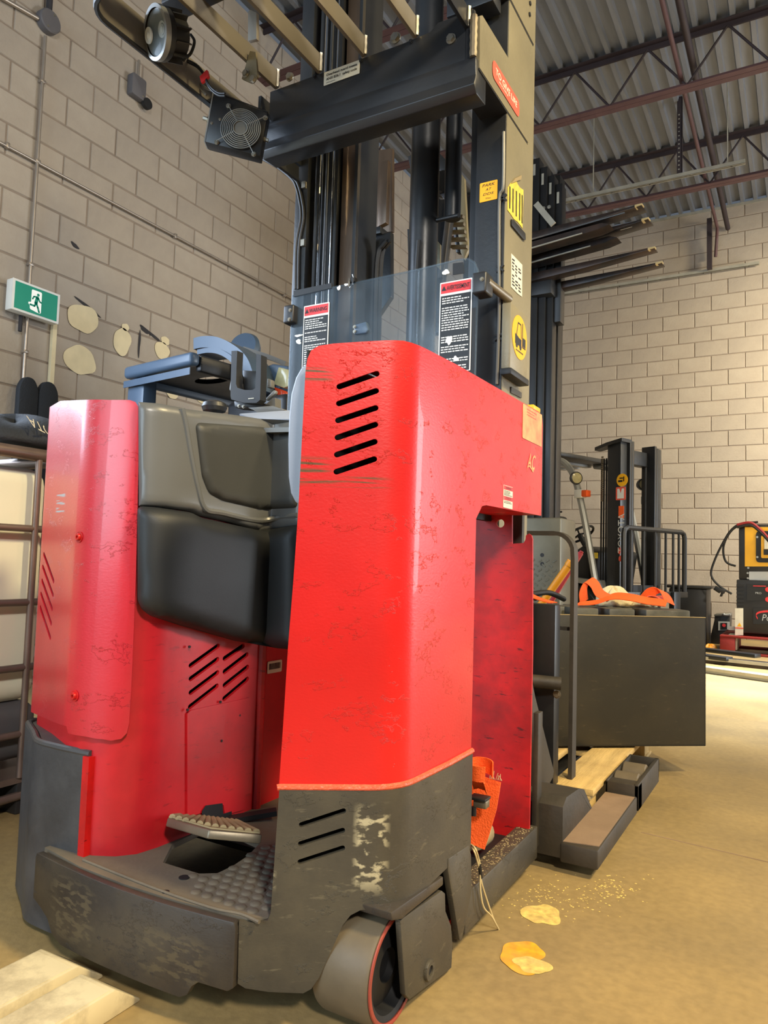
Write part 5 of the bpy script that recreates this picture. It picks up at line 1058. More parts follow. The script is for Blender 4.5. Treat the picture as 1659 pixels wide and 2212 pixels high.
for s_ in (-1, 1): 
    c_ = lc + Vector((1, 0, 0)) * s_ * rl * 0.38 + ax * 0.004; MB().lathe(c_, ax, [(rl * 0.30, 0), (rl * 0.30, 0.004), (rl * 0.2, 0.002), (0.0, 0.006)], 20).build('led_eye', 'white', lamp); MB().lathe(c_, ax, [(rl * 0.14, 0), (rl * 0.12, 0.006), (0, 0.008)], 14).build('led_chip', 'white', lamp)
fn = MB()
for k in range(11):
    t = 2 * math.pi * k / 11; d_ = lu * math.cos(t) + lv * math.sin(t); c_ = lc - ax * 0.05 + d_ * rl * 0.85; fn.obox(c_, ax * 0.024, d_ * rl * 0.14, ax.cross(d_) * 0.002)
fn.build('cooling_fins', 'plastic', lamp)
p0 = lc - ax * 0.06; pr_ = Vector((-1.66, 1.5, 2.43)); MB().bar(p0 + ZA * 0.03, pr_, 0.03, 0.006).build('lamp_bracket', 'guard', lamp)
q = at(292, 52, Y=YL + 0.02); wn_ = MB(); bolt(wn_, q, (-0.5, -1, 0), 0.010, 0.02); wn_.obox(q + Vector((-0.02, -0.01, -0.006)), (0.016, 0, 0.006), (0, 0.003, 0), (-0.003, 0, 0.006)).build('wing_nut', 'chrome', lamp)
MB().tube(smoothpath([at(x, y, Y=YL + 0.1) for x, y in ((412, 75), (420, 90), (412, 115), (400, 125), (395, 132))]), 0.0045, 6).build('lamp_cable', 'rubber', lamp)
for k, (m_, d) in enumerate((('rubber', 0), ('rubber', 5))):
    MB().tube(smoothpath([at(x, y + d, Y=1.60) for x, y in ((398, 126), (425, 140), (440, 158), (452, 184), (470, 200), (486, 202))]), 0.003, 6).build('lamp_lead', m_, lamp)
for px_, py_ in ((446, 163), (439, 170)): 
    q = at(px_, py_, Y=1.60); MB().obox(q, (0.008, 0, 0.003), (0, 0.004, 0), (-0.004, 0, 0.012)).build('red_connector', 'decal_red', lamp)
MB().tube(smoothpath([at(x, y, Y=1.66) for x, y in ((446, 205), (428, 188), (430, 180), (448, 192), (470, 198))]), 0.004, 6).build('cable_loop', 'plastic_grey', lamp)
# ---------------------------------------------------------------- clear shield
YS = 1.98
top = [(634, 640), (640, 636), (720, 622), (810, 603), (905, 583), (990, 562), (1012, 560), (1026, 568), (1033, 585), (1034, 620)]
P3 = [at(x, y, Y=YS) for x, y in top]; zb2 = 1.17
poly = [(p.x, p.z) for p in P3] + [(P3[-1].x - 0.004, zb2), (P3[0].x, zb2)]
sd_ = panel('clear_shield', 'shield', RTK, (0, YS, 0), XA, ZA, poly, 0.006); sd_['label'] = 'clear scratched operator shield'
tp = [Vector((p.x, YS - 0.003, p.z)) for p in P3]; MB().tube(tp, 0.0035, 6).build('shield_edge', 'shield', sd_)
MB().tube([Vector((P3[0].x, YS - 0.003, P3[0].z)), Vector((P3[0].x, YS - 0.003, zb2))], 0.0035, 6).build('shield_side', 'shield', sd_)
q0 = at(905, 584, Y=YS - 0.004); MB().cyl(q0, Vector((q0.x, YS - 0.004, zb2)), 0.003, 6).build('shield_seam', 'shield', sd_)
MB().prism([at(x, y, Y=YS - 0.007) for x, y in ((634, 628), (716, 611), (716, 622), (634, 641))], (0, 0.008, 0)).build('edge_tape', 'rubber', sd_)
def warn(nm, x0, y0, x1, y1, word, n, sd, cut=None):
    a = at(x0, y0, Y=YS - 0.0075); b = at(x1, y1, Y=YS - 0.0075); q = (a + b) / 2; w_ = abs(b.x - a.x); h_ = abs(a.z - b.z)
    o = panel(nm, 'print_white', RTK, q, XA, ZA, rect(w_, h_, 0.003), 0.0008)
    panel('black_field', 'print_black', o, q + Vector((0, -0.0008, -0.02)), XA, ZA, rect(w_ * 0.93, h_ - 0.045), 0.0004)
    panel('header', 'decal_red', o, q + Vector((0, -0.0008, h_ / 2 - 0.0195)), XA, ZA, rect(w_ * 0.93, 0.031), 0.0004)
    text(word, q + Vector((w_ * 0.07, -0.0014, h_ / 2 - 0.0195)), XA, ZA, w_ * 0.70, 0.014, 'print_black', o, bold=0.02)
    panel('triangle', 'print_black', o, q + Vector((-w_ * 0.37, -0.0013, h_ / 2 - 0.0195)), XA, ZA, [(-0.008, -0.007), (0.008, -0.007), (0, 0.008)], 0.0003)
    printlines(q + Vector((0, -0.0013, -0.02)), XA, ZA, w_ * 0.84, h_ - 0.055, n, 'print_white', o, sd, 'print')
    return o
warn('warning_sign', 657, 662, 707, 790, 'WARNING', 22, 5)['label'] = 'red headed black warning sign on the left of the shield'
warn('warning_sign', 951, 612, 1016, 800, 'AVERTISSEMENT', 30, 6)['label'] = 'red headed black warning sign on the right of the shield'
MB().prism([at(x, y, Y=YS - 0.007) for x, y in ((1010, 668), (1027, 664), (1024, 830), (1007, 830))], (0, 0.002, 0)).build('black_strip', 'rubber', sd_)
MB().prism([at(x, y, Y=YS - 0.007) for x, y in ((978, 569), (1000, 566), (1002, 590), (978, 594))], (0, 0.002, 0)).build('black_patch', 'rubber', sd_)
for i, (px_, py_, rx, rz) in enumerate(((963, 588, 0.014, 0.012), (645, 725, 0.02, 0.006), (645, 738, 0.016, 0.01), (732, 622, 0.012, 0.008), (748, 615, 0.010, 0.006), (970, 735, 0.012, 0.02), (985, 775, 0.012, 0.01))):
    q = at(px_, py_, Y=YS - 0.009); panel('glue_smear', 'print_white', sd_, q, XA, ZA, blob(q, XA, ZA, rx * 0.7, rz * 0.8, i + 3, 18, 0.3), 0.0006)
def bracket(x0, y0, x1, y1, nm):
    a = at(x0, y0, Y=YS - 0.02); b = at(x1, y1, Y=YS - 0.02); return MB().box(a.x, b.x, YS - 0.03, YS + 0.03, b.z, a.z).build(nm, 'plastic', RTK, bevel=0.006, seg=3)
bracket(1022, 592, 1052, 632, 'shield_bracket'); b_ = bracket(616, 662, 636, 697, 'shield_bracket')
for px_, py_ in ((1041, 603), (627, 670), (625, 690)): boltpart(at(px_, py_, Y=YS - 0.031), (0, -1, 0), 0.005, RTK, 'bolt', 'steel', 0.004)
a = at(1050, 608, Y=YS); MB().cyl(a, Vector((a.x + 0.02, YM + 0.02, a.z - 0.01)), 0.014, 12).build('bracket_arm', 'steel', RTK)
MB().prism([at(x, y, Y=YS - 0.01) for x, y in ((764, 702), (790, 694), (796, 712), (790, 720), (764, 722))], (0, 0.02, 0)).build('shield_clamp', 'blueguard', RTK, bevel=0.004)
for px_, py_ in ((766, 706), (766, 716)): boltpart(at(px_, py_, Y=YS - 0.012), (0, -1, 0), 0.0045, RTK, 'bolt', 'zinc', 0.004)
# ---------------------------------------------------------------- handheld cradle on the dash
YH = 1.72; e_ = lambda p: (480 + p[0] * 0.1085, 730 + p[1] * 0.1085)
hc = MB()
cr = panel('handheld_cradle', 'plastic_grey', RTK, (0, YH, 0), XA, ZA, [(at(*e_(p), Y=YH).x, at(*e_(p), Y=YH).z) for p in ((305, 305), (420, 300), (405, 600), (395, 960), (420, 1030), (560, 1075), (720, 1075), (775, 1040), (790, 780), (795, 360), (890, 385), (885, 800), (870, 1270), (800, 1330), (560, 1330), (300, 1260), (285, 1180))], 0.028)
cr['label'] = 'dark handheld scanner cradle'
cr.data.materials[0] = M['plastic']
MB().prism([at(*e_(p), Y=YH + 0.01) for p in ((405, 640), (700, 660), (700, 1060), (420, 1030))], (0, 0.015, 0)).build('cradle_back', 'plastic', cr, bevel=0.003)
MB().prism([at(*e_(p), Y=YH - 0.01) for p in ((185, 712), (290, 712), (285, 900), (240, 1085), (130, 1040))], (0, 0.03, 0)).build('cradle_clip', 'plastic_grey', cr, bevel=0.004)
MB().prism([at(*e_(p), Y=YH + 0.01) for p in ((890, 800), (968, 830), (972, 985), (885, 990))], (0, 0.02, 0)).build('cradle_clip', 'plastic_grey', cr, bevel=0.003)
q = at(*e_((575, 1205)), Y=YH - 0.0295); printlines(q, XA, ZA, 0.022, 0.006, 1, 'paper', cr, 3)
MB().prism([at(*e_(p), Y=YH + 0.03) for p in ((870, 1200), (1030, 1030), (1065, 1060), (1050, 1110), (880, 1250))], (0, 0.012, 0)).build('cradle_arm', 'silver', cr, bevel=0.002)
MB().prism([at(*e_(p), Y=YH + 0.03) for p in ((860, 1330), (1000, 1200), (1050, 1190), (1055, 1360))], (0, 0.03, 0)).build('cradle_stalk', 'plastic_grey', cr)
MB().prism([at(*e_(p), Y=YH - 0.01) for p in ((500, 1385), (1000, 1345), (1230, 1420), (1220, 1450), (760, 1530), (620, 1440))], (0, 0.10, 0.0)).build('cradle_base', 'plastic_grey', cr, bevel=0.004)
MB().prism([at(*e_(p), Y=YH + 0.01) for p in ((225, 1250), (300, 1262), (870, 1300), (860, 1350), (480, 1410), (250, 1390))], (0, 0.04, 0)).build('cradle_foot', 'plastic', cr, bevel=0.004)
for p in ((340, 1355), (430, 1370)): boltpart(at(*e_(p), Y=YH), (0, -1, 0), 0.004, cr, 'screw', 'zinc', 0.006)
# ================================================================ OTHER THINGS
# binder clip on the shield
q = at(762, 608, Y=1.975)
t = thing('binder_clip', 'small binder clip with silver wire handles on the top edge of the clear shield', 'clip', q)
MB().prism([q + Vector((-0.012, -0.008, -0.004)), q + Vector((0.012, -0.008, -0.004)), q + Vector((0.012, 0.010, -0.004)), q + Vector((-0.012, 0.010, -0.004))], (0, 0, 0.014)).build('clip_body', 'rubber', t)
for s in (-1, 1):
    MB().tube([q + Vector((-0.008, -0.008, 0.01)), q + Vector((-0.004 + s * 0.003, -0.014, -0.022)), q + Vector((0.0 + s * 0.004, -0.014, -0.026)), q + Vector((0.006 + s * 0.002, -0.014, -0.02)), q + Vector((0.008, -0.008, 0.01)), q + Vector((0.004, -0.008, 0.02))], 0.0016, 6).build('wire_handle', 'chrome', t)
# orange ratchet strap hanging in the battery bay
sx = at(1050, 1740, Y=1.62)
t = thing('ratchet_strap', 'orange ratchet strap with buckle hanging inside the empty battery bay', 'strap', (sx.x, 1.62, 0.13))
pts = [at(x, y, Y=Y_) for x, y, Y_ in ((1052, 1680, 1.66), (1049, 1700, 1.655), (1044, 1740, 1.65), (1034, 1790, 1.64), (1024, 1826, 1.63))]
wv = [(at(1082, 1690, Y=1.66) - at(1052, 1680, Y=1.66)) * 1.0] * 2 + [(at(1080, 1690, Y=1.66) - at(1052, 1680, Y=1.66)) * k for k in (1.0, 0.85, 0.8)]
ribbon(MB(), pts, wv, 0.003).build('webbing', 'orange', t)
c = at(1037, 1662, Y=1.60); lp = [c + Vector((math.cos(a) * 0.030, math.sin(a) * 0.02, math.sin(a) * 0.006)) for a in [0.2 + 5.2 * k / 16 for k in range(17)]]
ribbon(MB(), lp, [(0, 0, 0.017)] * 17, 0.003).build('loop', 'orange', t)
lp = [at(x, y, Y=1.60) for x, y in ((1020, 1692), (1030, 1690), (1044, 1694), (1050, 1705))]
ribbon(MB(), lp, [(0, 0.01, -0.015)] * 4, 0.003).build('webbing_tail', 'orange', t)
a = at(1024, 1726, Y=1.59); b = at(1051, 1748, Y=1.59)
MB().box(a.x, b.x, 1.585, 1.61, b.z, a.z).build('buckle', 'steel', t, bevel=0.002)
MB().box(a.x - 0.01, b.x, 1.58, 1.615, a.z, a.z + 0.006).build('buckle_lever', 'rubber', t, bevel=0.001)
MB().cyl(Vector((a.x, 1.59, b.z - 0.02)), Vector((a.x, 1.59, b.z)), 0.006, 10).build('buckle_bolt', 'rubber', t)
fr_ = MB(); rn = random.Random(5)
for k in range(9):
    p = at(1058 + k * 3.2, 1682 + k * 0.6, Y=1.655); fr_.cyl(p, p + Vector((rn.uniform(-.006, .006), 0, rn.uniform(0.008, 0.02))), 0.0008, 4)
fr_.build('frayed_end', 'wire', t)
# cream twin wire dangling over the side sill
w1 = [at(x, y, X=X_) for x, y, X_ in ((1014, 1822, -0.66), (1026, 1832, -0.632), (1034, 1855, -0.63), (1038, 1880, -0.628), (1040, 1905, -0.628), (1052, 1945, -0.626), (1066, 1985, -0.622), (1076, 2005, -0.620))]
w2 = [at(x, y, X=X_) for x, y, X_ in ((1014, 1824, -0.66), (1024, 1838, -0.632), (1031, 1860, -0.63), (1037, 1885, -0.628), (1038, 1925, -0.627), (1045, 1960, -0.625), (1062, 1980, -0.622), (1080, 2013, -0.620))]
t = thing('loose_wire', 'cream twin wire hanging loose over the side sill towards the floor', 'wire', (w1[3].x, w1[3].y, 0.03))
for k, w_ in enumerate((w1, w2)): MB().tube(smoothpath(w_), 0.0020, 6).build('strand', 'wire', t)
MB().cyl(at(1036, 1868, X=-0.628), at(1039, 1896, X=-0.628), 0.0045, 8).build('black_sleeve', 'rubber', t)
MB().cyl(w2[-1], w2[-1] + Vector((0.002, 0.004, -0.012)), 0.003, 6).build('terminal', 'rubber', t)
# ---- wooden pallet on the forks
PZ = 0.124
pn = at(1292, 1718, Z=PZ - 0.01); pf = at(1425, 1606, Z=PZ - 0.01)
px1 = pn.x - 0.02; py0 = pn.y; py1 = 3.62; pw = 1.02
t = thing('wooden_pallet', 'rough wooden pallet under the big grey battery case', 'pallet', (px1 - pw / 2, (py0 + py1) / 2, 0.1))
rn = random.Random(8)
for k in range(5):
    x1_ = px1 - k * 0.225; w_ = 0.145; dz = rn.uniform(-0.003, 0.003); dy = rn.uniform(-0.02, 0.02)
    MB().box(x1_ - w_, x1_, py0 + dy, py1 + dy, PZ - 0.022 + dz, PZ + dz).build('deck_board', 'wood', t, bevel=0.003)
for y in (py0 + 0.02, (py0 + py1) / 2, py1 - 0.14):
    MB().box(px1 - pw, px1 - 0.01, y, y + 0.10, PZ - 0.040, PZ - 0.0225).build('cross_board', 'wood', t, bevel=0.003)
for k in range(3):
    x1_ = px1 - 0.015 - k * 0.45
    for y in (py0 + 0.02, (py0 + py1) / 2, py1 - 0.14): MB().box(x1_ - 0.10, x1_, y, y + 0.10, PZ - 0.108, PZ - 0.0405).build('pallet_block', 'wood', t, bevel=0.003)
    MB().box(x1_ - 0.11, x1_ + 0.005, py0, py1, PZ - 0.123, PZ - 0.1085).build('bottom_board', 'wood', t, bevel=0.003)
# ---- battery: grey steel case
BZ = PZ + 0.006
B0 = at(1525, 1612, Z=BZ); B1 = at(1236, 1613, Z=BZ); dr = (B0 - B1); dr.z = 0; dr.normalize(); db = Vector((-dr.y, dr.x, 0)); 
bw, bd = 1.02, 0.52; bh = None
# height from the top right corner above the same foot
d_ = ray(1527, 1334); tt = (B0.x * dr.y - B0.y * dr.x); 
n_ = Vector((dr.y, -dr.x, 0)); top_ = onplane(1526, 1335, B0, n_); bh = top_.z - BZ
t = thing('battery', 'large scuffed grey steel traction battery case on the wooden pallet', 'battery', tuple(B0 - dr * bw / 2 + db * bd / 2))
def bpt(u, v, z): return B0 - dr * u + db * v + ZA * z
def bbox(u0, u1, v0, v1, z0, z1, mb=None):
    mb = mb or MB(); return mb.obox(bpt((u0 + u1) / 2, (v0 + v1) / 2, (z0 + z1) / 2), dr * abs(u1 - u0) / 2, db * abs(v1 - v0) / 2, ZA * abs(z1 - z0) / 2)
mb = MB(); bbox(0, bw, 0, 0.008, 0, bh, mb); bbox(0, bw, bd - 0.008, bd, 0, bh, mb); bbox(0, 0.008, 0, bd, 0, bh, mb); bbox(bw - 0.008, bw, 0, bd, 0, bh, mb); bbox(0, bw, 0, bd, 0, 0.01, mb)
mb.build('case', 'battery', t, bevel=0.003)
bbox(0.002, bw - 0.002, -0.001, 0.012, bh, bh + 0.003).build('case_rim', 'tread', t)
bbox(0.01, bw - 0.01, 0.01, bd - 0.01, bh - 0.06, bh - 0.05).build('cell_deck', 'dark', t)
pu = lambda x: (B0 - onplane(x, 1320, B0, n_)).dot(dr)
for i, (u0, u1) in enumerate([(pu(b) + 0.0, pu(a)) for a, b in ((1447, 1497), (1395, 1458), (1315, 1377), (1242, 1298), (1153, 1218), (1075, 1130))]):
    for j in range(3):
        v0 = 0.02 + j * 0.165; bbox(u0 + j * 0.012, u1 + j * 0.012 - 0.012, v0, v0 + 0.13, bh - 0.05, bh + 0.028 - j * 0.004).build('cell_cap', 'cell', t, bevel=0.006)
MB().tube(smoothpath([bpt(1.0, 0.2, bh + 0.04), bpt(0.85, 0.12, bh + 0.05), bpt(0.7, 0.15, bh + 0.075), bpt(0.6, 0.22, bh + 0.08), bpt(0.5, 0.3, bh + 0.05)]), 0.012, 10).build('battery_cable', 'rubber', t)
MB().tube(smoothpath([bpt(1.0, 0.3, bh + 0.06), bpt(0.8, 0.28, bh + 0.07), bpt(0.62, 0.33, bh + 0.05)]), 0.012, 10).build('battery_cable', 'rubber', t)
rn = random.Random(6)
for k, (px_, py_) in enumerate(((1378, 1606), (1362, 1608), (1447, 1603), (1432, 1608), (1330, 1611))):
    q = onplane(px_, py_, B0, n_) - n_ * 0.006
# ---- orange strap and gloves lying on the battery
def bp(px_, py_, v): return onplane(px_, py_, B0 + db * v, n_)
t = thing('ratchet_strap', 'bright orange strap tangled across the top of the grey battery', 'strap', tuple(bp(1330, 1300, 0.15)))
s1 = smoothpath([bp(*p) for p in ((1248, 1304, 0.10), (1290, 1300, 0.10), (1325, 1288, 0.12), (1360, 1290, 0.10), (1400, 1298, 0.09), (1440, 1303, 0.08))])
wv = [Vector((0, 0.03, 0.005 + 0.008 * min(1, i / 12))) for i in range(len(s1))]
ribbon(MB(), s1, wv, 0.003).build('webbing', 'orange', t)
s2 = smoothpath([bp(*p) for p in ((1262, 1300, 0.2), (1260, 1275, 0.2), (1270, 1254, 0.2), (1284, 1262, 0.18), (1296, 1282, 0.15), (1320, 1294, 0.12))])
ribbon(MB(), s2, [dr * 0.018 + Vector((0, 0, 0.012))] * len(s2), 0.003).build('webbing_loop', 'orange', t)
s3 = smoothpath([bp(*p) for p in ((1395, 1292, 0.14), (1408, 1278, 0.13), (1425, 1274, 0.12), (1438, 1285, 0.11), (1446, 1303, 0.10))])
ribbon(MB(), s3, [dr * 0.024 + Vector((0, 0, -0.01))] * len(s3), 0.003).build('webbing_fold', 'orange', t)
s4 = smoothpath([bp(*p) for p in ((1400, 1300, 0.16), (1412, 1288, 0.15), (1430, 1290, 0.14), (1440, 1300, 0.13))])
ribbon(MB(), s4, [dr * 0.02 + Vector((0, 0.03, 0.0))] * len(s4), 0.003).build('webbing_fold', 'decal_coral', t)
s5 = smoothpath([bp(*p) for p in ((1130, 1278, 0.08), (1160, 1292, 0.08), (1195, 1302, 0.08))])
ribbon(MB(), s5, [dr * 0.012 + Vector((0, 0.02, -0.012 * 0))] * len(s5), 0.003).build('webbing_end', 'orange', t)
def lump(name, label, cat, c, u, v, ru, rv, rz, seed, m, group=None):
    rn = random.Random(seed); ph = [rn.uniform(0, 6) for _ in range(8)]; nu, nv = 22, 9; vs = []; fs = []
    for j in range(nv):
        fi = j / (nv - 1) * math.pi / 2
        for i in range(nu):
            th = 2 * math.pi * i / nu; k = 1 + 0.16 * math.sin(3 * th + ph[0]) + 0.10 * math.sin(5 * th + ph[1]) + 0.10 * math.sin(7 * th + 3 * fi + ph[2])
            zz = math.sin(fi) * (1 + 0.28 * math.sin(2 * th + ph[3]) * math.cos(fi) + 0.2 * math.sin(4 * th + ph[4]))
            vs.append(c + u * ru * k * math.cos(fi) * math.cos(th) + v * rv * k * math.cos(fi) * math.sin(th) + ZA * max(0.001, rz * zz))
    for j in range(nv - 1):
        for i in range(nu): fs.append((j * nu + i, j * nu + (i + 1) % nu, (j + 1) * nu + (i + 1) % nu, (j + 1) * nu + i))
    fs.append(tuple(range(nu - 1, -1, -1))); o = MB().add(vs, fs).build(name, m, sharp=180); return tag(o, label, cat, group)
lump('work_glove', 'crumpled cream work glove behind the orange strap, left one of two', 'glove', Vector((bp(1325, 1300, 0.24).x, bp(1325, 1300, 0.24).y, BZ + bh + 0.028)), dr, db, 0.075, 0.06, 0.075, 3, 'glove', 'gloves on the battery')
lump('work_glove', 'crumpled cream work glove half under the orange strap, right one of two', 'glove', Vector((bp(1388, 1300, 0.22).x, bp(1388, 1300, 0.22).y, BZ + bh + 0.028)), dr, db, 0.05, 0.04, 0.045, 5, 'glove', 'gloves on the battery')
# ---- diamond plate locker and long tools behind the battery
yd = 4.2; a = at(1152, 1118, Y=yd); b = at(1210, 1290, Y=yd)
t = thing('diamond_plate_locker', 'upright diamond plate steel locker standing behind the grey battery', 'locker', ((a.x + b.x) / 2 - 0.1, yd + 0.15, 0))
MB().box(a.x - 0.25, b.x, yd, yd + 0.32, 0, a.z).build('body', 'diamond', t, bevel=0.012)
mb = MB(); k = 0; z = b.z - 0.1
while z < at(1180, 1205, Y=yd).z:
    x = a.x - 0.02 + (k % 2) * 0.022
    while x < b.x - 0.012:
        s = 1 if k % 2 else -1; mb.obox((x, yd - 0.001, z), (0.010, 0, 0.007 * s), (0, 0.0025, 0), (-0.0025 * s, 0, 0.004)); x += 0.044
    z += 0.028; k += 1
tag(mb.build('tread_bars', 'diamond', t), kind='stuff')
for px_, py_ in ((1171, 1199), (1171, 1218)): q = at(px_, py_, Y=yd - 0.001); MB().cyl(q, q + YA * 0.002, 0.012, 14).build('bolt_hole', 'rubber', t)
p0 = at(1187, 1280, Y=3.75); p1 = at(1228, 1222, Y=3.75)
t = thing('yellow_handle_bar', 'slanting yellow tool handle leaning between locker and battery', 'handle', p0); MB().cyl(Vector((p0.x, p0.y, 0)) + (p0 - p1) * 0.0 + Vector(((p0.x - p1.x) * p0.z / (p1.z - p0.z), 0, 0)), p1, 0.020, 12).build('shaft', 'handle_y', t); MB().cyl(p1, p1 + (p1 - p0) * 0.15, 0.023, 12).build('grip', 'handle_y', t)
p0 = at(1236, 1225, Y=4.0); p1 = at(1255, 1194, Y=4.0)
t = thing('red_handle_bar', 'short dark red slanting handle above the yellow handle', 'handle', p0); MB().bar(p0 + (p0 - p1) * (p0.z / (p1.z - p0.z)), p1, 0.026, 0.026).build('shaft', 'handle_r', t, bevel=0.004)
MB().cyl(p1, p1 + (p1 - p0) * 0.1, 0.012, 8).build('tip', 'handle_r', t)
# ---- counterbalance forklift with TOYOTA mast at the back
pm = at(1350, 1310, Z=0.45); k_ = pm.to_2d().length
Q = at(1350, 956, X=-1.58); f0 = Vector((-1.58, Q.y, 0)); zm = Q.z
az = math.radians(-23); fd = Vector((math.cos(az), math.sin(az), 0)); fs_ = Vector((-fd.y, fd.x, 0))   # facing, and its left side (away from the camera)
T = thing('counterbalance_forklift', 'silver and black counterbalance forklift with lettered mast near the back block wall', 'forklift', tuple(f0 - fd * 0.9 + fs_ * 0.35))
def fp(a, b, z): return f0 + fd * a + fs_ * b + ZA * z
def fbox(a0, a1, b0, b1, z0, z1, mb=None):
    mb = mb or MB(); return mb.obox(fp((a0 + a1) / 2, (b0 + b1) / 2, (z0 + z1) / 2), fd * (a1 - a0) / 2, fs_ * (b1 - b0) / 2, ZA * (z1 - z0) / 2)
for b in (0.0, 0.62):
    s = 1 if b == 0 else -1
    fbox(-0.16, 0.0, b - 0.05 * (s > 0) - 0.02, b + 0.05, 0.05, zm).build('mast_post', 'mast', T, bevel=0.004)
    for k in range(2): fbox(0.0 - 0.13, 0.03, b + s * (0.065 + 0.04 * k) - 0.018, b + s * (0.065 + 0.04 * k) + 0.018, 0.08, zm + 0.02 * k).build('mast_rail', 'black', T, bevel=0.003)
fbox(-0.16, -0.05, 0.05, 0.58, zm - 0.20, zm - 0.05).build('mast_crosshead', 'black', T, bevel=0.004)
fbox(-0.05, 0.03, 0.05, 0.58, 0.55, 0.68).build('mast_crossbar', 'black', T)
MB().prism([fp(-0.16, -0.10, zm - 0.03), fp(0.03, -0.10, zm), fp(0.03, 0.08, zm), fp(-0.36, 0.08, zm - 0.05), fp(-0.36, -0.02, zm - 0.05)], (0, 0, 0.035)).build('mast_head_plate', 'black', T)
for b, r in ((0.13, 0.018), (0.5, 0.018)):
    MB().cyl(fp(-0.08, b, 0.2), fp(-0.08, b, zm - 0.2), r, 10).build('lift_ram', 'mast', T)
    MB().cyl(fp(-0.03, b + 0.05, 0.3), fp(-0.03, b + 0.05, zm - 0.15), 0.008, 6).build('lift_chain', 'silver', T)
for k in range(3): MB().cyl(fp(-0.2 - 0.03 * k, -0.03, 0.4), fp(-0.2 - 0.03 * k, -0.03, zm - 0.15), 0.010, 6).build('mast_hose', 'rubber', T)
ch = MB()
for k in range(24): ch.obox(fp(-0.22, -0.075, zm - 0.14 - k * 0.02), fd * 0.01, fs_ * 0.006, ZA * 0.007)
ch.build('chain', 'steel', T)
# lettering plate faces the camera side
cn = -fs_; rt_ = fd
def fq(px_, py_): return onplane(px_, py_, fp(0, -0.073, 0), fs_)
q = fq(1344, 1037); panel('round_decal', 'yellow', T, q, rt_, ZA, disc(0.066, 28), 0.002)
mb = MB(); 
for a, b, w_, h_ in ((-0.02, -0.01, 0.05, 0.02), (0.02, 0.01, 0.012, 0.05), (-0.01, 0.02, 0.04, 0.012)): mb.obox(q + cn * 0.003 + rt_ * a + ZA * b, rt_ * w_ / 2, cn * 0.001, ZA * h_ / 2)
mb.build('decal_print', 'print_black', T)
q = fq(1341, 1066); rs_ = panel('red_sticker', 'decal_coral', T, q, rt_, ZA, rect(0.115, 0.135, 0.012), 0.002); panel('sticker_mark', 'white', T, q + cn * 0.003, rt_, ZA, [(-0.04, -0.052), (0.04, -0.052), (0.04, 0.05), (0.014, 0.05), (0.0, 0.0), (-0.014, 0.05), (-0.04, 0.05)], 0.001)
q = fq(1342, 1106); panel('orange_sticker', 'orange', T, q, rt_, ZA, rect(0.062, 0.125, 0.004), 0.002)
q = fq(1342, 1152); text('TOYOTA', q, ZA, -rt_, 0.40, 0.075, 'white', T, 'mast_lettering', 0.003)
q = fq(1340, 1195); text('2.5', q + ZA * 0.0, -ZA, rt_, 0.12, 0.06, 'decal_coral', T, 'capacity_lettering', 0.003) if False else None
for k, (px_, py_) in enumerate(((1338, 1190), (1346, 1196), (1340, 1206))): q = fq(px_, py_); panel('small_decal', 'decal_coral' if k != 1 else 'white', T, q, rt_, ZA, blob(q, rt_, ZA, 0.02, 0.03, k, 10, 0.3), 0.002)
# load backrest
bf = 0.16; zt_b = at(1440, 1145, Y=fp(bf, 0.3, 0).y).z; 
mb = MB(); pth = [fp(bf, -0.24, 0.60), fp(bf, -0.24, zt_b - 0.06), fp(bf, -0.225, zt_b - 0.02), fp(bf, -0.18, zt_b), fp(bf, 0.80, zt_b), fp(bf, 0.845, zt_b - 0.02), fp(bf, 0.86, zt_b - 0.06), fp(bf, 0.86, 0.60)]
mb.tube(pth, 0.026, 8).build('backrest_frame', 'black', T)
for b in (-0.12, 0.1, 0.3, 0.5, 0.64, 0.75): MB().cyl(fp(bf, b, 0.60), fp(bf, b, zt_b), 0.013, 8).build('backrest_bar', 'black', T)
fbox(bf - 0.03, bf + 0.03, -0.26, 0.88, 0.56, 0.62).build('carriage_bar', 'black', T, bevel=0.004); fbox(bf - 0.03, bf + 0.03, -0.26, 0.88, 0.16, 0.24).build('carriage_bar', 'black', T, bevel=0.004)
for b in (0.02, 0.55):
    fbox(bf + 0.03, bf + 0.07, b, b + 0.12, 0.05, 0.62).build('fork_shank', 'black', T, bevel=0.004); fbox(bf + 0.03, bf + 0.9, b, b + 0.12, 0.04, 0.075).build('fork', 'black', T, bevel=0.004)
# body, counterweight, seat, guard
fbox(-1.25, -0.35, -0.16, 0.80, 0.12, 0.66).build('chassis', 'black', T, bevel=0.03, seg=3)
fbox(-2.1, -1.2, -0.16, 0.80, 0.18, 1.0).build('counterweight', 'silver', T, bevel=0.08, seg=4)
fbox(-1.3, -0.85, 0.0, 0.62, 0.66, 0.95).build('hood', 'silver', T, bevel=0.05, seg=3)
fbox(-1.28, -1.14, 0.1, 0.55, 0.95, 1.45).build('seat_back', 'rubber', T, bevel=0.05, seg=3); fbox(-1.2, -0.75, 0.1, 0.55, 0.92, 1.04).build('seat', 'rubber', T, bevel=0.04, seg=3)
MB().prism([fp(-0.50, -0.10, 0.66), fp(-0.36, -0.10, 0.66), fp(-0.30, -0.10, 1.02), fp(-0.44, -0.10, 1.08), fp(-0.62, -0.10, 0.98)], fs_ * 0.80).build('dash', 'black', T, bevel=0.015)
q = onplane(1283, 1200, fp(-0.5, -0.105, 0), fs_); panel('dash_label', 'torn', T, q, rt_, ZA, rect(0.10, 0.06, 0.004), 0.002)
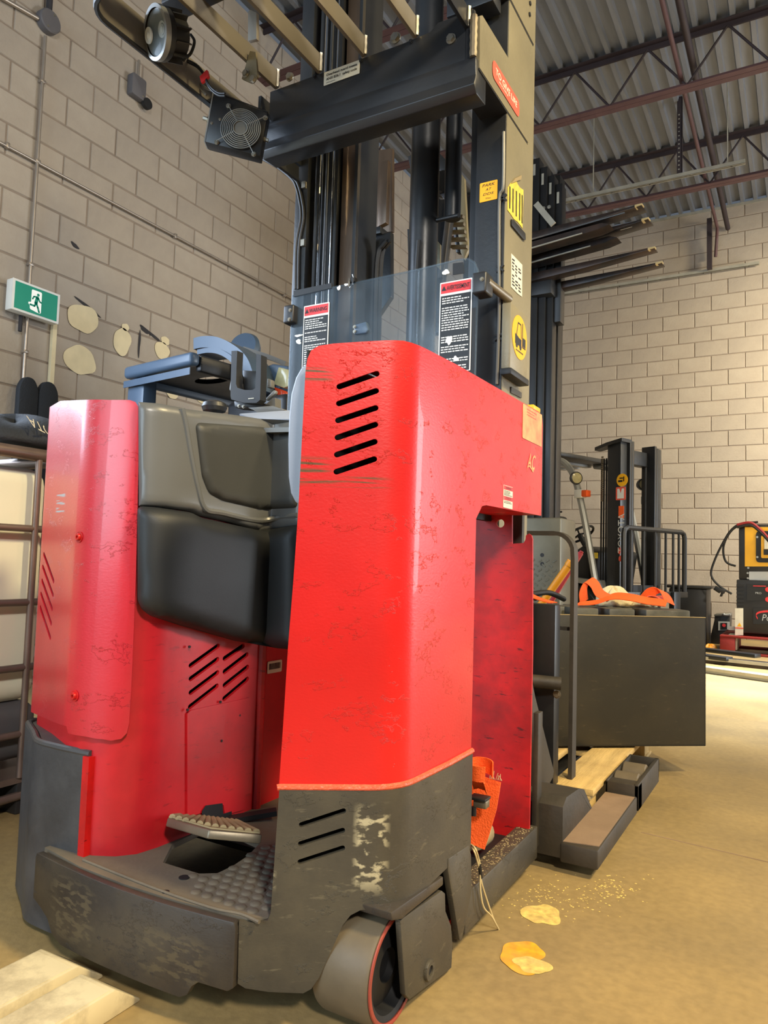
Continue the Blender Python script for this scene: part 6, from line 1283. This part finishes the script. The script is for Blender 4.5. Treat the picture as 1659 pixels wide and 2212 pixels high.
st0 = fp(-0.78, 0.28, 1.22); axs = (fd * -0.55 + ZA * 0.83).normalized(); uu = axs.orthogonal().normalized(); vv = axs.cross(uu)
MB().tube([st0 + (uu * math.cos(a) + vv * math.sin(a)) * 0.17 for a in [2 * math.pi * k / 28 for k in range(28)]], 0.014, 8, closed=True).build('steering_wheel', 'rubber', T)
MB().cyl(st0, fp(-0.5, 0.28, 0.8), 0.03, 10).build('steering_column', 'black', T)
for s in (0, 2.1, 4.2): MB().cyl(st0, st0 + (uu * math.cos(s) + vv * math.sin(s)) * 0.165, 0.010, 6).build('wheel_spoke', 'rubber', T)
for b in (-0.14, 0.74):
    pl_ = smoothpath([onplane(x, y, fp(0, -0.14, 0), fs_) + fs_ * (b + 0.14) for x, y in ((1292, 1290), (1285, 1250), (1268, 1150), (1254, 1080), (1241, 1032), (1226, 1006), (1208, 994), (1180, 990))], 5); zr = pl_[-1].z; ar = (pl_[-6] - f0).dot(fd)
    MB().tube(pl_, 0.036, 8).build('guard_pillar', 'silver', T)
    MB().tube(smoothpath([fp(-1.95, b, 0.98), fp(-1.95, b, 1.7), fp(-1.92, b, zr - 0.05), fp(-1.8, b, zr)], 4), 0.036, 8).build('rear_pillar', 'silver', T)
fbox(-1.95, ar, -0.18, 0.78, zr + 0.01, zr + 0.06).build('guard_roof', 'black', T, bevel=0.01)
mb = MB()
for k in range(6): fbox(-1.9 + k * 0.17, -1.82 + k * 0.17, -0.14, 0.74, zr - 0.015, zr + 0.01, mb)
mb.build('roof_slats', 'silver', T)
for (px_, py_, b) in ((1243, 1033, -0.17), (1387, 1047, 0.66)):
    q = onplane(px_, py_, fp(0, b, 0), fs_); lx = (fd * 0.9 - fs_ * 0.4).normalized()
    l_ = MB().lathe(q, lx, [(0, -0.05), (0.05, -0.04), (0.068, 0.0), (0.068, 0.03), (0.06, 0.034), (0, 0.034)], 20).build('head_lamp', 'plastic', T); MB().lathe(q + lx * 0.0355, lx, [(0.057, 0), (0.03, 0.008), (0, 0.01)], 18).build('lamp_glass', 'lens_clear', l_)
    q2 = onplane(px_ + 10, py_ + 34, fp(0, b, 0), fs_); o_ = MB().obox(q2, fd * 0.05, fs_ * 0.04, ZA * 0.045).build('turn_lamp', 'white', T, bevel=0.008); MB().obox(q2 + fd * 0.075, fd * 0.035, fs_ * 0.038, ZA * 0.034).build('turn_lens', 'lens_red' if b > 0 else 'orange', o_, bevel=0.006)
for a, b, r in ((-0.45, -0.22, 0.33), (-0.45, 0.72, 0.33), (-1.75, -0.2, 0.26), (-1.75, 0.7, 0.26)):
    MB().lathe(fp(a, b, r), fs_, [(0, 0.02), (r * 0.5, 0.02), (r * 0.6, 0), (r * 0.95, 0), (r, 0.03), (r, 0.13), (r * 0.95, 0.16), (r * 0.6, 0.16), (0, 0.15)], 28).build('tyre', 'rubber', T)
MB().prism([fp(-0.86, -0.2, 0.48), fp(-0.78, -0.2, 0.68), fp(-0.60, -0.2, 0.75), (fp(-0.2, -0.2, 0.72)), fp(-0.1, -0.2, 0.5), fp(-0.14, -0.2, 0.5), fp(-0.24, -0.2, 0.67), fp(-0.6, -0.2, 0.70), fp(-0.74, -0.2, 0.63), fp(-0.82, -0.2, 0.48)], fs_ * 0.2).build('fender', 'silver', T)
MB().obox(fp(-0.98, -0.2, 1.62), fd * 0.05, fs_ * 0.015, ZA * 0.09).build('mirror', 'rubber', T, bevel=0.01)
MB().tube(smoothpath([fp(-0.7, -0.13, 1.45), fp(-0.86, -0.16, 1.4), fp(-0.80, -0.16, 1.2), fp(-0.6, -0.13, 1.12)], 5), 0.010, 6).build('grab_rail', 'rubber', T)
# ---- charger on red pallet
pc = at(1555, 1412, Z=0); yc_ = pc.y
t = thing('red_pallet', 'red wooden pallet under the battery charger at the right edge', 'pallet', (pc.x + 0.5, yc_ + 0.4, 0))
zpt = at(1560, 1372, Y=yc_).z
for k in range(4): MB().box(pc.x, pc.x + 1.1, yc_ + k * 0.25, yc_ + k * 0.25 + 0.16, zpt - 0.022, zpt).build('deck_board', 'wood_red', t, bevel=0.003)
for k in range(3):
    MB().box(pc.x + k * 0.48, pc.x + k * 0.48 + 0.14, yc_ + 0.005, yc_ + 0.9, 0.025, zpt - 0.023).build('pallet_block', 'wood_red', t, bevel=0.003)
for k in range(2): MB().box(pc.x, pc.x + 1.1, yc_ + k * 0.75, yc_ + k * 0.75 + 0.12, 0, 0.024).build('bottom_board', 'wood_red', t, bevel=0.003)
yc2 = yc_ + 0.08; A = at(1590, 1376, Y=yc2); Bt = at(1592, 1132, Y=yc2); sp_ = (A.x + Bt.x) / 2
cx0 = sp_; zmid_ = at(1600, 1252, Y=yc2).z; ztop_ = Bt.z
t = thing('battery_charger', 'tall black and yellow battery charger cabinet standing on the red pallet', 'charger', (cx0 + 0.35, yc2 + 0.25, zpt))
MB().box(cx0, cx0 + 0.75, yc2, yc2 + 0.5, zpt + 0.03, zmid_).build('lower_cabinet', 'cabinet', t, bevel=0.012)
MB().box(cx0 + 0.02, cx0 + 0.73, yc2 + 0.03, yc2 + 0.48, zmid_, ztop_).build('upper_cabinet', 'cabinet', t, bevel=0.012)
ch_ = lambda p: (1500 + p[0] * 0.1717, 1100 + p[1] * 0.1717)
def cpl(nm, m, pts, dy, par=t): return panel(nm, m, par, (0, yc2 + dy, 0), XA, ZA, [(at(*ch_(p), Y=yc2 + dy).x, at(*ch_(p), Y=yc2 + dy).z) for p in pts], 0.006)
xr = 2200
cpl('yellow_panel', 'yellow', ((635, 225), (xr, 225), (xr, 720), (635, 720)), 0.03)
cpl('display_frame', 'rubber', roundpoly(((775, 275), (xr - 200, 275), (xr - 200, 670), (775, 670)), 50), 0.022)
cpl('display_yellow', 'yellow', roundpoly(((840, 330), (xr - 300, 330), (xr - 300, 615), (840, 615)), 20), 0.015)
cpl('display_label', 'paper', ((880, 350), (1400, 350), (1400, 500), (880, 500)), 0.008)
cpl('display_strip', 'print_black', ((872, 505), (1400, 505), (1400, 575), (872, 575)), 0.008)
cpl('white_panel', 'lipgrey', ((688, 785), (xr, 785), (xr, 895), (688, 895)), 0.026)
cpl('logo_plate', 'print_black', ((740, 1240), (1600, 1240), (1600, 1445), (740, 1445)), -0.004)
cpl('dark_badge', 'rubber', ((660, 940), (1500, 940), (1500, 1150), (660, 1150)), -0.003)
text('PRO', at(*ch_((805, 1055)), Y=yc2 - 0.010), XA, ZA, 0.055, 0.020, 'lipgrey', t, 'badge_lettering')
lq = at(*ch_((1000, 1370)), Y=yc2 - 0.011); text('PowRtech' if False else 'Power', lq + XA * 0.0, XA, ZA, 0.215, 0.065, 'lipgrey', t, 'logo_lettering', slant=0.2)
mb = MB(); ribbon(mb, smoothpath([at(*ch_(p), Y=yc2 - 0.011) for p in ((795, 1375), (775, 1330), (810, 1300), (880, 1286), (980, 1283), (1100, 1290))]), (0, 0.0, 0.010), 0.001)
mb.build('logo_swoosh', 'decal_red', t)
mb = MB(); ribbon(mb, [at(*ch_(p), Y=yc2 - 0.011) for p in ((740, 965), (900, 968))], (0, 0.0, 0.004), 0.001); mb.build('red_line', 'decal_red', t)
for k in range(2): q = at(*ch_((925, 1010 + k * 125)), Y=yc2 - 0.011); panel('red_mark', 'decal_red', t, q, XA, ZA, disc(0.025, 16), 0.001)
lb = cpl('hazard_label', 'paper', ((512, 1245), (615, 1245), (615, 1585), (512, 1585)), -0.006)
q = at(*ch_((567, 1450)), Y=yc2 - 0.013); panel('triangle', 'yellow', lb, q, XA, ZA, [(-0.022, -0.02), (0.022, -0.02), (0, 0.02)], 0.001)
q = at(*ch_((565, 1495)), Y=yc2 - 0.013); panel('red_band', 'decal_coral', lb, q, XA, ZA, rect(0.075, 0.012), 0.001)
for k in range(6): q = at(*ch_((575, 960 + k * 48)), Y=yc2); MB().box(q.x - 0.035, q.x + 0.035, yc2 - 0.004, yc2, q.z - 0.01, q.z + 0.01).build('vent_slot', 'rubber', t)
for p in ((790, 350), (792, 602), (678, 738), (670, 803), (672, 868)): boltpart(at(*ch_(p), Y=yc2 + 0.01), (0, -1, 0), 0.008, t, 'screw', 'zinc', 0.005)
tc_ = thing('charger_cable', 'black looping charger cable with plug hanging left of the charger', 'cable', tuple(at(1537, 1235, Y=yc2)))
MB().tube(smoothpath([at(*ch_(p), Y=yc2 + 0.02) for p in ((780, 165), (650, 170), (540, 200), (440, 290), (340, 460), (260, 630), (210, 790), (240, 890), (340, 985), (470, 1065))]), 0.011, 8).build('outer_loop', 'rubber', tc_)
MB().tube(smoothpath([at(*ch_(p), Y=yc2 + 0.05) for p in ((800, 160), (650, 180), (500, 240), (410, 350), (365, 480), (375, 610), (420, 680), (520, 715))]), 0.011, 8).build('inner_loop', 'rubber', tc_)
mb = MB(); q = at(*ch_((320, 1015)), Y=yc2 + 0.02); mb.obox(q, (0.05, 0, -0.02), (0, 0.025, 0), (0.01, 0, 0.02)); mb.obox(q + Vector((-0.03, 0, -0.01)), (0.03, 0, -0.02), (0, 0.012, 0), (0.004, 0, 0.008)); mb.obox(q + Vector((0.02, 0, -0.04)), (0.01, 0, 0.03), (0, 0.012, 0), (0.012, 0, 0.0)); mb.build('plug', 'rubber', tc_, bevel=0.004)
for k, m_ in enumerate(('handle_r', 'rubber')): MB().tube(smoothpath([at(x, y + k * 5, Y=yc2 - 0.03) for x, y in ((1592, 1134), (1620, 1129), (1640, 1142), (1659, 1162), (1690, 1200))]), 0.014, 8).build('lead', m_, tc_)
# small battery pack and boxes left of the charger
q = at(1557, 1398, Z=0.02); yk = yc_ + 1.08
t = thing('small_battery', 'grey and black car battery on the floor left of the charger', 'battery', tuple(at(1560, 1385, Y=yk)))
def kb_(nm, m, pts, y, d, bev=0.006, par=None): return MB().prism([at(*ch_(p), Y=y) for p in pts], (0, d, 0)).build(nm, m, par if par else t, bevel=bev)
kb_('case', 'cabinet', ((255, 1330), (450, 1320), (440, 1600), (290, 1715), (180, 1695), (250, 1400)), yk, 0.28)
kb_('lid', 'plastic_grey', ((250, 1320), (450, 1310), (450, 1345), (250, 1350)), yk - 0.01, 0.3)
kb_('side_label', 'lipgrey', ((300, 1410), (445, 1415), (445, 1520), (300, 1525)), yk - 0.008, 0.004, 0)
kb_('dark_label', 'print_black', ((330, 1430), (412, 1430), (412, 1515), (330, 1515)), yk - 0.012, 0.004, 0)
q = at(*ch_((372, 1460)), Y=yk - 0.016); panel('red_mark', 'decal_red', t, q, XA, ZA, disc(0.02, 12), 0.001)
MB().tube(smoothpath([at(*ch_(p), Y=yk - 0.02) for p in ((365, 1312), (375, 1325), (410, 1328), (450, 1320))]), 0.012, 8).build('handle', 'lipgrey', t)
q = at(*ch_((485, 1400)), Y=yc_ + 0.12); w_ = 0.04; o_ = thing('cream_box', 'narrow cream carton standing on the red pallet beside the charger', 'box', (q.x, yc_ + 0.12, zpt)); MB().box(q.x - w_, q.x + w_, yc_ + 0.10, yc_ + 0.3, zpt + 0.004, at(485, 1275 * 0 + 1318, Y=yc_ + 0.1).z).build('carton', 'paper', o_, bevel=0.003); MB().box(q.x - w_ * 1.02, q.x + w_ * 1.02, yc_ + 0.097, yc_ + 0.1, zpt + 0.05, zpt + 0.09).build('carton_band', 'lipgrey', o_)
lump('yellow_rag', 'small yellow rag on the floor beside the grey battery edge', 'rag', at(1533, 1408, Z=0), XA, YA, 0.07, 0.06, 0.07, 4, 'handle_y')
# grey crate behind forklift backrest
q = at(1515, 1290, Y=8.9); t = thing('grey_bin', 'dark wheeled bin behind the forklift backrest against the back wall', 'bin', (q.x, 9.2, 0)); 
MB().box(q.x - 0.35, q.x + 0.05, 8.95, 9.4, 0, at(1515, 1272, Y=8.95).z).build('bin_body', 'cabinet', t, bevel=0.02); MB().box(q.x - 0.37, q.x + 0.10, 8.93, 9.42, at(1515, 1272, Y=8.95).z, at(1515, 1266, Y=8.95).z).build('bin_lid', 'plastic', t, bevel=0.008)
# steel channels lying on the floor
def lay(name, label, p0, p1, h, w, m, grp):
    a = at(*p0, Z=h); b = at(*p1, Z=h); d = (b - a).normalized(); b = b + d * 0.8; n = Vector((-d.y, d.x, 0)); t = thing(name, label, 'steel bar', tuple((a + b) / 2 - ZA * h), grp)
    MB().obox((a + b) / 2 - ZA * h / 2 + n * w / 2, (b - a) / 2, n * w / 2, ZA * h / 2).build('web', m, t, bevel=0.003); MB().obox((a + b) / 2 - ZA * h * 0.25 + n * (-0.003), (b - a) / 2, n * 0.003, ZA * h * 0.25).build('lip', 'galv', t)
lay('floor_channel', 'dark steel channel on the floor in front of the red pallet, farther one', (1500, 1416), (1659, 1432), 0.06, 0.10, 'forkpaint', 'steel channels on the floor')
lay('floor_channel', 'dark steel channel on the floor in front of the red pallet, nearer one', (1500, 1438), (1659, 1460), 0.05, 0.12, 'silver', 'steel channels on the floor')
# ---- black mast truck with raised forks behind the red truck
ys = 5.9; xm = at(1178, 700, Y=ys).x
t = thing('black_stacker', 'black stacker mast with two pairs of raised forks behind the red truck', 'stacker', (xm - 0.3, ys, 0))
zt_s = at(1170, 345, Y=ys).z
for k, (xa, xb_, dy) in enumerate(((1146, 1163, 0.0), (1165, 1180, 0.02), (1182, 1196, 0.05), (1198, 1213, 0.08))):
    a = at(xa, 500, Y=ys + dy); b = at(xb_, 500, Y=ys + dy); top_z = at(xa, 345 + k * 18, Y=ys + dy).z
    bot = 0.05 if k < 3 else at(1190, 690, Y=ys).z
    MB().box(a.x, b.x, ys + dy, ys + dy + 0.12, bot, top_z).build('mast_rail', 'black', t, bevel=0.004)
    q = at((xa + xb_) / 2, 355 + k * 20, Y=ys + dy - 0.001); MB().box(q.x - 0.01, q.x + 0.01, ys + dy - 0.004, ys + dy, q.z - 0.10, q.z).build('rail_top_highlight', 'galv', t)  # pale tab stands for the highlight at each rail top
MB().box(xm - 0.9, xm + 0.02, ys + 0.3, ys + 0.45, 0.05, zt_s).build('mast_rail', 'black', t, bevel=0.004)
MB().box(xm - 0.9, xm - 0.1, ys - 0.1, ys + 0.8, 0.05, 1.0).build('power_unit', 'black', t, bevel=0.02)
MB().bar(at(1158, 440, Y=ys - 0.02), at(1195, 485, Y=ys - 0.02), 0.05, 0.02, up=YA).build('mast_brace', 'galv', t)
for px_, py_ in ((1174, 450), (1186, 447)): boltpart(at(px_, py_, Y=ys - 0.005), (0, -1, 0), 0.012, t, 'bolt', 'zinc', 0.006)
q = at(1190, 620, Y=ys); MB().box(q.x - 0.16, q.x + 0.02, ys - 0.05, ys + 0.3, q.z - 0.07, q.z + 0.09).build('carriage', 'black', t, bevel=0.01)
def fork(tip, root_px, y, th, w, nm):
    """level fork from the mast to its tip; returns its axes"""
    R_ = at(*root_px, Y=y); A = at(*tip, Z=R_.z); d = (A - R_); d.z = 0; L_ = d.length; d.normalize(); n = Vector((-d.y, d.x, 0)); R0 = R_ - d * 0.45
    P = lambda a, b, z: R0 + d * a + n * b + ZA * z
    L2 = L_ + 0.45
    o = MB().prism([P(0, 0, 0), P(L2, 0, 0), P(L2, 0, -0.010), P(L2 * 0.6, 0, -th * 0.6), P(0, 0, -th)], n * w).build(nm, 'forkpaint', t, bevel=0.003)
    MB().prism([P(L2 - 0.05, -0.003, 0.003), P(L2 + 0.003, -0.003, 0.003), P(L2 + 0.003, -0.003, -0.009), P(L2 - 0.05, -0.003, -0.014)], n * w * 0.4).build('fork_tip', 'fork_tip', o)
    return o, P, L2
for tip, root, y in (((1414, 533), (1165, 586), ys - 0.10), ((1430, 565), (1180, 614), ys + 0.12)): fork(tip, root, y, 0.085, 0.10, 'fork')
for tip, root, y in (((1386, 440), (1145, 502), ys - 0.35), ((1400, 470), (1145, 534), ys - 0.12)):
    o, P, L2 = fork(tip, root, y, 0.085, 0.14, 'fork')
    MB().prism([P(0, -0.012, -0.075), P(L2 - 0.12, -0.012, -0.035), P(L2 - 0.12, -0.012, -0.045), P(0, -0.012, -0.09)], P(0, 0.011, 0) - P(0, 0, 0)).build('fork_slide', 'chrome', o)
    MB().prism([P(0, 0.0, -0.09), P(L2 - 0.30, 0.0, -0.07), P(L2 - 0.24, 0.0, -0.095), P(L2 - 0.34, 0, -0.115), P(0, 0.0, -0.16)], P(0, 0.12, 0) - P(0, 0, 0)).build('inner_fork', 'forkpaint', o)
    MB().prism([P(0, -0.008, -0.150), P(L2 - 0.45, -0.008, -0.112), P(L2 - 0.45, -0.008, -0.120), P(0, -0.008, -0.166)], P(0, 0.008, 0) - P(0, 0, 0)).build('fork_slide', 'galv', o)
q = at(1150, 540, Y=ys - 0.2); MB().box(q.x - 0.35, q.x - 0.1, ys - 0.4, ys + 0.3, q.z - 0.25, q.z + 0.2).build('upper_carriage', 'black', t, bevel=0.01)
# ---- tote tank at the left edge
tx = -2.2
t = thing('tote_tank', 'caged white plastic tote tank left of the red truck', 'tank', (tx - 0.6, 1.0, 0))
TY0, TY1, TX0 = 0.5, 1.66, -3.35
MB().box(TX0 + 0.06, tx - 0.04, TY0 + 0.05, TY1 - 0.05, at(30, 1520, X=tx - 0.04).z, 1.13).build('tank_body', 'tank', t, bevel=0.06, seg=4)
MB().box(TX0 + 0.055, tx - 0.035, TY0 + 0.045, TY1 - 0.045, 0.16, at(30, 1520, X=tx - 0.035).z).build('tank_base', 'tank_fill', t, bevel=0.05, seg=3)['label'] = 'dark lower third of the tank'
for py_, px_, r in ((975, 30, 0.022), (1140, 30, 0.012), (1302, 30, 0.012), (1444, 30, 0.012), (1588, 30, 0.012), (1722, 30, 0.014)):
    z = at(px_, py_, X=tx).z; lp = [(tx, TY0, z), (tx, TY1 - 0.03, z), (tx - 0.03, TY1, z), (TX0, TY1, z), (TX0, TY0, z)]
    MB().tube(lp, r, 10, closed=True).build('cage_rail' if r < 0.02 else 'cage_top_rail', 'cage', t)
for y in (1.525, 1.25, 0.98, 0.72): MB().cyl((tx + 0.004, y, 0.12), (tx + 0.004, y, at(20, 975, X=tx).z), 0.011, 10).build('cage_post', 'cage', t)
for x in (-2.5, -2.8, -3.1): MB().cyl((x, TY1 + 0.004, 0.12), (x, TY1 + 0.004, 1.17), 0.011, 10).build('cage_post', 'cage', t)
MB().box(TX0, tx, TY0, TY1, 0.10, 0.12).build('pallet_plate', 'cage', t); 
for y in (TY0, 1.0, TY1 - 0.14):
    for x in (TX0, -2.8, tx - 0.12): MB().box(x, x + 0.12, y, y + 0.14, 0, 0.10).build('pallet_foot', 'plastic', t, bevel=0.006)
# black cloth cap on top
q = at(62, 945, X=tx - 0.12)
c = Vector((tx - 0.16, at(45, 950, X=tx - 0.12).y, at(20, 962, X=tx - 0.05).z + 0.012))
bag = thing('black_cloth_bag', 'crumpled black cloth bag with pale lettering lying on the tote tank', 'bag', tuple(c))
rn = random.Random(2); vs = []; fs = []; nu, nv = 28, 10; ph = [rn.uniform(0, 6) for _ in range(6)]
for j in range(nv):
    fi = j / (nv - 1) * math.pi / 2
    for i in range(nu):
        th = 2 * math.pi * i / nu; k = 1 + 0.10 * math.sin(3 * th + ph[0]) + 0.05 * math.sin(7 * th + ph[1] + 2 * fi); vs.append(c + Vector((0.20 * k * math.cos(fi) ** 0.8 * math.cos(th), 0.23 * k * math.cos(fi) ** 0.8 * math.sin(th), 0.095 * math.sin(fi) * (1 + 0.14 * math.sin(4 * th + ph[2]) + 0.12 * math.sin(2 * th + ph[3])))))
for j in range(nv - 1):
    for i in range(nu): fs.append((j * nu + i, j * nu + (i + 1) % nu, (j + 1) * nu + (i + 1) % nu, (j + 1) * nu + i))
fs.append(tuple(range(nu - 1, -1, -1))); MB().add(vs, fs).build('cloth', 'cloth_black', bag, sharp=180)
tq = c + Vector((0.160, 0.02, 0.040)); tu = Vector((-0.45, 0.12, 0.75)); tr = Vector((0, -1, 0.30))
text('TOYOTA', tq + Vector((0.012, 0.0, 0.0)), Vector((0.05, -1, 0.28)), Vector((0.6, -0.1, -0.6)), 0.19, 0.055, 'paper', bag, 'cloth_lettering', 0.004)
# two rounded black boards leaning behind the tote
for k, (cx_, top_, w_, lab) in enumerate(((53, 819, 0.17, 'black rounded foam board against the wall below the conduit, left of the pair'), (96, 829, 0.16, 'black rounded foam board against the wall below the conduit, right of the pair'))):
    xx = XL + 0.06 + 0.0 * k; cc = at(cx_, top_ + 40, X=xx); zt_2 = at(cx_, top_, X=xx).z; hw = abs(at(cx_ - 21, 870, X=xx).y - at(cx_ + 21, 870, X=xx).y) / 2
    o_ = thing('foam_board', lab, 'board', (xx, cc.y, 0.75), 'boards on the left wall')
    pg = roundpoly([(cc.y - hw, 0.75), (cc.y + hw, 0.75), (cc.y + hw, zt_2 - 0.05), (cc.y + hw * 0.45, zt_2 + 0.01), (cc.y - hw * 0.45, zt_2 + 0.01), (cc.y - hw, zt_2 - 0.05)], [0, 0, 0.06, 0.12, 0.12, 0.06])
    MB().prism([(xx, a, b) for a, b in pg], (0.045, 0, 0)).build('board', 'cloth_black', o_, bevel=0.008)
    for s in (-1, 1): MB().cyl((xx + 0.045, cc.y + s * 0.04, zt_2 - 0.27), (xx + 0.047, cc.y + s * 0.04, zt_2 - 0.27), 0.018, 12).build('grommet', 'rubber', o_)
# ---- second forklift parked along the left wall
GZ = 1.98
Ga = at(266, 792, Z=GZ); Gb = at(413, 757, Z=GZ)
t = thing('parked_forklift', 'slate blue forklift with flat overhead guard parked by the left wall behind the red truck', 'forklift', (-3.4, 3.9, 0))
gd = (Gb - Ga); gd.z = 0; gl = gd.length; gd.normalize(); gf = Vector((-gd.y, gd.x, 0)); LG = 1.5
def gp(a, b, z): return Ga + gd * a + gf * b + ZA * (z - GZ)
def gbox(a0, a1, b0, b1, z0, z1, mb=None):
    mb = mb or MB(); return mb.obox(gp((a0 + a1) / 2, (b0 + b1) / 2, (z0 + z1) / 2), gd * (a1 - a0) / 2, gf * (b1 - b0) / 2, ZA * (z1 - z0) / 2)
gbox(0, gl, 0, 0.07, GZ - 0.075, GZ).build('guard_front_tube', 'blueguard', t, bevel=0.025, seg=4)
gbox(0.02, gl, -0.004, 0.0, GZ - 0.135, GZ - 0.095).build('guard_lower_rail', 'blueguard', t)
hs = []
for (a0, b0) in ((gl * 0.62, 0.35), (gl * 0.62, 0.75)):
    hs.append([(a0 + 0.14 * math.cos(k), b0 + 0.07 * math.sin(k)) for k in [2 * math.pi * j / 18 for j in range(18)]])
v2, f_ = cdt([(0.0, 0.07), (gl, 0.07), (gl, LG), (0.0, LG)], hs); mb = MB(); n = len(v2)
mb.v = [gp(p[0], p[1], GZ - 0.03) for p in v2] + [gp(p[0], p[1], GZ - 0.06) for p in v2]; mb.f = [tuple(f) for f in f_] + [tuple(i + n for i in reversed(f)) for f in f_]
mb.build('guard_roof', 'guard', t, smooth=False)
gbox(0, 0.05, 0.07, LG, GZ - 0.10, GZ - 0.005).build('guard_side_tube', 'blueguard', t, bevel=0.015); gbox(gl - 0.05, gl, 0.07, LG, GZ - 0.10, GZ - 0.005).build('guard_side_tube', 'guard', t, bevel=0.015)
gbox(0, gl, LG - 0.06, LG, GZ - 0.10, GZ - 0.005).build('guard_back_tube', 'guard', t, bevel=0.015)
for a, b in ((0.02, 0.02), (gl - 0.12, LG - 0.1), (0.02, LG - 0.1)):
    gbox(a, a + (0.17 if b < 0.1 else 0.08), b, b + 0.10, 0.8, GZ - 0.09).build('guard_post', 'blueguard', t, bevel=0.02)
gbox(-0.05, gl + 0.1, 0.0, LG + 0.5, 0.15, 0.9).build('chassis', 'guard', t, bevel=0.05, seg=3)
for a in (-0.04, gl - 0.1):
    for b in (0.3, LG + 0.2): MB().lathe(gp(a, b, 0.27), gd, [(0, 0.02), (0.15, 0.02), (0.26, 0), (0.27, 0.03), (0.27, 0.16), (0.26, 0.19), (0, 0.18)], 22).build('tyre', 'rubber', t)
# curved rear cowl pieces and tail lamp cluster seen above the pad
yq = 3.3
def cowl(name, pts, half, y, m='blueguard', th=0.02):
    P = smoothpath([at(a, b, Y=y) for a, b in pts], 4); return ribbon(MB(), P, [Vector((0, half, 0))] * len(P), th).build(name, m, t, sharp=60)
cowl('curved_pillar', ((443, 752), (462, 748), (490, 750), (520, 764), (545, 785), (558, 812), (566, 850)), 0.10, yq, th=0.07)
cowl('curved_pillar_rail', ((446, 768), (470, 764), (495, 768), (518, 782), (530, 800)), 0.08, yq - 0.03, th=0.03)
MB().lathe(at(528, 752, Y=yq + 0.5), (0.2, -1, 0.25), [(0, -0.05), (0.10, -0.05), (0.115, 0.0), (0.10, 0.03), (0, 0.035)], 24).build('beacon_cap', 'blueguard', t)
cowl('roof_edge', ((535, 757), (560, 765), (590, 775), (626, 790)), 0.05, yq + 0.4, 'guard_bar', 0.03)
MB().prism([at(a, b, Y=yq + 0.1) for a, b in ((574, 790), (588, 785), (622, 790), (622, 812), (600, 845), (578, 850))], (0, 0.25, 0)).build('lamp_housing', 'blueguard', t, bevel=0.015)
MB().prism([at(a, b, Y=yq + 0.08) for a, b in ((601, 792), (622, 798), (624, 834), (612, 838), (590, 830))], (0, 0.05, 0)).build('tail_lens', 'lens_clear', t, bevel=0.008)
MB().prism([at(a, b, Y=yq + 0.07) for a, b in ((590, 835), (612, 843), (610, 860), (600, 870), (594, 868), (600, 855))], (0, 0.05, 0)).build('orange_lens', 'lens_red', t, bevel=0.006)
gbox(gl - 0.05, gl + 0.45, 0.3, 1.2, 0.9, at(620, 862, Y=yq).z).build('rear_hood', 'guard', t, bevel=0.04, seg=3)
# ---- cream painted beams on the floor at lower left
BHt = 0.05
def beam(label, x0, x1, y1):
    t = thing('cream_beam', label, 'beam', ((x0 + x1) / 2, y1 - 0.5, 0), 'cream beams under the truck')
    MB().prism([(x0, -0.6, 0.001), (x0, y1 + 0.06, 0.001), (x0, y1 + 0.06, 0.006), (x0, y1, BHt), (x0, -0.6, BHt)], (x1 - x0, 0, 0)).build('beam_body', 'cream', t, bevel=0.004)
    mb = MB(); mb.box(x0 + 0.006, x1 - 0.006, 0.3, y1 - 0.01, BHt, BHt + 0.0008); mb.build('dirty_top', 'cream', t)
a0 = at(110, 2038, Z=BHt); a1 = at(158, 2093, Z=BHt); b0 = at(190, 2095, Z=BHt); b1 = at(252, 2137, Z=BHt)
beam('cream painted beam on the floor at lower left, farther of the two', a0.x, a1.x, 1.0)
beam('cream painted beam on the floor at lower left, nearer of the two', b0.x, b1.x, 0.985)
